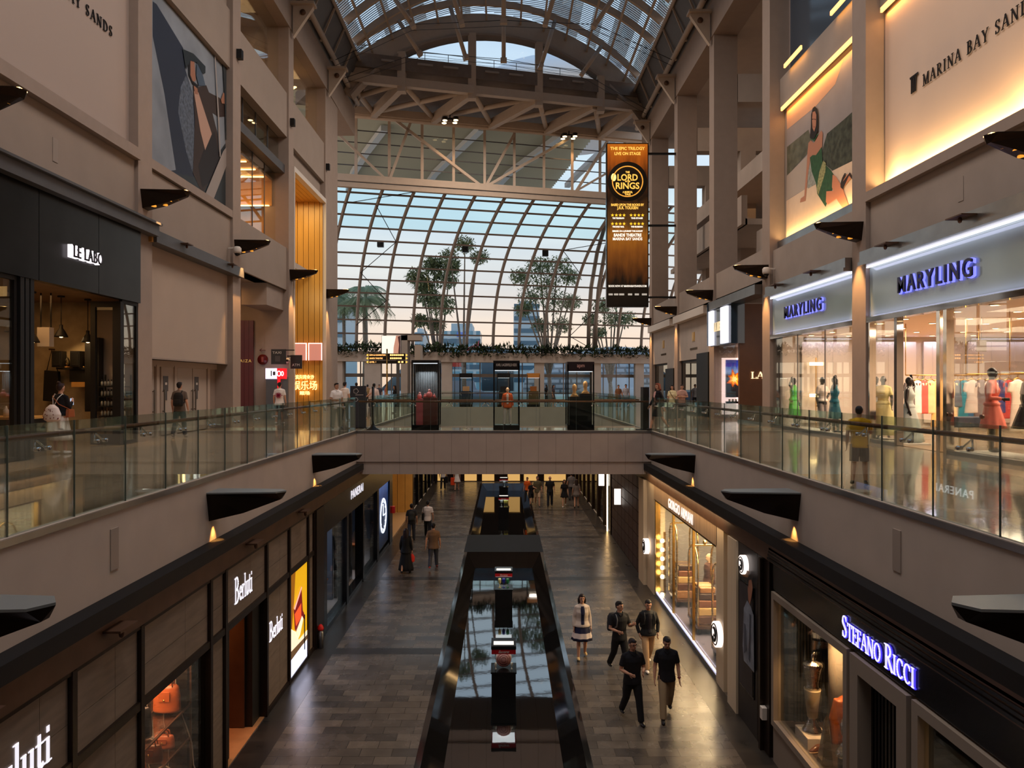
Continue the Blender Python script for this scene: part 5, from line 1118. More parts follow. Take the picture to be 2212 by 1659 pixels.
for i in range(5):
    for j in range(8):
        x, y = 11.3 + 1.5 * i + random.uniform(-.15, .15), 15.2 + 1.75 * j + random.uniform(-.2, .2)
        if dl is None:
            dl = bpy.data.objects.new('ceiling_downlight', None); COL.objects.link(dl); tag(dl, 'small round lit downlight in the boutique ceiling', 'downlight', 'downlights in the boutique ceiling'); mb = MB(); mb.lathe((0, 0, -.02), [(.11, 0), (.11, .02)], 14); mb.build('rim', M_white, dl); mb = MB(); mb.lathe((0, 0, -.025), [(.085, 0), (.085, .005)], 14); mb.build('lens', M_glow_w, dl); o = dl
        else: o = copy_tree(dl)
        o.location = (x, y, 3.5)
# mannequins
MBK = mat('mannequin_black', (24, 22, 24), .3)
def sk(col, hem, fl, **k): return ('skirt', col, hem, fl)
mannequin('black mannequin in a long bright green dress behind the boutique window', 11.0, 28.1, .06, 40, MBK, legs='pose', arms=('hair', 'down'), top=('tank', (70, 170, 50), 'none'), bot=('skirt', (70, 170, 50), .36, .25), female=True, vox=.015)
mannequin('black mannequin in white tee and patterned grey trousers, hand on hip', 11.05, 25.7, .06, 20, MBK, legs='pose', arms=('down', 'hip'), top=('tucked', (232, 222, 212), 'short'), bot=('wide', (150, 140, 138)), female=True, vox=.015)
mannequin('black mannequin in a teal sleeveless dress, arm raised', 11.05, 24.75, .06, 60, MBK, legs='pose', arms=('hair', 'hair'), top=('tank', (18, 108, 130), 'none'), bot=('skirt', (18, 108, 130), .45, .26), female=True, vox=.015)
mannequin('black mannequin in a dark patterned dress half hidden by the lit pier', 11.6, 23.1, .06, 10, MBK, legs='stand', top=('tank', (128, 132, 130), 'none'), bot=('skirt', (128, 132, 130), .4, .24), female=True, vox=.015)
mannequin('black mannequin in a pale yellow belted dress leaning by the dark post', 11.22, 21.9, .06, -30, MBK, legs='step', arms=('down', 'swing_f'), top=('tucked', (216, 204, 140), 'short'), bot=('skirt', (216, 204, 140), .12, .42), female=True, vox=.015)
mannequin('black mannequin in a long grey zigzag patterned gown at the boutique doorway', 11.35, 20.75, .012, 50, MBK, legs='stand', arms=('down', 'hair'), top=('tank', (150, 160, 156), 'none'), bot=('skirt', (150, 160, 156), .06, .42), female=True, vox=.015)
mannequin('black mannequin in a salmon pink wrap coat dress in the right window', 11.3, 17.15, .1, 45, MBK, legs='stand', arms=('bent', 'down'), top=('tucked', (226, 122, 104), 'long'), bot=('skirt', (226, 122, 104), .5, .3), female=True, vox=.014, h=1.95)
mannequin('black mannequin in a dark pleated skirt at the right edge of the boutique window', 11.35, 16.0, .1, 30, MBK, legs='wide', top=('tucked', (200, 190, 180), 'short'), bot=('skirt', (44, 36, 40), .55, .36), female=True, vox=.014, h=1.95)
# hanging rails with clothes
def garment(kind, col, label, x, y, zt, L, w=.2):
    t = thing('hanging_garment', label, 'dress' if L > .9 else 'garment', (x, y, zt)); mb = MB()
    rings(mb, [(-L, w * 1.15, .06), (-L * .6, w * .9, .055), (-.45, w * .75, .05), (-.2, w * .95, .05), (-.08, w * .9, .04), (0, .06, .03)], n=14)
    for sd in (-1, 1):
        mb.tube([(sd * w * .8, 0, -.07), (sd * w * 1.1, 0, -.3), (sd * w * (1.15 if kind else 1.1), 0, -.62 if kind else -.32)], [.05, .05, .04], 8)
    fuse(mb.build('garment', mat('cloth_%d_%d_%d' % col, col, .8, var=.08, vscale=6), t), .02, 2)
    mb = MB(); mb.tube([(-w * .8, 0, -.02), (0, 0, .05), (w * .8, 0, -.02)], .012, 5); mb.tube([(0, 0, .05), (0, 0, .1), (.025, 0, .13), (0, 0, .155)], .008, 5); mb.build('hanger', M_gold, t)
RK = [('first', 12.2, 22.3, 14.2, 22.3, [((92, 84, 86), 1), ((222, 214, 206), 1), ((190, 84, 74), 1), ((214, 190, 140), 1), ((216, 176, 110), 1.4), ((222, 192, 130), 1.4), ((228, 206, 160), 1.3), ((84, 92, 104), .8), ((16, 112, 134), 1.35), ((30, 84, 130), 1.3)]),
      ('second', 12.7, 20.2, 14.2, 20.2, [((214, 206, 200), .9), ((120, 108, 112), 1), ((226, 220, 214), 1), ((46, 56, 120), .9), ((186, 66, 64), 1.05), ((178, 58, 58), 1.05)]),
      ('third', 12.6, 18.3, 14.4, 18.3, [((228, 218, 204), 1.3), ((230, 222, 210), 1.35), ((176, 52, 50), 1.1), ((226, 218, 208), 1.1), ((220, 204, 190), 1.2), ((172, 60, 60), 1.1)])]
cn = lambda c_: ('pale' if min(c_) > 190 else 'yellow' if c_[0] > 200 and c_[2] < 170 else 'red' if c_[0] > 150 and c_[1] < 100 else 'teal' if c_[2] > 110 and c_[0] < 40 else 'blue' if c_[2] > c_[0] + 40 else 'grey')
for nm, x0, y0, x1, y1, gl in RK:
    t = thing('clothes_rail', 'thin brass clothes rail hung from the boutique ceiling, %s from the far wall' % nm, 'clothes rail', ((x0 + x1) / 2, y0, 1.95))
    hl = (x1 - x0) / 2 + .1; mb = MB(); mb.tube([(-hl, 0, 0), (hl, 0, 0)], .018, 6); mb.build('rail', M_gold, t)
    for q in (-hl, hl): mb = MB(); mb.tube([(q, 0, 0), (q, 0, 1.55)], .014, 6); mb.build('hanging_rod', M_gold, t)
    for i, (col, L) in enumerate(gl):
        garment(i % 2, col, '%s garment on the %s hanging rail of the boutique, %s from its left end' % (cn(col), nm, ('first', 'second', 'third', 'fourth', 'fifth', 'sixth', 'seventh', 'eighth', 'ninth', 'tenth')[i]), x0 + (x1 - x0) * (i + .3) / len(gl), y0, 1.79, L, .19)
t = thing('upholstered_bench', 'dark navy console bench on brass legs in the boutique', 'bench', (12.2, 19.2, .012)); mb = MB(); mb.box((-.55, -.2, .55), (.55, .2, .82)); mb.build('top', mat('navy_velvet', (38, 44, 66), .7), t, bevel=.03)
for q in (-.5, .45):
    mb = MB(); mb.box((q, -.18, 0), (q + .04, -.14, .55)); mb.box((q, .14, 0), (q + .04, .18, .55)); mb.box((q, -.18, 0), (q + .04, .18, .04)); mb.build('leg', M_gold, t)
t = thing('hanging_notice', 'grey notice card hung from the boutique ceiling', 'sign', (12.9, 20.0, 2.55)); mb = MB(); mb.box((-.13, -.01, 0), (.13, .01, .32)); mb.build('card', mat('card_grey', (150, 146, 142), .6), t); mb = MB(); mb.tube([(0, 0, .32), (0, 0, .95)], .006, 5); mb.build('wire', M_grey, t)
t = thing('clothes_mirror', 'tall bronze tinted display mirror beside the teal dress', 'mirror', (11.6, 23.6, .06)); mb = MB(); mb.box((-.06, -.3, 0), (.0, .5, 2.5)); mb.build('frame', M_gold, t); mb = MB(); mb.box((-.07, -.26, .05), (-.06, .46, 2.45)); mb.build('glass', mat('bronze_mirror', (110, 90, 60), .1, .9), t)
t = thing('strip_lights', 'two glowing bar lights behind the green dress', 'lamp', (11.9, 28.2, 1.2)); mb = MB(); mb.box((-.25, -.02, .0), (.25, .02, .12)); mb.box((-.25, -.02, 1.2), (.25, .02, 1.32)); mb.build('bars', M_glow_w, t); mb = MB(); mb.box((-.02, .02, -1.2), (.02, .05, 1.5)); mb.build('pole', M_gold, t)
# skin care shop
t = thing('storefront', 'skin care shop front with white light boxes and a brown side wall', 'shop front', (10.6, 33.5, 0))
mb = MB(); mb.box((10.2, 30.1, 5.35), (10.9, 36.95, 5.75)); pc(mb, 'shutter_housing', M_metal)
mb = MB(); mb.box((10.15, 36.95, 3.6), (10.9, 37.0, 5.7)); mb.box((10.3, 33.5, 3.55), (10.9, 36.9, 5.34)); pc(mb, 'sign_box', mat('dark_blue_glass', (40, 58, 72), .06, .2, spec=.9))
for ya, yb in ((36.2, 36.92), (33.9, 34.9)): mb = MB(); mb.box((10.2, ya, 3.6), (10.32, yb, 5.3)); pc(mb, 'light_box', mat('la_white', (240, 240, 255), emit=1.05))
M_warmlet = mat('warm_letter', (255, 226, 180), emit=1.2)
serif('LA MER', .42, mat('gold_dim_letter', (226, 206, 166), emit=.8), 'lettering', t, width=1.2, depth=.03, M=onwall(1, 10.26, 36.1, 4.25))
mb = MB(); mb.box((10.7, 33.6, 0), (13.5, 33.8, 5.34)); pc(mb, 'brown_wall', mat('brown_veneer', (104, 66, 40), .45, var=.08))
serif('LA MER', .3, M_warmlet, 'lettering', t, width=1.75, depth=.03, M=onwall(0, 11.2, 33.57, 1.95))
mb = MB(); mb.box((10.62, 33.9, .1), (10.64, 36.95, 3.55)); pc(mb, 'pane', M_glass)
mb = MB(); mb.box((10.6, 30.1, 0), (10.75, 33.6, .1)); pc(mb, 'plinth', M_metal)
m = MB(); m.box((10.9, 33.8, 0), (15, 33.9, 3.6)); m.box((14.8, 33.8, 0), (15, 37.2, 3.6)); m.box((10.9, 37.0, 0), (15, 37.2, 5.7)); m.box((10.9, 33.8, 3.55), (15, 37.2, 3.7)); struct('wall_skincare', m, M_white)
light('AREA', 'skincare_light', (12.5, 35.4, 3.4), 45, (255, 214, 176), size=1.5)
t = thing('advert_screen', 'tall lit advert screen with an orange fire burst on blue behind the skin care window', 'screen', (11.3, 36.6, 1.1)); mb = MB(); mb.box((-.5, 0, -.9), (.62, .12, 1.9)); mb.build('frame', mat('led_frame', (255, 224, 220), emit=1.2), t); mb = MB(); mb.box((-.34, -.02, -.05), (.56, 0, 1.8)); mb.build('screen', scr('fire_art', [(0, (14, 14, 22)), (.3, (40, 34, 36)), (.55, (70, 60, 60)), (.68, (150, 165, 210)), (.85, (30, 60, 170)), (1, (20, 40, 130))], .9), t)
for kk, (sc_, cc, ee) in enumerate(((.42, (214, 92, 16), .9), (.3, (255, 160, 40), 1.1), (.17, (255, 220, 130), 1.3))):
    mb = MB(); mb.poly([(.08 + sc_ * rr * math.cos(2 * math.pi * q / 14), -.025 - .004 * kk, .85 + sc_ * 1.15 * rr * math.sin(2 * math.pi * q / 14)) for q, rr in enumerate((1, .6, .9, .5, 1.1, .55, .8, .5, 1, .6, .85, .5, 1.05, .6))]); mb.build('fire_burst', ems('fire%d' % kk, cc, ee), t); mb = MB(); mb.box((-.34, -.3, -.35), (.56, 0, -.25)); mb.build('shelf', M_white, t)
t = thing('advert_screen', 'narrow vertical blue lit screen left of the brown wall', 'screen', (10.95, 34.3, 1.0)); mb = MB(); mb.box((-.05, 0, -.4), (.45, .08, 2.1)); mb.build('case', M_black, t); mb = MB(); mb.box((.0, -.02, -.3), (.42, 0, 2.0)); mb.build('screen', scr('blue_art', [(0, (20, 70, 130)), (.4, (30, 110, 180)), (.5, (10, 30, 60)), (.8, (60, 140, 210)), (1, (20, 60, 120))], .7, True), t)
for k in range(4):
    t = thing('cream_jar', 'small gold lidded jar on the ledge under the fire advert', 'jar', (11.1 + .16 * k, 36.42, .85), group='jars under the fire advert'); mb = MB(); mb.lathe((0, 0, 0), [(.05, 0), (.055, .06), (.05, .08)], 10); mb.build('jar', M_white, t); mb = MB(); mb.lathe((0, 0, .08), [(.052, 0), (.052, .035)], 10); mb.build('lid', M_gold, t)
# two jewellers farther along
for k, (ya, yb) in enumerate(((37.85, 44.7), (45.6, 52.45))):
    t = thing('storefront', 'plaster shop front with gold emblem and dark glass, %s on the right walkway' % ('nearer of two' if k == 0 else 'farther of two'), 'shop front', (10.6, ya, 0))
    mb = MB(); mb.box((10.6, ya, 3.1), (11, yb, 5.32)); mb.box((10.6, ya, 2.7), (11, ya + 2.4, 3.1)); pc(mb, 'fascia', M_plaster)
    mb = MB(); mb.box((10.2, ya, 5.33), (10.95, yb, 5.75)); pc(mb, 'shutter_housing', M_white)
    mb = MB(); mb.box((10.45, ya + .05, 0), (10.9, ya + 2.3, 3.35 if k == 0 else 2.7)); pc(mb, 'black_pier', M_blackm)
    mb = MB(); mb.box((10.75, ya + 2.3, .05), (10.79, yb, 3.1)); pc(mb, 'pane', glass('dark_glass', (96, 108, 116), 1.6, 1.3))
    mb = MB(); frame_rect(mb, 1, 10.77, ya + 2.3, yb, 0, 3.1, .12); pc(mb, 'frame', M_blackm)
    yc = ya + 3.5; mb = MB(); mb.box((10.56, yc - .28, 4.1), (10.6, yc - .12, 4.6)); mb.box((10.56, yc + .0, 4.1), (10.6, yc + .2, 4.6)); mb.box((10.55, yc - .1, 4.2), (10.58, yc - .04, 4.6)); pc(mb, 'emblem', mat('brass_emblem', (214, 170, 90), .3, .6))
    sans('COLLECTION', .13, mat('brass_emblem', (214, 170, 90), .3, .6), 'lettering', t, width=1.5, depth=.02, M=onwall(1, 10.57, yc + .8, 3.65)) if False else None
    mb = MB()
    for j in range(12): mb.box((10.57, yc - .8 + .13 * j, 3.62 + .02 * (j % 2)), (10.6, yc - .72 + .13 * j, 3.74))
    pc(mb, 'lettering', mat('brass_dark', (96, 76, 44), .3, .6))
    m = MB(); m.box((14, ya, 0), (14.2, yb, 3.2)); m.box((10.9, yb - .1, 0), (14.2, yb, 3.2)); m.box((10.9, ya, 3.1), (14.2, yb, 3.2)); m.box((10.9, ya, 0), (14.2, ya + .1, 3.2)); struct('wall_jeweller', m, M_plaster_d)
    for q in range(5):
        mb = MB(); mb.ell((0, 0, 0), (.05, .05, .05), 10); mb.tube([(0, 0, .05), (0, 0, 3.09 - (.9 + .35 * q))], .006, 5)
        tag(mb.build('globe_lamp', M_glow_w, loc=(12.0 + .3 * q, ya + 3.4 + .7 * ((q * 2) % 5), .9 + .35 * q)), 'tiny glowing globe lamp hanging inside the %s dark jeweller window' % ('nearer', 'farther')[k], 'lamp', 'globe lamps in the %s jeweller' % ('nearer', 'farther')[k])
# ================================================================== ground floor, left: shoe maker's shop
M_stone = mat('striated_stone', (128, 112, 98), .6, var=.16, vscale=5, stretch=(1, .35, 2.4)); M_frame = mat('bronze_frame', (50, 38, 30), .4, .6)
M_marbled = mat('dark_marble', (34, 30, 28), .15, var=.6, vscale=3)
t = thing('storefront', 'grey stone shoe shop front with bronze frames and three white signs', 'shop front', (-5.13, 13.6, G))
ZM_, ZT_ = -2.86, -1.74
def stone(ya, yb, za, zb):
    mb = MB(); w_ = yb - ya
    cuts = [ya, ya + w_ * .62, yb] if w_ > 1.0 else [ya, yb]; zc = [za, za + (zb - za) * .42, zb]
    for a, b in zip(cuts[:-1], cuts[1:]):
        for c_, d in zip(zc[:-1], zc[1:]): mb.box((-5.3, a + .004, c_ + .004), (-5.15, b - .004, d - .004))
    pc(mb, 'stone_panel', M_stone)
Ys = (5.6, 7.3, 8.8, 10.46, 12.93, 13.63, 16.0, 17.69, 19.4, 20.0)
for a, b in zip(Ys[:-1], Ys[1:]):
    stone(a + .05, b - .05, ZM_ + .05, ZT_)
    if (a, b) not in ((10.46, 12.93), (13.63, 16.0), (17.69, 19.4)): stone(a + .05, b - .05, G + .1, ZM_ - .05)
for y in Ys: mb = MB(); mb.box((-5.28, y - .05, G), (-5.09, y + .05, ZT_)); pc(mb, 'mullion', M_frame)
mb = MB(); mb.box((-5.28, 5.6, ZM_ - .06), (-5.1, 20, ZM_ + .06)); mb.box((-5.28, 5.6, G), (-5.1, 13.6, G + .1)); mb.box((-5.28, 16, G), (-5.1, 20, G + .1)); mb.box((-5.28, 5.6, ZT_ - .04), (-5.1, 20, ZT_ + .03)); pc(mb, 'rail', M_frame)
M_wl = mat('white_lit_letter', (240, 238, 250), emit=.9)
BS = [1.18, 1, 1, 1, 1, 1, 1]
for y0, wd, z0, hh in ((7.0, 1.42, -2.6, .42), (14.15, 1.0, -2.55, .42), (16.25, .98, -4.0, .36)):
    serif('Berluti', hh, M_wl, 'lettering', t, width=wd, depth=.008, M=onwall(-1, -5.145, y0, z0), scales=BS, fat=.85)
mb = MB(); mb.box((-5.2, 10.55, G + .15), (-5.18, 12.85, ZM_ - .06)); pc(mb, 'pane', M_glass)
for y in (7.0, 9.6, 14.8, 18.5): mb = MB(); mb.box((-5.08, y - .22, -1.5), (-4.85, y + .22, -1.47)); mb.ell((-4.95, y, -1.56), (.04, .04, .07), 8); pc(mb, 'sprinkler', M_darkm)
# lit advert box
def lit(n, col, e=.9): return mat('ad_' + n, col, .4, emit=e, spec=.2)
f = .2887
o = poster('light_box', 'glowing yellow and white advert light box with a red bag on the left ground floor', 'light box', -1, 5.13, [
 (lit('yellow', (214, 160, 20), 1.0), rect(17.8, 19.3, -5.36, -2.95, -1, 5.13, 280, 1180, f)), (lit('amber', (150, 92, 20), .8), [(1194, 215), (1240, 180), (1225, 480), (1210, 640), (1194, 700)]),
 (lit('bluewhite', (216, 222, 255), 1.6), [(1192, 850), (1325, 640), (1325, 872), (1192, 1058)]), (lit('cream', (240, 220, 190), 1.1), [(1195, 615), (1240, 640), (1262, 700), (1325, 625), (1325, 700), (1192, 850), (1194, 780)]),
 (lit('shadow', (120, 90, 60), .5), [(1194, 800), (1325, 660), (1325, 690), (1192, 870)]),
 (lit('darkred', (120, 20, 24), .8), [(1222, 480), (1280, 298), (1290, 480), (1300, 500), (1300, 540), (1240, 640), (1230, 620)]), (lit('orange', (226, 84, 40), 1.0), [(1228, 510), (1278, 425), (1278, 530), (1238, 600)]),
 (lit('pink', (255, 170, 150), 1.1), [(1222, 465), (1278, 300), (1283, 310), (1230, 478)]), (lit('strap', (250, 230, 190), 1.1), [(1238, 640), (1282, 520), (1292, 540), (1268, 660), (1255, 690)]), (lit('black', (14, 12, 12), .0), [(1296, 510), (1304, 510), (1305, 770), (1298, 775)]),
], 280, 1180, f)
light('AREA', 'lightbox_glow', (-5.0, 18.5, -4.5), 18, (226, 226, 255), rot=(0, R(-90), 0), size=1.5, size_y=1.4)
# window set: back wall, shelves, bags and shoes
m = MB(); m.box((-7.2, 10.4, G), (-7.0, 13.0, -2.6)); m.box((-7.0, 12.4, G), (-5.3, 12.6, -2.6)); m.box((-7.0, 10.2, G), (-5.3, 10.4, -2.6)); struct('wall_shoe_window', m, M_marbled)
random.seed(5)
m = MB()
for q in range(5):
    x = -6.7 + .3 * q; p = [(x, 12.39, -2.9)]
    for i in range(7): p.append((p[-1][0] + random.uniform(-.02, .14), 12.39, p[-1][2] - .36))
    m.tube(p, .012, 4)
for (xa, za) in ((-6.4, -3.1), (-7.4, -3.6), (-8.0, -2.9)):
    p = [(xa, 15.93, za)]
    for i in range(6): p.append((min(-5.4, p[-1][0] + random.uniform(.05, .2)), 15.93, p[-1][2] - .38))
    m.tube(p, .014, 4)
struct('wall_marble_veins', m, mat('marble_vein', (150, 138, 126), .4))
m = MB(); m.box((-7.0, 10.4, G), (-5.25, 12.4, -5.0)); struct('floor_shoe_window', m, mat('window_floor_warm', (150, 112, 88), .4))
light('AREA', 'window_light', (-6.0, 11.4, -2.75), 110, (255, 190, 140), size=1.2)
t = thing('display_shelf', 'metal framed glass display shelves in the shoe shop window', 'shelf', (-5.5, 11.6, -5.0))
for z in (.75, 1.3): 
    mb = MB(); mb.box((-.24, -.9, z), (.24, .85, z + .015)); sh_ = mb.build('glass_shelf', M_glass, t); mb = MB()
    mb.bar((-.24, -.9, z), (-.24, .85, z), .03, .03); mb.bar((.24, -.9, z), (.24, .85, z), .03, .03); mb.bar((-.24, .85, z), (.24, .85, z), .03, .03); mb.bar((-.24, -.9, z), (.24, -.9, z), .03, .03); mb.build('edge', M_darkm, sh_)
for q in ((-.24, -.9), (.24, -.9), (-.24, .85), (.24, .85)): mb = MB(); mb.bar((q[0], q[1], 0), (q[0], q[1], 2.1), .03, .03); mb.build('post', M_darkm, t)
def bag(label, x, y, z, w_, d, h, col, rz=0, cat='bag'):
    m_ = mat('leather_%d_%d' % (col[0], col[2]), col, .35); t = thing('leather_bag', label, cat, (x, y, z), rz); mb = MB()
    rings(mb, [(0, w_ * .48, d * .42), (.03, w_ * .52, d * .5), (h * .6, w_ * .5, d * .45), (h * .92, w_ * .46, d * .32), (h, w_ * .4, d * .2)], n=20); fuse(mb.build('body', m_, t), .015, 2)
    for sd in (-1, 1): mb = MB(); mb.tube([(-w_ * .25, sd * d * .2, h * .9), (-w_ * .2, sd * d * .22, h * 1.25), (0, sd * d * .22, h * 1.36), (w_ * .2, sd * d * .22, h * 1.25), (w_ * .25, sd * d * .2, h * .9)], .012, 6); mb.build('handle', m_, t)
    mb = MB(); mb.box((-w_ * .2, -d * .52, h * .45), (w_ * .2, -d * .44, h * .8)); mb.build('flap', m_, t); mb = MB(); mb.ell((0, -d * .54, h * .5), (.02, .01, .02), 8); mb.build('clasp', M_gold, t)
bag('large tan leather bag on the upper glass shelf of the shoe shop window', -5.5, 12.1, -3.68, .44, .22, .44, (150, 78, 40)); bag('small folded tan leather pouch on the lower glass shelf', -5.5, 12.0, -4.23, .34, .16, .22, (168, 92, 60)); bag('white leather bag on the shoe shop window floor', -5.5, 11.95, -5.0, .42, .24, .36, (200, 184, 170)); bag('black leather backpack on the near side of the upper glass shelf', -5.52, 11.2, -3.68, .4, .2, .46, (30, 26, 28)); bag('orange leather pouch on the near side of the lower glass shelf', -5.5, 11.1, -4.23, .3, .18, .24, (198, 88, 36)); bag('brown leather satchel on the lower glass shelf', -5.5, 11.55, -4.23, .36, .16, .28, (104, 56, 34))
def shoe(label, x, y, z, col, rz):
    t = thing('leather_shoe', label, 'shoe', (x, y, z), rz); mb = MB(); rings(mb, [(0, .048, .145), (.03, .05, .148), (.06, .046, .12, .02), (.1, .038, .07, .06)], n=16); fuse(mb.build('upper', mat('shoe_leather_%d' % col[0], col, .3), t), .009, 3); mb = MB(); rings(mb, [(-.015, .05, .15), (.012, .05, .15)], n=16); mb.build('sole', mat('sole_pale', (190, 150, 110), .6), t)
shoe('dark leather shoe on the window floor in front of the shelves', -5.6, 10.85, -4.98, (36, 28, 30), .4); shoe('dark leather shoe beside its pair on the window floor', -5.6, 11.1, -4.98, (36, 28, 30), .5); shoe('tan suede shoe at the far end of the window floor', -5.55, 11.9, -4.98, (176, 118, 60), .6); shoe('tan suede shoe next to the white bag', -5.55, 12.12, -4.98, (176, 118, 60), .7)
# doorway
m = MB(); m.box((-9.4, 15.95, G), (-5.3, 16.1, -2.8)); m.box((-9.4, 13.5, G), (-5.3, 13.65, -2.8)); struct('wall_shoe_shop', m, M_marbled)
m = MB(); m.box((-9.4, 13.65, G), (-5.15, 15.95, G + .012)); struct('floor_shoe_shop', m, mat('warm_parquet', (168, 118, 76), .35, var=.15))
m = MB(); m.box((-9.4, 13.65, -2.84), (-5.3, 15.95, -2.8)); struct('ceiling_shoe_shop', m, M_darkm)
light('AREA', 'doorway_light', (-6.6, 14.8, -2.9), 40, (255, 160, 90), size=1.4)
t = thing('shop_door', 'open bronze framed glass door of the shoe shop', 'door', (-5.3, 13.75, G)); mb = MB()
mb.box((-.1, 0, 0), (.05, .42, 2.6)); mb.box((-.1, 1.72, 0), (.05, 2.2, 2.6)); mb.box((-.1, .42, 2.5), (.05, 1.72, 2.6)); mb.build('frame', M_blackm, t); mb = MB(); mb.box((-1.05, 1.66, .02), (-.1, 1.72, 2.5)); mb.build('leaf', M_darkm, t); mb = MB(); mb.tube([(-.7, 1.62, .9), (-.7, 1.62, 1.8)], .02, 8); mb.build('pull_handle', M_gold, t)
m = MB(); m.box((-6.7, 15.9, -3.5), (-6.62, 15.94, -2.95)); tag(m.build('led_tube', mat('salmon_led', (255, 150, 120), emit=4)), 'salmon pink vertical light tube inside the shoe shop doorway', 'light')
t = thing('shop_shelf', 'dark wall shelf inside the shoe shop doorway', 'shelf', (-7.3, 15.9, -3.6)); mb = MB(); mb.box((-.9, -.3, 0), (.9, 0, .04)); mb.build('board', M_darkm, t); mb = MB(); mb.box((-.9, -.28, -.9), (.9, 0, -.86)); mb.build('lower_board', M_darkm, t)
t = thing('fire_extinguisher', 'fire extinguisher with a red top beside the brown pier on the left ground floor', 'fire extinguisher', (-4.98, 20.15, G)); mb = MB(); mb.lathe((0, 0, 0), [(.08, 0), (.08, .42), (.05, .5)], 14); mb.build('cylinder', M_metal, t); mb = MB(); mb.lathe((0, 0, .48), [(.07, 0), (.09, .05), (.06, .12), (.03, .16)], 12); mb.build('valve', mat('signal_red', (200, 30, 24), .4), t)
m = MB(); m.box((-5.6, 20.02, G), (-5.05, 20.85, -1.74)); struct('trim_40', m, M_frame)
# ---------------------------------------------------------------- watch shop
t = thing('storefront', 'black watch shop front with dark glass windows on the left ground floor', 'shop front', (-5.13, 27, G))
mb = MB(); mb.box((-5.4, 20.87, -2.6), (-5.1, 34.0, -1.74)); pc(mb, 'fascia', mat('black_panel', (30, 27, 27), .25, var=.2))
sans('PANERAI', .3, M_wl, 'lettering', t, width=2.1, depth=.01, M=onwall(-1, -5.09, 24.75, -2.17), space=1.2)
for a, b in ((20.95, 21.4), (24.1, 24.4), (26.9, 27.1), (29.9, 30.3), (33.2, 34.0)): mb = MB(); mb.box((-5.4, a, G), (-5.1, b, -2.6)); pc(mb, 'pier', M_black)
mb = MB(); mb.box((-5.4, 21.4, G), (-5.12, 33.3, G + .14)); pc(mb, 'plinth', M_black)
for a, b in ((21.4, 24.1), (27.1, 29.9)): mb = MB(); mb.box((-5.2, a, G + .14), (-5.18, b, -2.6)); pc(mb, 'pane', M_glass)
mb = MB(); mb.box((-5.6, 24.4, G), (-5.5, 26.9, -2.6)); pc(mb, 'dark_door', M_black); mb = MB(); mb.tube([(-5.45, 25.6, G + .9), (-5.45, 25.6, G + 1.6)], .02, 8); pc(mb, 'door_handle', M_metal)
t = thing('advert_screen', 'dark blue lit screen with a white watch dial ring on the left ground floor', 'screen', (-5.25, 31.7, G + .2)); mb = MB(); mb.box((-.1, -1.4, 0), (.06, 1.5, 2.7)); mb.build('case', M_black, t)
mb = MB(); mb.box((.06, -1.34, .06), (.07, 1.44, 2.64)); mb.build('screen', scr('watch_art', [(0, (20, 26, 40)), (.5, (40, 60, 92)), (.8, (46, 70, 120)), (1, (80, 110, 170))], .6), t)
mb = MB(); mb.tube([(.08, .1 + .72 * math.cos(R(a)), 1.35 + .72 * math.sin(R(a))) for a in range(0, 361, 12)], .035, 6); mb.bar((.08, .1, 1.35), (.08, .1, 1.85), .04, .03); mb.bar((.08, .1, 1.35), (.08, .5, 1.35), .04, .03)
for a in range(0, 360, 30): mb.bar((.08, .1 + .56 * math.cos(R(a)), 1.35 + .56 * math.sin(R(a))), (.08, .1 + .66 * math.cos(R(a)), 1.35 + .66 * math.sin(R(a))), .03, .03)
mb.build('dial', mat('dial_white', (220, 230, 250), emit=1.4), t)
m = MB(); m.box((-8, 21, G), (-7.8, 34, -2.6)); m.box((-7.8, 20.9, G), (-5.4, 21.1, -2.6)); m.box((-7.8, 33.9, G), (-5.2, 34.1, -1.74)); m.box((-7.8, 24.2, G), (-5.6, 24.35, -2.6)); struct('wall_watch_shop', m, mat('blue_grey_wall', (72, 80, 90), .5))
m = MB(); m.box((-7.8, 21.1, G), (-5.2, 33.9, G + .13)); struct('floor_watch_shop', m, mat('pale_window_floor', (150, 142, 132), .4))
light('AREA', 'watch_light', (-6.5, 22.8, -2.65), 60, (220, 226, 255), size=1.5); light('AREA', 'watch_light', (-6.5, 28.5, -2.65), 55, (220, 226, 255), size=1.5)
for k, (y, nm) in enumerate(((22.6, 'nearer'), (28.4, 'farther'))):
    t = thing('watch_stand', 'grey cylinder plinth with a copper watch tray in the %s watch shop window' % nm, 'display stand', (-5.75, y, G + .13)); mb = MB(); mb.lathe((0, 0, 0), [(.24, 0), (.24, .95)], 20); mb.build('plinth', M_grey, t); mb = MB(); mb.box((-.28, -.5, .95), (.28, .5, 1.0)); mb.build('tray', mat('copper_tray', (190, 112, 60), .3, .6), t)
    mb = MB(); mb.prism([(-.1, -.1, 1.0), (.06, -.1, 1.0), (.0, -.1, 1.4)], (0, .28, 0)); mb.build('easel', M_metal, t)
    mb = MB(); pts = [(.06, .28 + .05 * math.cos(R(a)), 1.1 + .05 * math.sin(R(a))) for a in range(0, 361, 30)]; mb.tube(pts, .015, 6); mb.build('watch', M_gold, t)
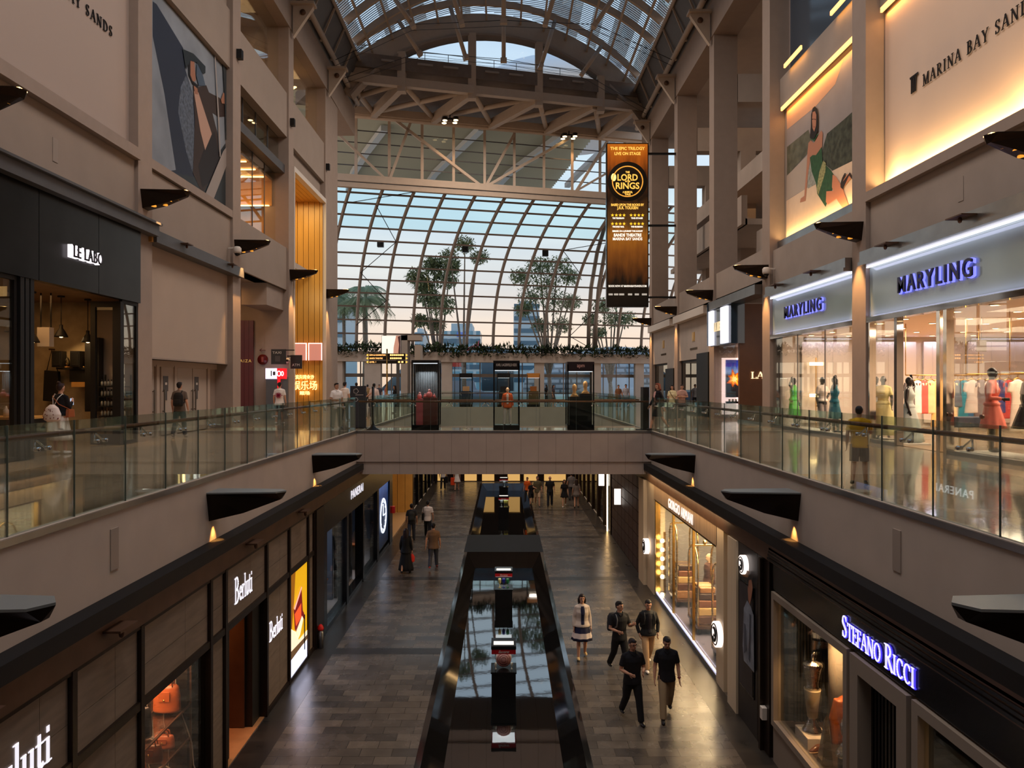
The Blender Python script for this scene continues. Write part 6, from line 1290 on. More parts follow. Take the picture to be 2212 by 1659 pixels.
# golden wall across the passage, shops beyond
m = MB()
for j in range(10): m.box((-9.4 + .43 * j, 41.6, G), (-9.4 + .43 * j + .41, 41.75, -1.3))
struct('wall_golden_passage', m, mat('golden_veneer_dim', (176, 128, 62), .45, var=.06))
m = MB(); m.box((-9.4, 34.1, G), (-5.2, 41.6, G + .006)); struct('floor_passage', m, mat('passage_floor', (150, 118, 84), .4))
light('AREA', 'passage_light', (-7, 38.5, -1.5), 80, (255, 215, 160), size=2)
m = MB(); m.box((-5.25, 33.85, -4.2), (-4.98, 34.05, -3.9)); tag(m.build('alarm_box', mat('signal_red', (200, 30, 24), .4)), 'red alarm box on the pier beside the golden passage', 'alarm')
for s in (-1, 1):
    t = thing('storefront', ('row of dark glass boutiques at the far left of the ground floor' if s < 0 else 'row of lit boutiques at the far right of the ground floor'), 'shop front', (s * 5.13, 48, G))
    ya0 = 41.8 if s < 0 else 35.4
    for a in [ya0 + 2.45 * j for j in range(int((55 - ya0) / 2.45))]:
        mb = MB(); mb.box((s * 5.4, a, G), (s * 5.1, a + .3, -1.74)); pc(mb, 'pier', M_black if s < 0 else M_frame); mb = MB(); mb.box((s * 5.2, a + .3, G), (s * 5.18, a + 2.45, -2.2)); pc(mb, 'pane', M_glass)
    mb = MB(); mb.box((s * 5.4, ya0, -2.2), (s * 5.1, 55, -1.74)); pc(mb, 'fascia', M_frame)
    m = MB(); m.box((s * 7.0, ya0, G), (s * 6.8, 55, -1.74)); struct('wall_far_shops', m, mat('far_shop_back', (150, 120, 88), .6, var=.3, vscale=1.5))
    for q in range(3): light('AREA', 'far_shop_light', (s * 6.2, ya0 + 3 + 5.5 * q, -2.0), 16 if s < 0 else 36, (255, 190, 116), size=1.2)
# end wall of the ground floor with lit shop windows
M_yel = mat('lit_shop_window', (250, 200, 120), emit=.5, sample=False)
m = MB(); m.box((-9.5, 55.0, G), (9.5, 55.3, -1.5)); struct('wall_far_end', m, M_frame)
k = 0
for a, b in ((-4.9, -4.3), (-2.9, -2.0), (-1.6, -.7), (.3, 1.2), (1.5, 2.5), (3.0, 4.6)):
    t = thing('lit_window', 'yellow lit shop window on the far ground floor end wall, %s from the left' % ('first', 'second', 'third', 'fourth', 'fifth', 'sixth')[k], 'window', ((a + b) / 2, 54.95, G + .06)); k += 1; w_ = (b - a) / 2
    mb = MB(); mb.box((-w_, -.02, 0), (w_, .02, 1.2)); mb.build('pane', M_yel, t); mb = MB(); mb.box((-w_ - .05, -.06, 0), (-w_, .0, 1.25)); mb.box((w_, -.06, 0), (w_ + .05, 0, 1.25)); mb.box((-w_, -.06, 1.2), (w_, -.0, 1.25)); mb.build('frame', M_gold, t)
# ================================================================== ground floor, right
M_fluted = mat('fluted_beige', (176, 150, 122), .55, var=.22, vscale=9, stretch=(1, 1.6, .02)); M_paleply = mat('pale_stone', (206, 188, 160), .5, var=.05, stretch=(1, 2, .1), vscale=6)
# dark latticed wall
m = MB(); m.box((5.2, 27.5, G), (5.4, 35.2, -1.74)); struct('wall_lattice_back', m, M_blackm)
t = thing('lattice_wall', 'dark brown wall of square brick lattice panels on the right ground floor', 'wall panel', (5.13, 31, G)); M_brick = tilemat('brown_lattice', (72, 52, 44), (62, 45, 39), (18, 14, 12), .98, .5, .05, .5, .0, swap='YZX', var=.2)
mb = MB()
for i in range(8):
    for j in range(8):
        ya = 27.55 + .955 * i; za = .02 + .46 * j; mb.box((.0, ya - 31, za), (.12, ya - 31 + .9, za + .43))
mb.build('panels', mat('brown_brick', (66, 47, 40), .55, var=.15), t); mb = MB(); mb.box((-.02, -3.6, 3.68), (.15, 4.2, 3.76)); mb.build('cap', M_frame, t)
for k, (y, z) in enumerate(((32.2, -3.2), (37.5, -3.1))):
    t = thing('blade_sign', 'small white lit square blade sign on the right ground floor, %s' % ('nearer of two' if k == 0 else 'farther of two'), 'sign', (4.95, y, z)); mb = MB(); mb.box((-.14, -.03, -.34), (.14, .03, .34)); mb.build('panel', mat('blade_white', (244, 236, 226), emit=1.8), t); mb = MB(); mb.bar((.14, 0, 0), (.2, 0, 0), .04, .04); mb.build('arm', M_blackm, t)
m = MB(); m.box((5.05, 36.2, G), (5.1, 36.35, -1.8)); tag(m.build('led_tube', mat('amber_tube', (255, 206, 140), emit=7)), 'bright vertical amber light tube at the far right shop corner', 'light')
t = thing('wall_lamp', 'pale lamp on a brass side table in the amber lit window', 'lamp', (5.6, 36.5, G)); mb = MB(); mb.lathe((0, 0, 1.0), [(.25, 0), (.2, .25)], 14); mb.build('shade', mat('lit_shade', (250, 226, 180), .6, emit=1.2), t); mb = MB(); mb.tube([(0, 0, 0), (0, 0, 1.0)], .03, 8); mb.build('stem', M_gold, t)
# suit maker's shop
t = thing('storefront', 'bright menswear shop front with fluted beige cladding on the right ground floor', 'shop front', (5.13, 21.5, G))
mb = MB(); mb.box((5.12, 17.8, -2.22), (5.4, 25.25, -1.74)); pc(mb, 'fascia', M_fluted)
mb = MB(); mb.box((5.14, 17.85, -2.28), (5.3, 25.2, -2.22)); mb.box((5.14, 25.05, G), (5.3, 25.2, -2.28)); pc(mb, 'window_frame', M_gold)
mb = MB(); mb.box((5.12, 25.25, G), (5.5, 26.4, -1.74)); mb.box((5.0, 26.5, G), (5.5, 27.45, -1.74)); pc(mb, 'end_pier', M_paleply)
mb = MB(); mb.box((5.12, 17.25, G + .0), (5.4, 17.85, -1.74)); mb.box((5.05, 16.1, G), (5.5, 16.72, -1.74)); pc(mb, 'near_pier', M_paleply)
mb = MB(); mb.box((5.35, 16.72, G), (5.5, 17.25, -1.74)); pc(mb, 'slot', M_fluted)
mb = MB()
for q in (20.3, 22.7): mb.box((5.17, q - .03, G + .16), (5.24, q + .03, -2.28))
pc(mb, 'glazing_post', M_gold)
mb = MB(); mb.box((5.2, 17.85, G + .2), (5.22, 25.05, -2.28)); pc(mb, 'pane', M_glass)
mb = MB(); mb.box((5.16, 17.85, G + .14), (5.2, 25.05, G + .165)); pc(mb, 'floor_led', mat('blue_white_led', (200, 206, 255), emit=1.6))
mb = MB(); mb.box((5.14, 17.85, G), (5.26, 25.05, G + .13)); pc(mb, 'plinth', M_metal)
sans('GIORGIO ARMANI', .3, mat('white_hot_letter', (255, 246, 240), emit=1.0), 'lettering', t, width=2.95, depth=.01, M=onwall(1, 5.1, 22.95, -2.13), space=1.15)
M_disc = mat('logo_disc_white', (255, 240, 232), emit=1.2)
for k, (y, z, r_, x) in enumerate(((26.0, -4.0, .27, 4.98), (17.55, -4.25, .3, 5.06), (15.6, -1.98 - .15, .2, 5.06))):
    t2 = thing('logo_disc', 'round white lit logo disc, %s' % ('on the far pale pier of the menswear shop', 'low on the near pale pier of the menswear shop', 'on the dark panel above the man poster')[k], 'sign', (x, y, z)); mb = MB(); mb.tube([(.1, 0, 0), (-.06, 0, 0)], r_, 24); mb.build('disc', M_disc, t2); mb = MB(); mb.tube([(-.065, r_ * .8 * math.cos(R(a)), r_ * .8 * math.sin(R(a))) for a in range(0, 361, 15)], r_ * .06, 5); mb.build('ring', M_black, t2); mb = MB(); mb.tube([(-.07, r_ * .42 * math.cos(R(a)), r_ * .5 * math.sin(R(a))) for a in range(60, 331, 15)], r_ * .11, 5); mb.bar((-.07, -r_ * .4, -r_ * .05), (-.07, r_ * .1, -r_ * .05), r_ * .14, r_ * .14); mb.build('monogram', M_black, t2)
m = MB(); m.box((8.9, 16, G), (9.1, 25.3, -1.9)); m.box((5.5, 25.3, G), (9, 25.5, -1.9)); m.box((5.5, 17.5, G), (9, 17.7, -1.9)); struct('wall_menswear', m, mat('mirror_blue_wall', (150, 146, 144), .15, .3))
m = MB(); m.box((5.25, 17.7, G), (8.9, 25.3, G + .13)); struct('floor_menswear', m, mat('violet_grey_floor', (110, 108, 130), .25))
m = MB(); m.box((5.4, 17.7, -2.24), (8.9, 25.3, -2.1)); struct('ceiling_menswear', m, M_darkm)
for y in (18.8, 21, 23.6): light('AREA', 'menswear_light', (6.4, y, -2.3), 330, (255, 218, 166), size=1.6)
light('AREA', 'facade_wash', (4.85, 21.5, -1.5), 38, (255, 212, 160), rot=(0, R(-25), 0), size=.15, size_y=9)
for k in range(6):
    o = MB(); o.ell((0, 0, 0), (.07, .07, .07), 10); o = o.build('mirror_bulb', mat('hot_bulb', (255, 226, 180), emit=16, sample=False), None, loc=(5.3, 24.75, -3.55 - .3 * k - (.3 if k == 5 else 0))); tag(o, 'round bright bulb in the vertical row at the far end of the menswear window', 'bulb', 'bulbs beside the menswear window')
t2 = thing('bulb_strip', 'gold strip holding the row of bright bulbs', 'lamp', (5.38, 24.78, -5.36)); mb = MB(); mb.box((-.03, -.06, 0), (.03, .06, 2.1)); mb.build('backing', M_gold, t2)
M_brass = mat('polished_brass', (222, 190, 120), .2, 1.0)
case_cols = [((150, 104, 60), 'tan'), ((88, 52, 34), 'brown'), ((196, 160, 104), 'honey'), ((120, 72, 44), 'chestnut'), ((60, 40, 32), 'dark brown')]
for k, (y, x, sc) in enumerate(((23.9, 5.8, 1.3), (21.3, 5.78, 1.2), (18.75, 5.76, 1.25))):
    nm = ('far', 'middle', 'near')[k]
    t = thing('luggage_cart', 'brass arched luggage cart in the menswear window, the %s one' % nm, 'luggage cart', (x, y, G + .13)); mb = MB(); mb.box((-.35, -.55, .18), (.35, .55, .26)); mb.build('platform', M_darkm, t)
    for sx in (-.33, .33):
        mb = MB(); pts = [(sx, -.52, .26), (sx, -.52, 1.6 * sc)] + [(sx, -.52 * math.cos(R(a)), 1.6 * sc + .5 * math.sin(R(a))) for a in range(20, 161, 20)] + [(sx, .52, 1.6 * sc), (sx, .52, .26)]; mb.tube(pts, .028, 8); mb.build('arch', M_brass, t)
    mb = MB(); mb.bar((-.33, 0, 1.6 * sc + .5), (.33, 0, 1.6 * sc + .5), .04, .04); mb.ell((0, 0, 1.6 * sc + .58), (.06, .06, .07), 10); mb.build('top_bar', M_brass, t)
    for sx in (-.28, .28):
        for sy in (-.45, .45): mb = MB(); mb.tube([(sx - .03, sy, .09), (sx + .03, sy, .09)], .09, 12); mb.build('wheel', M_blackm, t)
    z = G + .13 + .262
    for q in range(5 if k < 2 else 4):
        col, cnm = case_cols[(q + k) % 5]; hh = .24 - .02 * q; w_ = .3 - .02 * q; d_ = .45 - .03 * q
        t2 = thing('suitcase', '%s leather suitcase on the %s brass cart, %s from the bottom' % (cnm, nm, ('lowest', 'second', 'third', 'fourth', 'fifth')[q]), 'suitcase', (x, y, z)); mb = MB(); mb.box((-w_, -d_, 0), (w_, d_, hh)); mb.build('shell', mat('case_%d' % col[0], col, .45, var=.1), t2, bevel=.025); mb = MB(); mb.tube([(-w_ - .0, -.1, hh * .55), (-w_ - .04, -.08, hh * .6), (-w_ - .04, .08, hh * .6), (-w_, .1, hh * .55)], .014, 6); mb.build('handle', M_darkm, t2)
        for sy in (-.2, .2): mb = MB(); mb.box((-w_ - .008, sy - .02, 0), (w_ + .008, sy + .02, hh + .004)); mb.build('strap', M_brass, t2)
        z += hh + .004
t = thing('clothes_rail', 'rail of white shirts at the back of the menswear window', 'clothes rail', (6.9, 22.2, -2.55)); mb = MB(); mb.tube([(0, -1.2, 0), (0, 1.2, 0)], .02, 8); mb.build('rail', M_brass, t)
for q in (-1.2, 1.2): mb = MB(); mb.tube([(0, q, 0), (0, q, .32)], .015, 6); mb.build('hanging_rod', M_brass, t)
for q in range(7): garment(1, (206, 206, 214), 'white shirt on the menswear rail, %s from the near end' % ('first', 'second', 'third', 'fourth', 'fifth', 'sixth', 'seventh')[q], 6.9, 21.15 + .34 * q, -2.71, .8, .2)
MTAN = mat('mannequin_tan', (190, 160, 130), .5)
mannequin('mannequin in a dark navy coat between the carts in the menswear window', 6.2, 20.05, G + .13, -80, MTAN, h=1.85, legs='stand', arms=('bent', 'down'), top=('jacket', (34, 38, 54), 'long'), bot=('trousers', (36, 38, 48)), shoes=(30, 26, 26), vox=.016)
mannequin('mannequin in a brown suit behind the middle brass cart', 6.3, 22.7, G + .13, -80, MTAN, h=1.85, legs='stand', top=('jacket', (88, 58, 48), 'long'), bot=('trousers', (92, 62, 52)), shoes=(30, 26, 26), vox=.016)
# dark panel with the man poster
t = thing('poster_case', 'dark wall case holding the tall poster of a man in a grey coat', 'poster case', (5.1, 15.5, G)); mb = MB(); mb.box((.0, -.6, 0), (.3, .6, 3.76)); mb.build('case', mat('charcoal_case', (44, 40, 40), .4), t); mb = MB(); frame_rect(mb, 1, -.01, -.46, .44, .75, 3.02, .04, .03); mb.build('frame', M_black, t)
f = .3254
poster('fashion_poster', 'tall dark poster of a man in a grey blue coat on the right ground floor', 'poster', 1, 5.07, [
 (c('dusk2', (46, 42, 46), var=.3), rect(15.92, 15.08, -4.72, -2.52, 1, 5.07, 1380, 1020, f)), (c('amberlamp', (120, 80, 40), var=.4), [(690, 640), (740, 660), (725, 700), (690, 690)]),
 (c('coat2', (120, 128, 142), var=.35, vscale=4), [(722, 850), (745, 890), (765, 950), (768, 1330), (700, 1250), (692, 1150), (700, 900)]), (c('coat3', (64, 70, 84), var=.3), [(700, 1000), (712, 1010), (720, 1180), (702, 1200)]), (c('coat3', (64, 70, 84), var=.3), [(740, 940), (748, 950), (742, 1260), (732, 1240)]),
 (c('skin', (152, 104, 82)), [(735, 705), (752, 705), (762, 770), (752, 840), (742, 880), (733, 850), (728, 760)]), (c('hair', (30, 27, 28)), [(726, 720), (734, 694), (754, 690), (764, 730), (752, 712), (736, 716), (732, 770)]),
], 1380, 1020, f)
m = MB(); m.box((5.1, 14.22, G), (5.6, 14.88, -1.74)); m.box((5.02, 14.5, G), (5.12, 14.6, -1.74)); struct('trim_41', m, M_frame)
# formal wear shop
t = thing('storefront', 'black glossy formal wear shop front with blue white lit name on the right ground floor', 'shop front', (5.13, 10.6, G)); M_lettb = mat('blue_white_letter', (214, 210, 255), emit=1.1); M_letth = mat('violet_halo', (84, 70, 255), emit=.8)
mb = MB(); mb.box((5.14, 5.5, -2.24), (5.5, 14.2, -1.74))
for q in range(4): mb.box((5.08 - .012 * q, 5.5, -1.5 - .06 * q), (5.5, 14.2, -1.46 - .06 * q))
pc(mb, 'fascia', M_black)
SC_ = [1.3] + [1] * 7 + [1.3] + [1] * 4
serif('STEFANO RICCI', .25, M_letth, 'letter_glow', t, width=2.0, depth=.02, M=onwall(1, 5.135, 11.2, -2.14), scales=SC_, fat=1.3)
serif('STEFANO RICCI', .25, M_lettb, 'lettering', t, width=1.98, depth=.012, M=onwall(1, 5.115, 11.19, -2.13), scales=SC_, fat=.85)
M_frameg = mat('grey_cream_frame', (136, 124, 112), .45)
mb = MB(); frame_rect(mb, 1, 5.16, 11.0, 14.1, -4.8, -2.27, .12, .14); pc(mb, 'window_frame', M_frameg); mb = MB(); mb.box((5.17, 11.12, -4.68), (5.19, 13.98, -2.39)); pc(mb, 'pane', M_glass); mb = MB(); mb.box((5.13, 11.0, G), (5.4, 14.1, -4.8)); pc(mb, 'stall_riser', M_frameg)
mb = MB(); frame_rect(mb, 1, 5.18, 9.35, 10.88, G, -2.27, .24, .2); pc(mb, 'door_frame', M_frameg); mb = MB(); mb.box((5.3, 9.59, G), (5.34, 10.64, -2.51))
for q in range(11): mb.box((5.27, 9.62 + .095 * q, G), (5.3, 9.62 + .095 * q + .05, -2.51))
pc(mb, 'door_leaf', M_black)
mb = MB(); frame_rect(mb, 1, 5.16, 5.6, 9.25, G, -2.27, .14, .14); pc(mb, 'window_frame', M_frameg); mb = MB(); mb.box((5.17, 5.74, G + .1), (5.19, 9.11, -2.4)); pc(mb, 'pane', M_glass)
m = MB(); m.box((5.9, 8.2, G), (5.95, 9.1, -2.3))
for q in range(22): m.box((5.83, 8.2 + .042 * q, G), (5.9, 8.2 + .042 * q + .025, -2.3))
struct('wall_ribbed_curtain', m, mat('ribbed_bronze', (64, 50, 40), .4, .4)); m = MB(); m.box((6.0, 5.6, G), (6.1, 8.2, -2.3)); struct('wall_cream_niche', m, M_cream); light('AREA', 'niche_light', (5.7, 7.6, -2.4), 14, (255, 200, 130), size=.6)
m = MB(); m.box((7.2, 11, G), (7.4, 14.2, -2.2)); m.box((5.4, 14.05, G), (7.2, 14.2, -2.2)); m.box((5.4, 10.8, G), (7.2, 10.95, -2.2))
for q in range(28): m.box((5.5 + .06 * q, 14.0, G), (5.5 + .06 * q + .035, 14.05, -2.2))
struct('wall_formal_window', m, M_blackm); m = MB(); m.box((5.25, 10.95, G), (7.2, 14.05, -4.72)); struct('floor_formal_window', m, mat('dark_walnut', (56, 42, 34), .3))
light('SPOT', 'window_spot', (5.6, 12.9, -2.3), 240, (255, 196, 130), spot=95); light('SPOT', 'window_spot', (5.6, 11.8, -2.3), 200, (255, 196, 130), spot=95); light('AREA', 'window_light', (6.0, 12.5, -2.28), 22, (255, 200, 140), size=1)
t = thing('round_column', 'white lit round column in the formal wear window', 'column', (6.15, 13.55, -4.72)); mb = MB(); mb.lathe((0, 0, 0), [(.2, 0), (.2, 2.45)], 24); mb.build('shaft', M_white, t); mb = MB(); mb.lathe((0, 0, 0), [(.24, 0), (.24, .08)], 24); mb.build('base', M_white, t)
M_silver = mat('hammered_silver', (215, 210, 204), .14, 1.0, bump=.5, bscale=38)
t = thing('display_block', 'white block under the tall silver cup', 'block', (5.5, 13.2, -4.72)); mb = MB(); mb.box((-.2, -.28, 0), (.22, .28, .2)); mb.build('block', M_white, t, bevel=.01)
t = thing('silver_cup', 'tall lidded silver cup with a cream band on a white block', 'cup', (5.5, 13.2, -4.52)); mb = MB(); mb.lathe((0, 0, 0), [(.17, 0), (.17, .03), (.12, .1), (.07, .22), (.08, .26)], 24); mb.build('foot', M_silver, t); mb = MB(); mb.lathe((0, 0, .26), [(.085, 0), (.14, .48), (.145, .5)], 24); mb.build('leather_band', mat('cream_leather', (222, 206, 176), .5), t); mb = MB(); mb.lathe((0, 0, .76), [(.13, 0), (.1, .06), (.1, .1), (.15, .38), (.17, .42)], 24); mb.build('bowl', M_silver, t); mb = MB(); mb.lathe((0, 0, 1.18), [(.175, 0), (.16, .04), (.06, .09), (.03, .1)], 24); mb.tube([(0, 0, .0 + 1.27), (.01, 0, 1.36), (.03, -.02, 1.42)], [.02, .03, .015], 8); mb.build('lid', M_silver, t)
t = thing('jacket_bust', 'chestnut leather jacket on a tailor bust in the formal wear window', 'jacket', (5.85, 12.45, -4.72)); mb = MB(); rings(mb, [(.05, .21, .15), (.5, .22, .16), (.85, .25, .17), (1.08, .25, .14), (1.18, .1, .08)], n=20)
for sd in (-1, 1): mb.tube([(sd * .22, 0, 1.08), (sd * .3, .02, .75), (sd * .3, -.03, .35)], [.08, .075, .06], 10)
fuse(mb.build('jacket', mat('chestnut_leather', (150, 78, 34), .35), t), .016, 3); mb = MB(); rings(mb, [(1.12, .1, .085), (1.2, .085, .075), (1.26, .075, .06)], n=16); mb.build('white_collar', M_white, t); mb = MB(); rings(mb, [(.25, .03, .02, -.175), (.85, .04, .02, -.19), (1.1, .05, .02, -.13)], n=10); mb.build('lining', M_white, t); mb = MB(); mb.ell((0, 0, 1.27), (.07, .07, .05), 12); mb.build('neck_cap', M_blackm, t); mb = MB(); mb.lathe((0, 0, 0), [(.16, 0), (.16, .03), (.02, .05)], 14); mb.build('stand', M_blackm, t)
t = thing('mosaic_sculpture', 'silver mosaic head sculpture on a dark pedestal in the formal wear window', 'sculpture', (5.5, 11.9, -4.72)); mb = MB(); mb.lathe((0, 0, 0), [(.15, 0), (.13, .1), (.12, .42)], 18); mb.build('pedestal', M_blackm, t); mb = MB(); mb.lathe((0, 0, .42), [(.17, 0), (.15, .06), (.1, .14), (.05, .22), (.06, .26)], 20); mb.build('bust', M_silver, t); mb = MB(); mb.ell((0, 0, .86), (.09, .1, .17), 14); mb.build('head', M_silver, t)
t = thing('silver_shard', 'slim faceted silver shard standing at the front of the formal wear window', 'sculpture', (5.4, 12.45, -4.72)); mb = MB(); mb.add([(-.1, -.1, 0), (.1, -.1, 0), (.1, .1, 0), (-.1, .1, 0), (-.02, -.06, .8), (.03, -.04, .86), (.0, .03, .74)], [(0, 3, 2, 1), (0, 1, 5, 4), (1, 2, 6, 5), (2, 3, 6), (3, 0, 4, 6), (4, 5, 6)]); mb.build('shard', mat('pewter', (170, 158, 140), .25, .9), t)
bag('orange leather pouch at the near end of the formal wear window', 5.55, 11.4, -4.72, .3, .18, .14, (214, 84, 36)); shoe('brown leather shoe beside the silver cup', 5.42, 12.85, -4.7, (96, 52, 32), -1.2)
t = thing('white_switch', 'small white intercom box on the dark pier of the right ground floor', 'intercom', (5.0, 14.4, -4.72)); mb = MB(); mb.box((.0, -.07, -.12), (.1, .07, .12)); mb.build('box', M_white, t, bevel=.01)
# ================================================================== glass balustrades
def balustrade(label, p0, p1, n, inner, hr=1.06, z0=0, joints=True):
    """p0, p1 ends in plan; inner = unit vector towards the walkway"""
    a, b = Vector(p0 + (z0,)), Vector(p1 + (z0,)); inn = Vector(inner + (0,)); t = thing('glass_balustrade', label, 'balustrade', a); d = (b - a) / n
    for i in range(n):
        q0 = d * i + d.normalized() * .006; q1 = d * (i + 1) - d.normalized() * .006; mb = MB(); mb.prism([q0, q1, q1 + inn * .018, q0 + inn * .018], (0, 0, 1.22)); e_ = d.normalized() * .008; mb.prism([q1 - e_, q1 + e_ * .3, q1 + e_ * .3 + inn * .019, q1 - e_ + inn * .019], (0, 0, 1.222), 1); mb.build('glass_panel', [M_glassrail, mat('glass_edge', (100, 112, 105), .3)], t)
    L = (b - a); mb = MB(); mb.tube([inn * .11 + Vector((0, 0, hr)), inn * .11 + L + Vector((0, 0, hr))], .032, 10); mb.build('handrail', M_handrail, t)
    mb = MB(); mb.prism([-inn * .03, L - inn * .03, L + inn * .06, inn * .06], (0, 0, .03)); mb.build('base_channel', M_plaster, t)
    u = d.normalized()
    for i in range(n):
        c0 = d * (i + .5); mb = MB()
        for sg in (-1, 1): mb.tube([c0 + inn * .11 + Vector((0, 0, hr - .03)), c0 + u * sg * .1 + inn * .05 + Vector((0, 0, hr - .14))], .012, 6); mb.tube([c0 + u * sg * .1 + Vector((0, 0, hr - .14)) - inn * .01, c0 + u * sg * .1 + inn * .05 + Vector((0, 0, hr - .14))], .026, 8)
        mb.build('bracket', M_chrome, t)
    return t
balustrade('long glass balustrade with bronze handrail on the left walkway before the bridge', (-5.28, 4.2), (-5.28, 26.4), 18, (-1, 0))
balustrade('long glass balustrade with bronze handrail on the right walkway before the bridge', (5.28, 4.2), (5.28, 26.4), 18, (1, 0))
balustrade('glass balustrade along the near edge of the footbridge', (-5.2, 26.46), (5.2, 26.46), 8, (0, 1))
balustrade('glass balustrade along the far edge of the footbridge', (-5.2, 29.34), (5.2, 29.34), 8, (0, -1))
balustrade('glass balustrade on the left walkway beyond the footbridge', (-5.28, 29.6), (-5.28, 54.9), 16, (-1, 0))
balustrade('glass balustrade on the right walkway beyond the footbridge', (5.28, 29.6), (5.28, 54.9), 16, (1, 0))
balustrade('glass balustrade on the edge of the far hall', (-5.2, 55.06), (5.2, 55.06), 8, (0, 1))

# ================================================================== display cases on the bridge
def display_case(label, x, y, z=0, w=.96, h=2.5, head=None, headcol=(16, 15, 16), htxt=None, glow=(255, 236, 214), e=2.0, k=1.0):
    t = thing('display_case', label, 'display case', (x, y, z)); d = .42 * k; w2 = w / 2
    mb = MB(); mb.box((-w2, -d, 0), (w2, d, .2)); mb.build('base', M_black, t)
    mb = MB(); mb.box((-w2, -d, h - (.34 if head else .1)), (w2, d, h)); top = mb.build('header', mat('header_%d' % headcol[0], headcol, .35), t)
    for sx in (-1, 1):
        for sy in (-1, 1): mb = MB(); mb.box((sx * (w2 - .045), sy * (d - .045), .2), (sx * w2, sy * d, h - .1)); mb.build('post', M_black, t)
    for sy in (-1, 1): mb = MB(); mb.box((-w2 + .045, sy * (d - .01), .2), (w2 - .045, sy * d, h - (.34 if head else .1))); mb.build('glass', M_glass, t)
    mb = MB(); mb.box((-w2 + .06, -d + .06, h - (.37 if head else .13)), (w2 - .06, -d + .1, h - (.345 if head else .105))); mb.build('light_strip', mat('case_glow', glow, emit=1.3), t)
    light('AREA', 'case_light', (x, y, z + h - .4), 8 * e / 2, glow, size=.6)
    if htxt: sans(htxt, .1 if len(htxt) > 5 else .15, M_white if len(htxt) > 5 else mat('rose_letter', (206, 160, 150), .5), 'lettering', t, width=.74 if len(htxt) > 5 else .27, depth=.01, M=onwall(0, x + (0 if True else 0), y - d - .005, z + h - .2), align='CENTER')
    return t
Yc = 27.3
xs = [(p - VX) / FPX * Yc for p in (921, 1094, 1252)]
display_case('tall black display case with pink perfume bottles on the footbridge', xs[0], Yc, w=1.0, h=2.56, glow=(226, 232, 240))
display_case('tall black display case with a child mannequin on the footbridge', xs[1], Yc, w=.96, h=2.54, head=1, htxt='KARL LAGERFELD KIDS')
display_case('tall black display case with two jewellery busts on the footbridge', xs[2], Yc, w=.98, h=2.5, head=1, headcol=(34, 24, 28), htxt='apm', glow=(246, 232, 196))
m = MB(); m.box((xs[0] - .44, Yc + .36, .2), (xs[0] + .44, Yc + .38, 2.44))
for q in range(14): m.tube([(xs[0] - .42 + .065 * q, Yc + .35, .2), (xs[0] - .42 + .065 * q, Yc + .35, 2.44)], .028, 6)
tag(m.build('pleated_backdrop', mat('silver_pleat', (104, 108, 110), .5)), 'grey pleated curtain backdrop in the perfume display case', 'curtain')
for k, (dx, w_, h_, col, lb) in enumerate(((-.22, .13, 1.12, (206, 104, 108), 'tall narrow pink plinth in the perfume display case'), (.16, .26, 1.16, (112, 66, 58), 'wide brown plinth in the perfume display case'))):
    t = thing('plinth', lb, 'plinth', (xs[0] + dx, Yc - .05, .2)); mb = MB(); mb.box((-w_, -.2, 0), (w_, .2, h_ - .2)); mb.build('block', mat('plinth_%d' % col[0], col, .6), t); mb = MB(); mb.box((-w_ - .01, -.21, h_ - .2), (w_ + .01, .21, h_ - .17)); mb.build('top', mat('plinth_top_%d' % col[0], tuple(min(255, int(q * 1.1)) for q in col), .6), t)
M_pinkg = mat('pink_bottle', (232, 130, 124), .25)
for k, (dx, z, s_, lb) in enumerate(((-.24, 1.15, .75, 'left'), (.12, 1.19, .95, 'tall centre'), (-.04, 1.19, .5, 'small middle'), (.3, 1.19, .45, 'low right'))):
    t = thing('perfume_bottle', 'pink round perfume bottle in the display case, the %s one' % lb, 'bottle', (xs[0] + dx, Yc - .08, z)); mb = MB(); mb.lathe((0, 0, 0), [(.07 * s_, 0), (.12 * s_, .06 * s_), (.12 * s_, .16 * s_), (.06 * s_, .23 * s_), (.03 * s_, .24 * s_)], 16); mb.build('flask', M_pinkg, t); mb = MB(); mb.lathe((0, 0, .24 * s_), [(.05 * s_, 0), (.06 * s_, .05 * s_), (.02 * s_, .09 * s_)], 12); mb.build('stopper', mat('pale_pink', (240, 176, 166), .3), t)
MCRM = mat('mannequin_cream', (226, 190, 150), .45)
mannequin('cream child mannequin in an orange and white jacket and white trousers', xs[1] + .04, Yc, .2, 0, MCRM, h=1.36, legs='stand', arms=('down', 'down'), top=('loose', (206, 92, 40), 'long', (222, 206, 196)), bot=('trousers', (222, 212, 204)), shoes=(230, 224, 216), vox=.014)
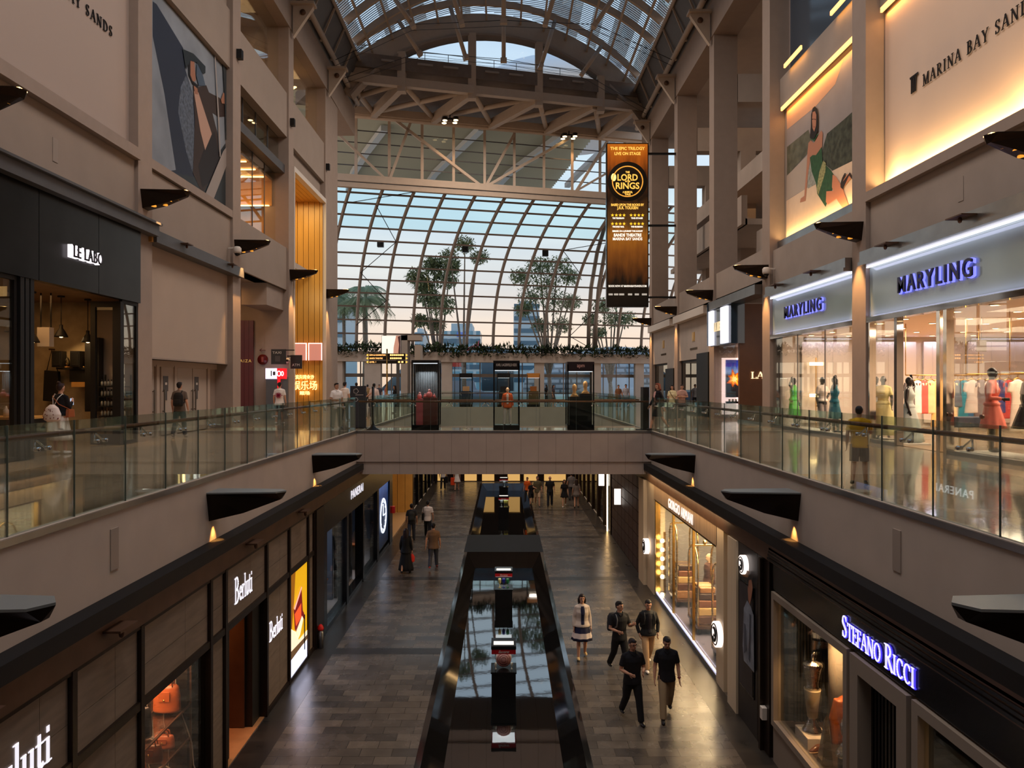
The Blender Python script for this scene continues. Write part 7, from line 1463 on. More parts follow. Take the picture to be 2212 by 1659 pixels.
for k, (dx, w_, h_, lb) in enumerate(((-.2, .2, 1.22, 'lower'), (.2, .22, 1.33, 'higher'))):
    t = thing('plinth', '%s black plinth in the jewellery display case' % lb, 'plinth', (xs[2] + dx, Yc, .2)); mb = MB(); mb.box((-w_, -.3, 0), (w_, .3, h_ - .2)); mb.build('block', M_blackm, t); mb = MB(); mb.box((-w_, -.305, h_ - .26), (w_, -.3, h_ - .25)); mb.build('seam', M_grey, t)
    t = thing('jewellery_bust', 'tan jewellery bust on the %s black plinth' % lb, 'bust', (xs[2] + dx, Yc - .1, h_)); mb = MB(); rings(mb, [(0, .16, .1), (.05, .14, .09), (.12, .07, .06), (.2, .06, .06), (.27, .075, .075), (.37, .085, .09), (.44, .06, .07), (.47, .02, .03)], n=18); mb.build('bust', mat('bust_tan', (214, 164, 108), .5), t); mb = MB(); pts = [(.1 * math.cos(R(a)), .075 * math.sin(R(a)) - .02, .1 - .03 * abs(math.sin(R(a)))) for a in range(0, 361, 20)]; mb.tube(pts, .008, 5); mb.build('necklace', M_gold, t)
# farther cases in the far hall
for k, (px, htx, hc, lb) in enumerate(((1007, None, (24, 24, 24), 'left'), (1088, 'DIOR', (20, 20, 22), 'middle'), (1152, None, (196, 130, 60), 'right'))):
    Yf = 56.3; x = (px - VX) / FPX * Yf; display_case('small looking display case in the far hall, the %s of three' % lb, x, Yf, w=.98, h=2.55, head=1, headcol=hc, e=3)
    t = thing('display_block', ('beige product box on a blue plinth in the left far case', 'dark bag on a plinth in the middle far case', 'lit perfume shelf in the right far case')[k], 'display', (x, Yf, .2)); mb = MB(); mb.box((-.38, -.2, 0), (.38, .2, 1.0)); mb.build('plinth', mat('far_plinth_%d' % k, ((58, 66, 84), (40, 42, 50), (120, 96, 66))[k], .5), t); mb = MB(); mb.box((-.25, -.12, 1.0), (.25, .12, 1.36)); mb.build('product', mat('far_product_%d' % k, ((206, 160, 116), (26, 26, 30), (176, 104, 50))[k], .4), t)
# stands, panels and signs around the bridge
t = thing('sign_stand', 'black stand with a thin pole and flared base at the left end of the footbridge', 'stand', ((806 - VX) / FPX * 27.0, 27.0, 0)); mb = MB(); mb.lathe((0, 0, 0), [(.27, 0), (.25, .03), (.12, .1), (.05, .22), (.03, .34)], 20); mb.build('base', M_black, t); mb = MB(); mb.box((-.022, -.15, .3), (.022, .15, 1.6)); mb.build('panel', M_black, t)
t = thing('information_sign', 'dark information panel with white line drawings at the left end of the footbridge', 'sign', ((774 - VX) / FPX * 28.4, 28.4, 0)); mb = MB(); mb.box((-.3, -.06, 0), (.3, .06, 1.62)); mb.build('panel', mat('panel_slate', (52, 52, 58), .3), t); mb = MB()
for z, r_ in ((1.42, .1), (1.1, .08)): mb.tube([(-.08 + r_ * math.cos(R(a)), -.065, z + r_ * math.sin(R(a))) for a in range(0, 361, 72)], .008, 5)
mb.box((-.1, -.07, 1.27), (.2, -.06, 1.285)); mb.build('line_drawing', M_white, t); mb = MB(); mb.box((-.36, -.2, 0), (.36, .2, .03)); mb.build('base', M_black, t)
t = thing('info_stand', 'narrow black stand on a slab base at the right end of the footbridge', 'stand', ((1393 - VX) / FPX * 27.0, 27.0, 0)); mb = MB(); mb.box((-.11, -.25, .03), (.11, .25, 1.58)); mb.build('panel', M_blackm, t); mb = MB(); mb.box((-.28, -.35, 0), (.2, .35, .04)); mb.build('base', M_blackm, t)
Yd = 46.0; t = thing('directory_sign', 'brass post directory sign with lit amber lettered arms in the far hall', 'sign', ((836 - VX) / FPX * Yd, Yd, 0)); mb = MB(); mb.tube([(0, 0, 0), (0, 0, 3.9)], .05, 8); mb.build('post', M_gold, t); M_amb = mat('amber_letter', (255, 186, 110), emit=2.2, sample=False)
Lt = ('EXPO & CONVENTION', 'SANDS THEATRE', 'LEVEL 1'); xd = (836 - VX) / FPX * Yd
for k in range(3):
    z = pxZ((767, 774, 782)[k], Yd)
    for sd in (-1, 1):
        mb = MB(); mb.box((sd * .06, -.06, z - .1), (sd * 1.14, .06, z + .1)); arm = mb.build('arm', M_blackm, t)
        mb = MB(); ax = sd * 1.22; mb.prism([(ax + sd * .08, -.03, z), (ax - sd * .06, -.03, z + .08), (ax - sd * .06, -.03, z - .08)], (0, .06, 0)); mb.build('arrow', mat('yellow_arrow', (240, 200, 90), emit=1), t)
        if sd < 0: sans(Lt[k], .1, M_amb, 'lettering', t, width=(1.0, .82, .4)[k], depth=.01, M=onwall(0, xd - 1.08, Yd - .07, z - .05))
        else:
            mb = MB()
            for q in range((7, 6, 2)[k]): mb.box((.2 + .125 * q if k < 2 else .7 + .2 * q, -.075, z - .05), (.29 + .125 * q if k < 2 else .82 + .2 * q, -.06, z + .05))
            mb.build('lettering', M_amb, t)
t = thing('video_screen', 'bright white video screen with a face above the directory sign', 'screen', ((846 - VX) / FPX * 50, 50, pxZ(766, 50))); mb = MB(); mb.box((-.68, .0, 0), (.62, .25, 1.3)); mb.build('case', M_grey, t); mb = MB(); mb.box((.3, .1, -t.location.z), (.5, .3, 0)); mb.build('post', M_grey, t); mb = MB(); mb.box((-.66, -.02, .03), (.6, 0, 1.27)); mb.build('screen', mat('screen_white', (232, 232, 255), emit=1.3), t)
mb = MB(); mb.poly([(.12, -.03, .03), (.6, -.03, .03), (.6, -.03, 1.27), (.3, -.03, 1.27), (.2, -.03, .8), (.14, -.03, .5)]); mb.build('face_image', mat('screen_face', (190, 140, 120), emit=.7), t); mb = MB(); mb.poly([(.45, -.035, .1), (.6, -.035, .03), (.6, -.035, 1.27), (.42, -.035, 1.2), (.5, -.035, .7)]); mb.build('hair_image', mat('screen_hair', (70, 44, 44), emit=.4), t)
m = MB(); a, b = (866 - VX) / FPX * 51, (908 - VX) / FPX * 51; m.box((a, 51, 0), (a + .45, 52.5, pxZ(724, 51))); m.box((b - .4, 51, 0), (b, 52.5, pxZ(745, 51))); m.box((a, 51, pxZ(735, 51)), (b, 52.5, pxZ(724, 51))); struct('wall_lift_frame', m, M_plaster)
# ================================================================== vitrines standing in the pool
M_redb = mat('red_band', (170, 18, 28), .5)
def script(txt, t, M, w_): 
    o = sans(txt, .07, M_white, 'lettering', t, width=w_, depth=.006, M=M, align='CENTER')
    for v in o.data.vertices: v.co.x += v.co.y * .35
def goblet(label, x, y, z, col, s=1.0, grp=None):
    t = thing('goblet', label, 'glass', (x, y, z), group=grp); g_ = mat('glassware_%d_%d' % (col[0], col[2]), col, .1); mb = MB(); mb.lathe((0, 0, 0), [(.05 * s, 0), (.045 * s, .012), (.008, .02), (.008, .12 * s)], 14); mb.build('stem', g_, t); mb = MB(); mb.lathe((0, 0, .12 * s), [(.015, 0), (.05 * s, .05 * s), (.055 * s, .15 * s), (.05 * s, .2 * s)], 14); mb.build('bowl', g_, t)
for k, (y, s_, lb) in enumerate(((18.6, 1.0, 'nearest'), (26.0, 1.0, 'second'), (42.6, 1.05, 'third'), (51.0, 1.05, 'farthest'))):
    zw = G - (.6 if k < 2 else .5); t = thing('pool_vitrine', 'black and red crystal showcase standing in the pool, %s from the viewer' % lb, 'display case', (0, y, zw)); W2 = .3; x_ = 0
    mb = MB(); mb.box((-W2, -.3, 0), (W2, .3, .62)); mb.build('plinth', M_black, t); mb = MB(); mb.box((-W2 - .02, -.32, .62), (W2 + .02, .32, .66)); mb.build('tray', M_black, t)
    mb = MB(); mb.box((-W2 + .01, -.29, .66), (W2 - .01, -.28, 1.1)); mb.box((-W2 + .01, .28, .66), (W2 - .01, .29, 1.1)); mb.box((-W2, -.28, .66), (-W2 + .01, .28, 1.1)); mb.box((W2 - .01, -.28, .66), (W2, .28, 1.1)); mb.build('glass_box', M_glass, t)
    mb = MB(); mb.box((-W2, -.3, 1.1), (W2, .3, 1.22)); mb.build('red_band', M_redb, t); mb = MB(); mb.box((-W2 - .01, -.31, 1.22), (W2 + .01, .31, 1.3)); cap = mb.build('cap', M_black, t); mb = MB(); mb.box((-W2 + .05, -.2, 1.3), (W2 - .05, .05, 1.305)); mb.build('skylight', mat('vitrine_light', (240, 236, 226), emit=.9), t)
    mb = MB(); mb.box((-W2 + .02, -.25, 1.085), (W2 - .02, .25, 1.1)); mb.build('lamp', mat('vitrine_lamp', (230, 236, 240), emit=2.0), t)
    script('Baccarat', t, onwall(0, 0, y - .305, zw + 1.13), .26)
    if k == 0:
        t2 = thing('crystal_plate', 'round red patterned plate standing in the nearest pool showcase', 'plate', (0, y, zw + .66)); mb = MB(); mb.tube([(0, .02, .21), (0, -.02, .21)], .19, 28); mb.build('plate', mat('plate_rose', (176, 120, 108), .4), t2); mb = MB()
        for r_ in (.16, .11, .06): mb.tube([(r_ * math.cos(R(a)), -.03, .21 + r_ * math.sin(R(a))) for a in range(0, 361, 15)], .006, 5)
        mb.build('pattern', mat('plate_red', (120, 50, 46), .5), t2); mb = MB(); mb.tube([(0, .08, .23), (0, .04, .23)], .2, 28); mb.build('rear_dish', M_white, t2)
        for q in (-.2, .2): goblet('small clear crystal piece beside the patterned plate, %s' % ('left' if q < 0 else 'right'), q, y - .1, zw + .66, (214, 206, 190), .5)
    elif k == 1:
        for q, (col, nm) in enumerate((((222, 200, 130), 'yellow'), ((24, 30, 130), 'deep blue'), ((30, 110, 60), 'green'))): goblet('%s crystal goblet in the second pool showcase' % nm, -.14 + .14 * q, y - .05, zw + .66, col, 1.0)
    elif k == 2:
        goblet('clear crystal carafe in the third pool showcase', -.13, y, zw + .66, (190, 200, 200), 1.5)
        for q in range(2): goblet('yellow crystal glass in the third pool showcase, %s' % ('left', 'right')[q], .07 + .12 * q, y, zw + .66, (200, 190, 90), 1.3)
    else: goblet('round crystal vase in the farthest pool showcase', .05, y, zw + .66, (190, 196, 200), 1.6)
# ================================================================== outside
m = MB(); m.box((-90, 66, -.6), (90, 320, -.4)); struct('floor_outside', m, mat('outside_paving', (176, 172, 164), .8, var=.2))
m = MB(); m.box((-60, 98, -.4), (60, 104, -.36)); struct('floor_road', m, mat('asphalt', (70, 72, 76), .8))
random.seed(21)
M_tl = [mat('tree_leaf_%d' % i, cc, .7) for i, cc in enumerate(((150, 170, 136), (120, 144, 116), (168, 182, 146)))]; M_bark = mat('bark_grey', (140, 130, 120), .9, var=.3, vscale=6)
def tree(label, x, y, H, forks, blobs, nleaf, ls=.5):
    t = thing('street_tree', label, 'tree', (x, y, -.4)); mb = MB(); mb.tube([(0, 0, 0), (.1, 0, H * .2), (0, 0, forks[0][0])], [.32, .26, .2], 8)
    for z0, dx, dy, z1 in forks: mb.tube([(0, 0, z0 - .4), (dx * .35, dy * .35, z0 + (z1 - z0) * .35), (dx, dy, z1)], [.16, .11, .05], 6)
    mb.build('trunk', M_bark, t); mb = MB()
    for i in range(nleaf):
        bx, by, bz, r_ = random.choice(blobs); u = Vector((random.gauss(0, 1), random.gauss(0, 1), random.gauss(0, 1))).normalized() * r_ * random.random() ** .45
        leaf(mb, (bx + u.x, by + u.y, bz + u.z * .75), random.uniform(.6, 1.2) * ls, random.uniform(.25, .45) * ls, random.uniform(0, 6.3), random.uniform(-1, .7), random.choice((0, 0, 1, 2)))
    mb.build('crown', M_tl, t)
def tp(px, py, Y): return ((px - VX) / FPX * Y, EYE + (VY - py) / FPX * Y)
def mktree(label, pxb, Y, blobs, H, n, ls):
    x, _ = tp(pxb, 800, Y); bl = []
    for px, py, r_ in blobs: a, z = tp(px, py, Y); bl.append((a - x, random.uniform(-1.5, 1.5), z + .4, r_ * Y / FPX))
    tree(label, x, Y, H, [(H * .42, b[0] * .9, b[1] * .8, b[2]) for b in bl], bl, n, ls)
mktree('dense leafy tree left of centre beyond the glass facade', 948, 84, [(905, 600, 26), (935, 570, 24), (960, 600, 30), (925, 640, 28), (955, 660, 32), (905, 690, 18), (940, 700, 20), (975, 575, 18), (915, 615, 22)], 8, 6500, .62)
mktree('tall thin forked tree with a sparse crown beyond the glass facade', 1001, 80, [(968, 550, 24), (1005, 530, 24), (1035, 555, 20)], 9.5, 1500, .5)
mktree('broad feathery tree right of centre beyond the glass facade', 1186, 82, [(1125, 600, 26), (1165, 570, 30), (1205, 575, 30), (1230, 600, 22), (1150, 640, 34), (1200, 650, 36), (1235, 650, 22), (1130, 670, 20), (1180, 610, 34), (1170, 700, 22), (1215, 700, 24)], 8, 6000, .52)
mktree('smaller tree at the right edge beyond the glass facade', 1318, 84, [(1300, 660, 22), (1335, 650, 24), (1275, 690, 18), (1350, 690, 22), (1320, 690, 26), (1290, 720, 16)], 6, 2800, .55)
def palm(label, px, Y, topy):
    x, z = tp(px, topy, Y); t = thing('palm_tree', label, 'palm tree', (x, Y, -.4)); z += .4; mb = MB(); mb.tube([(0, 0, 0), (.1, 0, z * .5), (0, 0, z)], [.24, .2, .18], 8); mb.build('trunk', M_bark, t); mb = MB()
    for i in range(26):
        az = i * 2.4; L = random.uniform(2.6, 3.6); up = random.uniform(.1, 1.0); pts = []
        for q in range(7): u = q / 6; pts.append(Vector((math.cos(az) * L * u, math.sin(az) * L * u, z + up * 2.2 * u - 2.6 * u * u)))
        mb.tube(pts, .03, 4, mi=1)
        for q in range(1, 7):
            dv = (pts[q] - pts[q - 1]).normalized(); sd = dv.cross(Vector((0, 0, 1))).normalized()
            for w_ in range(4):
                p = pts[q - 1].lerp(pts[q], w_ / 4)
                for sg in (-1, 1): e_ = p + sd * sg * .55 + dv * .3 + Vector((0, 0, -.5)); mb.add([p, p + dv * .12, e_], [(0, 1, 2)], 0)
    mb.build('fronds', [M_tl[0], M_tl[1]], t)
palm('nearest tall palm at the left beyond the glass facade', 786, 82, 648); palm('second palm leaning against the left edge of the glass', 742, 84, 655); palm('slim high palm behind the other two', 790, 96, 625); palm('palm crown low at the far left', 716, 88, 640)
# buildings
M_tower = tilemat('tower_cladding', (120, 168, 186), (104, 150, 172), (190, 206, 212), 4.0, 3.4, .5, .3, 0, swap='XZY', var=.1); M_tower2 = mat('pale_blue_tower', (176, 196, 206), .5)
Yt = 230
def building(name, label, px0, px1, py0, Y, m, roof=None, d=20):
    x0, z = tp(px0, py0, Y); x1, _ = tp(px1, py0, Y); t = thing(name, label, 'building', ((x0 + x1) / 2, Y, -.4)); w_ = (x1 - x0) / 2; mb = MB(); mb.box((-w_, 0, 0), (w_, d, z)); b = mb.build('block', m, t)
    mb = MB(); mb.box((-w_ * .6, 2, z), (w_ * .55, d, z + (roof or 1.5))); mb.build('roof_block', M_tower2, t)
    mb = MB()
    for q in range(int(z / 4)): mb.box((-w_ - .1, -.15, 3 + 4 * q), (w_ + .1, 0, 4.4 + 4 * q))
    mb.build('window_bands', mat('band_glass', (76, 112, 136), .2, .3), t)
    return t
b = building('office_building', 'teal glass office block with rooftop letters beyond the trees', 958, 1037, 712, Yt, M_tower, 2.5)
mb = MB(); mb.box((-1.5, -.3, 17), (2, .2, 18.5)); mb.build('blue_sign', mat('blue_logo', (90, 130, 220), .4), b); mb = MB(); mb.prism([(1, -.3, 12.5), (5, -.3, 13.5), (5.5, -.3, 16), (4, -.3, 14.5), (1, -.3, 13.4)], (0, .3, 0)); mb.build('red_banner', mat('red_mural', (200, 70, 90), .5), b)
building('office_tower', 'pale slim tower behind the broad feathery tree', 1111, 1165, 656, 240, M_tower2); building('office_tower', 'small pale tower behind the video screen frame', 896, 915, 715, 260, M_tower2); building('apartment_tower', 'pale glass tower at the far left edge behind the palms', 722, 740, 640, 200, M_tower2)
M_dome = tilemat('scaled_dome', (160, 168, 176), (140, 150, 160), (90, 98, 106), 2.4, 1.2, .25, .4, .5, swap='XZY', var=.1)
t = thing('dome_hall', 'grey scaled dome of a concert hall at the lower right beyond the glass', 'building', (tp(1330, 800, 190)[0], 190, -.4)); mb = MB(); mb.lathe((0, 0, 0), [(24, 0), (23, 5), (18, 8.5), (10, 11), (.5, 12)], 32); mb.build('shell', M_dome, t)
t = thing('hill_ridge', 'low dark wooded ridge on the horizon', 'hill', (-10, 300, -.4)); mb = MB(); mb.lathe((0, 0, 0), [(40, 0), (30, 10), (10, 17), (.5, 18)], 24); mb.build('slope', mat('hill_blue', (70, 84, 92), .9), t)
# street level clutter
for k, (px, w_, h_, col, nm) in enumerate(((985, 7, 2.6, (150, 156, 170), 'grey market booth'), (1045, 6, 1.2, (120, 128, 150), 'blue grey parked car'), (1120, 5, 1.2, (190, 194, 200), 'white parked car'), (1330, 9, 3.2, (196, 204, 214), 'pale canopy kiosk'), (770, 5, 1.1, (80, 104, 84), 'clipped hedge'))):
    x, _ = tp(px, 800, 92); t = thing('street_block' if k in (0, 3) else 'hedge' if k == 4 else 'parked_car', nm + ' outside the far doors', 'street object', (x, 92, -.4)); mb = MB(); rings(mb, [(.0, w_ * .5, 1), (h_ * .5, w_ * .5, 1), (h_ * .6, w_ * .36, .9), (h_, w_ * .32, .8)], n=4 if k in (0, 3) else 20); mb.build('body', mat('street_%d' % k, col, .5), t)
t = thing('street_sign', 'red and white street sign outside the far doors', 'sign', tp(982, 785, 88)[:1] + (88, tp(982, 785, 88)[1])); mb = MB(); mb.box((-.9, 0, -.4), (.9, .1, .6)); mb.build('panel', mat('street_sign_red', (226, 90, 84), .5), t); mb = MB(); mb.tube([(0, .06, -4.6), (0, .06, -.4)], .05, 6); mb.build('post', M_grey, t)
# big slatted canopy outside, over the facade
t = thing('outer_canopy', 'large slatted canopy with white curved beams outside above the facade', 'canopy', (0, 75, 25)); mb = MB()
for j in range(34):
    y = 62.5 + .78 * j; xr = 15 - .0 * j; mb.prism([(-26, y - 75 - 4.5, .3), (9.5 - .12 * j, y - 75 + .5, .3), (9.5 - .12 * j, y - 75 + .85, -.05), (-26, y - 75 - 4.15, -.05)], (0, 0, .06))
t_ = MB(); t_.prism([(-26, -18, .5), (9.3, -13, .5), (5.5, 14.5, .5), (-26, 9, .5)], (0, 0, .1)); t_.build('roof_sheet', mat('canopy_sheet', (96, 100, 92), .7), t)
mb.build('slats', mat('canopy_slat', (190, 196, 184), .6), t)
for k, pts in enumerate((((830, 258, 66), (790, 305, 73), (763, 350, 80), (752, 395, 87)), ((1040, 275, 66), (985, 320, 73), (940, 360, 80), (915, 395, 87)), ((1222, 296, 67), (1160, 330, 73), (1100, 370, 80), (1070, 400, 86)), ((1330, 330, 68), (1290, 355, 74), (1250, 385, 80), (1225, 405, 85)))):
    mb = MB(); q = [Vector(((a - VX) / FPX * Y, Y - 75, -.45)) for a, b, Y in pts]; 
    for a, b in zip(q[:-1], q[1:]): mb.bar(a, b, .6, .5)
    mb.build('curved_beam', mat('canopy_white', (206, 214, 220), .5), t)
# ================================================================== people
def onfloor(px, fy, up): 
    Y = ((EYE if up else EYE - G) * FPX) / (fy - VY); return (px - VX) / FPX * Y, Y, 0 if up else G
BK, DK, WH = (26, 25, 27), (40, 38, 40), (226, 218, 210)
# ground floor, walking towards the viewer
x, y, z = onfloor(1257, 1421, False)
person('woman in a cream jacket and navy dress walking beside the pool', x, y, z, 4, 1.66, 'step', ('down', 'down'), ('jacket', (206, 188, 172), 'long', (30, 32, 60)), ('skirt', (28, 30, 58), .52, .29, (214, 196, 186)), (200, 170, 120), ('bob', (36, 24, 22)), vox=.011, female=True)
x, y, z = onfloor(1338, 1452, False)
t, j = person('man in a black polo gesturing with a grey backpack strap over one shoulder', x, y, z, 18, 1.78, 'stride2', ('bent', 'gest'), ('polo', BK, 'short'), ('trousers', (22, 22, 24)), (24, 24, 24), ('short', (22, 18, 18)), vox=.011, head=(25, 0), fat=1.1)
backpack('grey backpack carried by the gesturing man in the black polo', t, j, (44, 44, 46), (96, 96, 98), -1)
x, y, z = onfloor(1400, 1444, False)
t, j = person('man in a black jacket and khaki trousers with his hands in his pockets', x, y, z, 6, 1.76, 'stride', ('pocket', 'pocket'), ('jacket', (28, 28, 28), 'long', (38, 34, 38)), ('trousers', (196, 158, 116)), (222, 214, 204), ('short', (26, 22, 22)), vox=.011, head=(-4, 8))
backpack('dark backpack on the man in the black jacket', t, j, (30, 31, 33), (40, 42, 44))
x, y, z = onfloor(1366, 1557, False)
person('man in glasses and all black clothes, fists raised, nearest the pool', x, y, z, 12, 1.77, 'stride2', ('bent', 'bent'), ('polo', (22, 21, 24), 'short'), ('trousers', (20, 20, 22)), (20, 20, 22), ('short', (26, 20, 20)), vox=.01, head=(10, 5), fat=1.14, glasses=True)
x, y, z = onfloor(1440, 1550, False)
t, j = person('man in a black polo and beige trousers looking down as he walks', x, y, z, -4, 1.78, 'stride', ('down', 'down'), ('polo', (24, 23, 26), 'short'), ('trousers', (150, 128, 98)), (24, 22, 22), ('short', (24, 20, 20)), vox=.01, head=(0, 18), fat=1.06)
w_ = thing('wrist_watch', 'red strapped watch on the wrist of the man in beige trousers', 'watch', t.location, t.rotation_euler[2]); w_.scale = t.scale; mb = MB(); q = j['wr'][1]; dv = (q - j['el'][1]).normalized(); mb.tube([q - dv * .03, q - dv * .005], .036, 12); mb.build('strap', mat('watch_red', (120, 30, 36), .5), w_)
# left side of the ground floor, walking away
def away(px, fy, *a, **k): x, y, z = onfloor(px, fy, False); return person(a[0], x, y, z, k.pop('face', 180), *a[1:], facing=False, **k)
t, j = away(889, 1169, 'man in dark clothes with a backpack walking away on the left', 1.74, 'stride', ('down', 'down'), ('tee', (44, 42, 42), 'short'), ('trousers', (66, 72, 86)), (40, 38, 38), face=185); backpack('dark olive backpack on the man walking away by the golden passage', t, j, (48, 46, 40), (40, 38, 34))
t, j = away(924, 1162, 'man in a white tee with a black shoulder bag walking away', 1.76, 'stride2', ('down', 'down'), ('tee', (224, 208, 196), 'short'), ('trousers', (26, 26, 28)), (30, 30, 30))
b = thing('shoulder_bag', 'black shoulder bag hanging at the left side of the man in the white tee', 'bag', t.location, t.rotation_euler[2]); b.scale = t.scale; mb = MB(); mb.prism([(.17, -.14, .88), (.17, .16, .84), (.17, .18, 1.14), (.17, -.12, 1.18)], (.1, 0, 0)); mb.build('bag', M_blackm, b, bevel=.02); mb = MB(); mb.tube([(.22, -.1, 1.16), (.18, -.06, 1.4), (.16, .02, 1.5), (.18, .1, 1.4), (.22, .14, 1.13)], .014, 6); mb.build('strap', M_blackm, b)
t, j = away(877, 1237, 'woman in a long black dress with long dark hair carrying a red bag', 1.68, 'step', ('down', 'down'), ('loose', (20, 19, 21), 'long'), ('skirt', (20, 19, 21), .1, .3), (24, 22, 22), ('long', (40, 22, 20)), female=True, face=172)
q = at_person(t, j['wr'][0]); b = thing('carrier_bag', 'small red carrier bag in the hand of the woman in black', 'bag', (q.x, q.y, q.z - .45)); mb = MB(); rings(mb, [(0, .06, .05), (.04, .1, .08), (.2, .11, .07), (.3, .05, .04)], n=12); fuse(mb.build('bag', mat('carrier_red', (206, 44, 30), .6), b), .012, 2); mb = MB(); mb.tube([(-.04, 0, .28), (0, 0, .42), (.04, 0, .28)], .008, 5); mb.build('handle', mat('carrier_red', (206, 44, 30), .6), b)
away(936, 1227, 'man in a brown oversized tee and jeans walking away', 1.78, 'stride', ('down', 'swing_b'), ('loose', (112, 88, 68), 'short'), ('trousers', (58, 62, 72)), (176, 70, 66), fat=1.12)
away(957, 1057, 'distant person in dark trousers carrying a black bag, far left', 1.74, 'step', ('down', 'down'), ('tee', (190, 182, 176), 'short'), ('trousers', (40, 38, 40)), (30, 30, 30)); x, y, z = onfloor(963, 1057, False); b = tag(MB().box((-.16, -.1, 0), (.16, .1, .42)).build('hand_bag', M_blackm, None, loc=(x, y, z + .45)), 'black bag beside the distant person in dark trousers', 'bag')
t, j = away(987, 1059, 'distant woman in white holding an orange bag, left of the pool', 1.64, 'step', ('down', 'down'), ('tee', WH, 'short'), ('skirt', (226, 214, 206), .6, .26), (190, 150, 130), ('bob', (40, 30, 28)), female=True); x, y, z = onfloor(979, 1059, False); tag(MB().box((-.17, -.08, 0), (.17, .08, .5)).build('carrier_bag', mat('bag_orange', (220, 70, 30), .6), None, loc=(x, y, z + .35), bevel=.02), 'orange carrier bag held by the distant woman in white', 'bag')
for k, (px, fy) in enumerate(((898, 1058), (912, 1052), (926, 1048), (938, 1046))): away(px, fy, 'distant person in dark clothes by the far left shops, %s from the wall' % ('first', 'second', 'third', 'fourth')[k], 1.7, ('stand', 'step')[k % 2], ('down', 'down'), ('tee', ((50, 46, 48), (36, 34, 36), (70, 62, 60), (30, 30, 32))[k], 'short'), ('trousers', (34, 33, 36)), vox=.016)
# right side, far
def tow(px, fy, *a, **k): x, y, z = onfloor(px, fy, False); return person(a[0], x, y, z, k.pop('face', 0), *a[1:], vox=.013, **k)
tow(1139, 1084, 'boy in an orange top beside the far pool', 1.5, 'step', ('down', 'down'), ('tee', (214, 92, 30), 'short'), ('trousers', (40, 38, 40)), face=-20)
tow(1148, 1090, 'child in black tee and shorts beside the far pool', 1.4, 'stride', ('down', 'bent'), ('tee', (26, 26, 28), 'short'), ('shorts', (28, 28, 30)), (40, 38, 38))
tow(1161, 1093, 'man in an olive tee and beige shorts walking by the far pool', 1.78, 'stride2', ('bent', 'down'), ('tee', (92, 84, 62), 'short'), ('shorts', (186, 158, 128)), (120, 100, 84), ('short', (70, 60, 54)))
tow(1188, 1094, 'bald man in black walking along the far right', 1.78, 'step', ('down', 'down'), ('tee', (28, 28, 30), 'short'), ('trousers', (34, 36, 44)), (26, 26, 26), None, fat=1.12)
tow(1219, 1095, 'woman in a short black dress and white shoes on the far right', 1.62, 'stride', ('down', 'down'), ('tee', (26, 25, 28), 'short'), ('skirt', (26, 25, 28), .62, .25), (220, 212, 206), ('long', (40, 26, 24)), female=True)
away(1245, 1097, 'woman in grey walking away beside the amber light tube', 1.66, 'step', ('down', 'down'), ('loose', (120, 108, 100), 'short'), ('skirt', (120, 108, 100), .7, .22), (30, 28, 28), ('long', (46, 32, 28)), female=True); away(1234, 1080, 'person in grey half hidden behind the woman in grey', 1.72, 'step', ('down', 'down'), ('tee', (110, 104, 102), 'short'), ('trousers', (52, 50, 52)))
# upper level
def upl(px, fy, label, face, *a, **k): x, y, z = onfloor(px, fy, True); return person(label, x, y, z, face, *a, **k)
t, j = upl(131, 981, 'woman in a black top and white skirt with a bun, before the perfume shop', 168, 1.68, 'stand', ('phone', 'phone'), ('tucked', (22, 21, 23), 'long'), ('skirt', (218, 206, 196), .35, .27), (214, 206, 200), ('bun', (46, 28, 24)), female=True, facing=False)
b = thing('tote_bag', 'white drawstring bag with red motifs carried by the woman with a bun', 'bag', t.location, t.rotation_euler[2]); b.scale = t.scale; mb = MB(); rings(mb, [(.82, .12, .08), (.86, .22, .12), (1.0, .24, .13), (1.16, .16, .1), (1.24, .05, .05)], (.02, .24), 20); fuse(mb.build('bag', mat('dotted_cloth', (222, 206, 198), .8), b), .014, 3); mb = MB()
random.seed(9)
for q in range(26):
    a = random.uniform(.1, 3.04); zz = random.uniform(.88, 1.14); r_ = .235 if zz < 1.04 else .195; mb.ell((.02 + r_ * math.cos(a), .24 + .135 * math.sin(a) * r_ / .235, zz), (.018, .008, .012), 6)
mb.build('motifs', mat('motif_red', (120, 50, 54), .6), b); mb = MB(); mb.tube([(.0, .2, 1.22), (-.06, .15, 1.4), (-.1, .05, 1.5), (-.12, -.05, 1.42)], .012, 6); mb.tube([(.03, .2, 1.22), (.09, .15, 1.4), (.12, .05, 1.5), (.12, -.05, 1.42)], .012, 6); mb.build('cord', M_white, b)
b = thing('crossbody_bag', 'tan crossbody bag at the side of the woman at the perfume shop', 'bag', t.location, t.rotation_euler[2]); b.scale = t.scale; mb = MB(); mb.prism([(-.32, -.12, .92), (-.32, .1, .92), (-.32, .08, 1.12), (-.32, -.1, 1.12)], (.1, 0, 0)); mb.build('bag', mat('leather_150_40', (150, 78, 40), .35), b, bevel=.02); mb = MB(); mb.tube([(-.26, .0, 1.12), (-.12, .19, 1.25), (.08, .17, 1.44), (.13, .04, 1.5), (.05, -.13, 1.35), (-.24, -.1, 1.12)], .01, 5); mb.build('strap', mat('leather_150_40', (150, 78, 40), .35), b)
q = at_person(t, (0, -.36, 1.3)); tag(MB().box((-.04, -.006, -.08), (.04, .006, .08)).build('mobile_phone', mat('phone_lit', (180, 200, 230), .3, emit=.8), None, loc=q), 'lit phone held up by the woman at the perfume shop', 'phone')
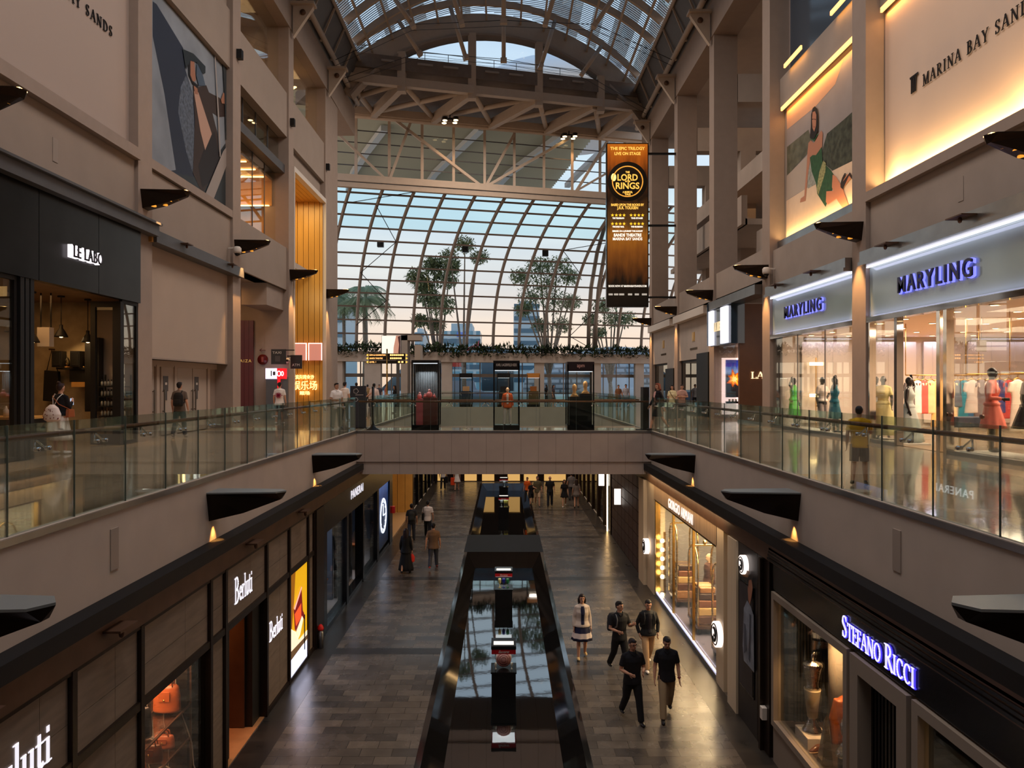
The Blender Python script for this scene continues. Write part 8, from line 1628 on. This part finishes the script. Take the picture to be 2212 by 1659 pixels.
t, j = upl(388, 944, 'man in a brown tee with a black backpack on one shoulder, facing the service doors', 176, 1.74, 'step', ('down', 'down'), ('tee', (98, 84, 74), 'short'), ('trousers', (52, 56, 66)), (150, 140, 130), facing=False, fat=1.06); backpack('black backpack slung on the man facing the service doors', t, j, (20, 20, 22), (24, 24, 26), -1, 1.05)
t, j = upl(604, 916, 'man in a white tee with a red and purple star print on the back', 180, 1.76, 'stand', ('down', 'down'), ('loose', (230, 216, 204), 'short'), ('shorts', (52, 52, 62)), (200, 190, 184), facing=False)
mb = MB(); zb_ = j['dz'] + 1.22
for a in range(0, 180, 30): mb.bar((-.0 - .13 * math.cos(R(a)) * (1.4 if a == 0 else 1), .172, zb_ - .13 * math.sin(R(a))), (.13 * math.cos(R(a)) * (1.4 if a == 0 else 1), .172, zb_ + .13 * math.sin(R(a))), .016, .03)
mb.build('shirt_print', mat('print_crimson', (150, 30, 60), .6), t)
upl(727, 926, 'man in a white shirt with a hand on his chest by the bridge', 40, 1.72, 'wide', ('bent', 'down'), ('polo', (226, 218, 212), 'short'), ('wide', (112, 104, 92)), (40, 36, 36), head=(10, 0), fat=1.1)
upl(745, 908, 'man in a white shirt turned away behind the man at the bridge', 160, 1.78, 'stand', ('down', 'down'), ('tee', (228, 214, 202), 'short'), ('trousers', (40, 40, 44)), facing=False)
upl(770, 893, 'man in a black top standing behind the information panel', 180, 1.78, 'stand', ('down', 'down'), ('tee', (24, 24, 26), 'short'), ('trousers', (40, 40, 44)), facing=False, fat=1.1)
upl(808, 903, 'person in a pale pink shirt facing the far hall', 180, 1.72, 'stand', ('down', 'down'), ('shirt', (220, 196, 186), 'long'), ('trousers', (60, 56, 60)), facing=False)
upl(788, 905, 'person in black holding a lit phone beside the information panel', 90, 1.6, 'stand', ('phone', 'phone'), ('tee', (26, 25, 28), 'short'), ('trousers', (30, 30, 32)), None, ('long', (28, 22, 22)), female=True, vox=.015)
upl(853, 893, 'woman in black with long hair leaning on the far left balustrade', -80, 1.62, 'stand', ('lean', 'lean'), ('tee', (24, 23, 26), 'long'), ('trousers', (30, 30, 34)), (30, 28, 28), ('long', (26, 20, 20)), female=True)
for k, (px, fy, top_, fc) in enumerate(((794, 880, (150, 120, 80), 180), (819, 879, (70, 66, 72), 0), (834, 882, (170, 90, 70), 90))): upl(px, fy, 'small distant visitor in the far hall on the left, %s' % ('in a tan top', 'in a grey top', 'in a rust top')[k], fc, 1.68, 'stand', ('down', 'down'), ('tee', top_, 'short'), ('trousers', (44, 42, 46)), vox=.016)
upl(1195, 879, 'woman with long dark hair and patterned dress in the far hall', 70, 1.66, 'stand', ('down', 'bent'), ('tee', (70, 56, 58), 'short'), ('skirt', (78, 62, 62), .5, .25), None, ('long', (24, 20, 20)), female=True, vox=.016)
upl(1180, 872, 'person in black looking at a phone by the far doors', -60, 1.68, 'stand', ('phone', 'down'), ('tee', (30, 30, 34), 'short'), ('trousers', (36, 36, 40)), None, ('long', (24, 20, 20)), vox=.016, female=True)
upl(1167, 872, 'person in dark red by the right far display case', 80, 1.66, 'stand', ('down', 'down'), ('tee', (72, 40, 44), 'short'), ('trousers', (36, 36, 40)), vox=.016)
upl(1336, 884, 'man in a brown top sitting back against the far right balustrade', 10, 1.66, 'stand', ('down', 'down'), ('tee', (132, 90, 64), 'short'), ('shorts', (70, 64, 60)), vox=.015); upl(1352, 884, 'man in a grey tee with backpack straps by the far right balustrade', 0, 1.7, 'stand', ('down', 'down'), ('tee', (170, 168, 176), 'short'), ('trousers', (60, 60, 68)), vox=.015)
upl(1421, 932, 'brown haired woman in a black jacket and pink scarf walking on the right walkway', -70, 1.7, 'stride', ('swing_f', 'swing_b'), ('jacket', (22, 21, 23), 'long', (196, 150, 142)), ('skirt', (60, 52, 54), .55, .22), (30, 26, 26), ('bob', (120, 62, 42)), female=True, heel=.04)
upl(1452, 908, 'woman in a pale yellow tee with a crossbody strap on the right walkway', -30, 1.64, 'stand', ('down', 'down'), ('tee', (222, 206, 160), 'short'), ('trousers', (90, 84, 80)), None, ('bob', (30, 24, 22)), female=True)
x, y, z = onfloor(1452, 908, True); b = thing('crossbody_bag', 'dark crossbody bag of the woman in the pale yellow tee', 'bag', (x, y, z), R(-30)); mb = MB(); mb.tube([(-.13, -.0, 1.42), (-.05, -.155, 1.3), (.08, -.16, 1.1), (.2, -.08, .95)], .014, 6); mb.build('strap', M_darkm, b); mb = MB(); mb.box((.17, -.14, .78), (.26, .06, .98)); mb.build('bag', M_darkm, b)
upl(1473, 907, 'person in a dusty pink top with folded arms on the right walkway', -10, 1.66, 'stand', ('fold', 'fold'), ('tee', (186, 146, 132), 'short'), ('trousers', (80, 74, 76)), None, ('short', (26, 22, 22)))
upl(1856, 1047, 'boy in a yellow tee and brown shorts looking over the right balustrade', 150, 1.3, 'step', ('lean', 'down'), ('tee', (214, 160, 16), 'short'), ('shorts', (84, 66, 54)), (36, 32, 32), ('short', (22, 18, 18)), facing=False, vox=.011, fat=1.05)
fuse_all()
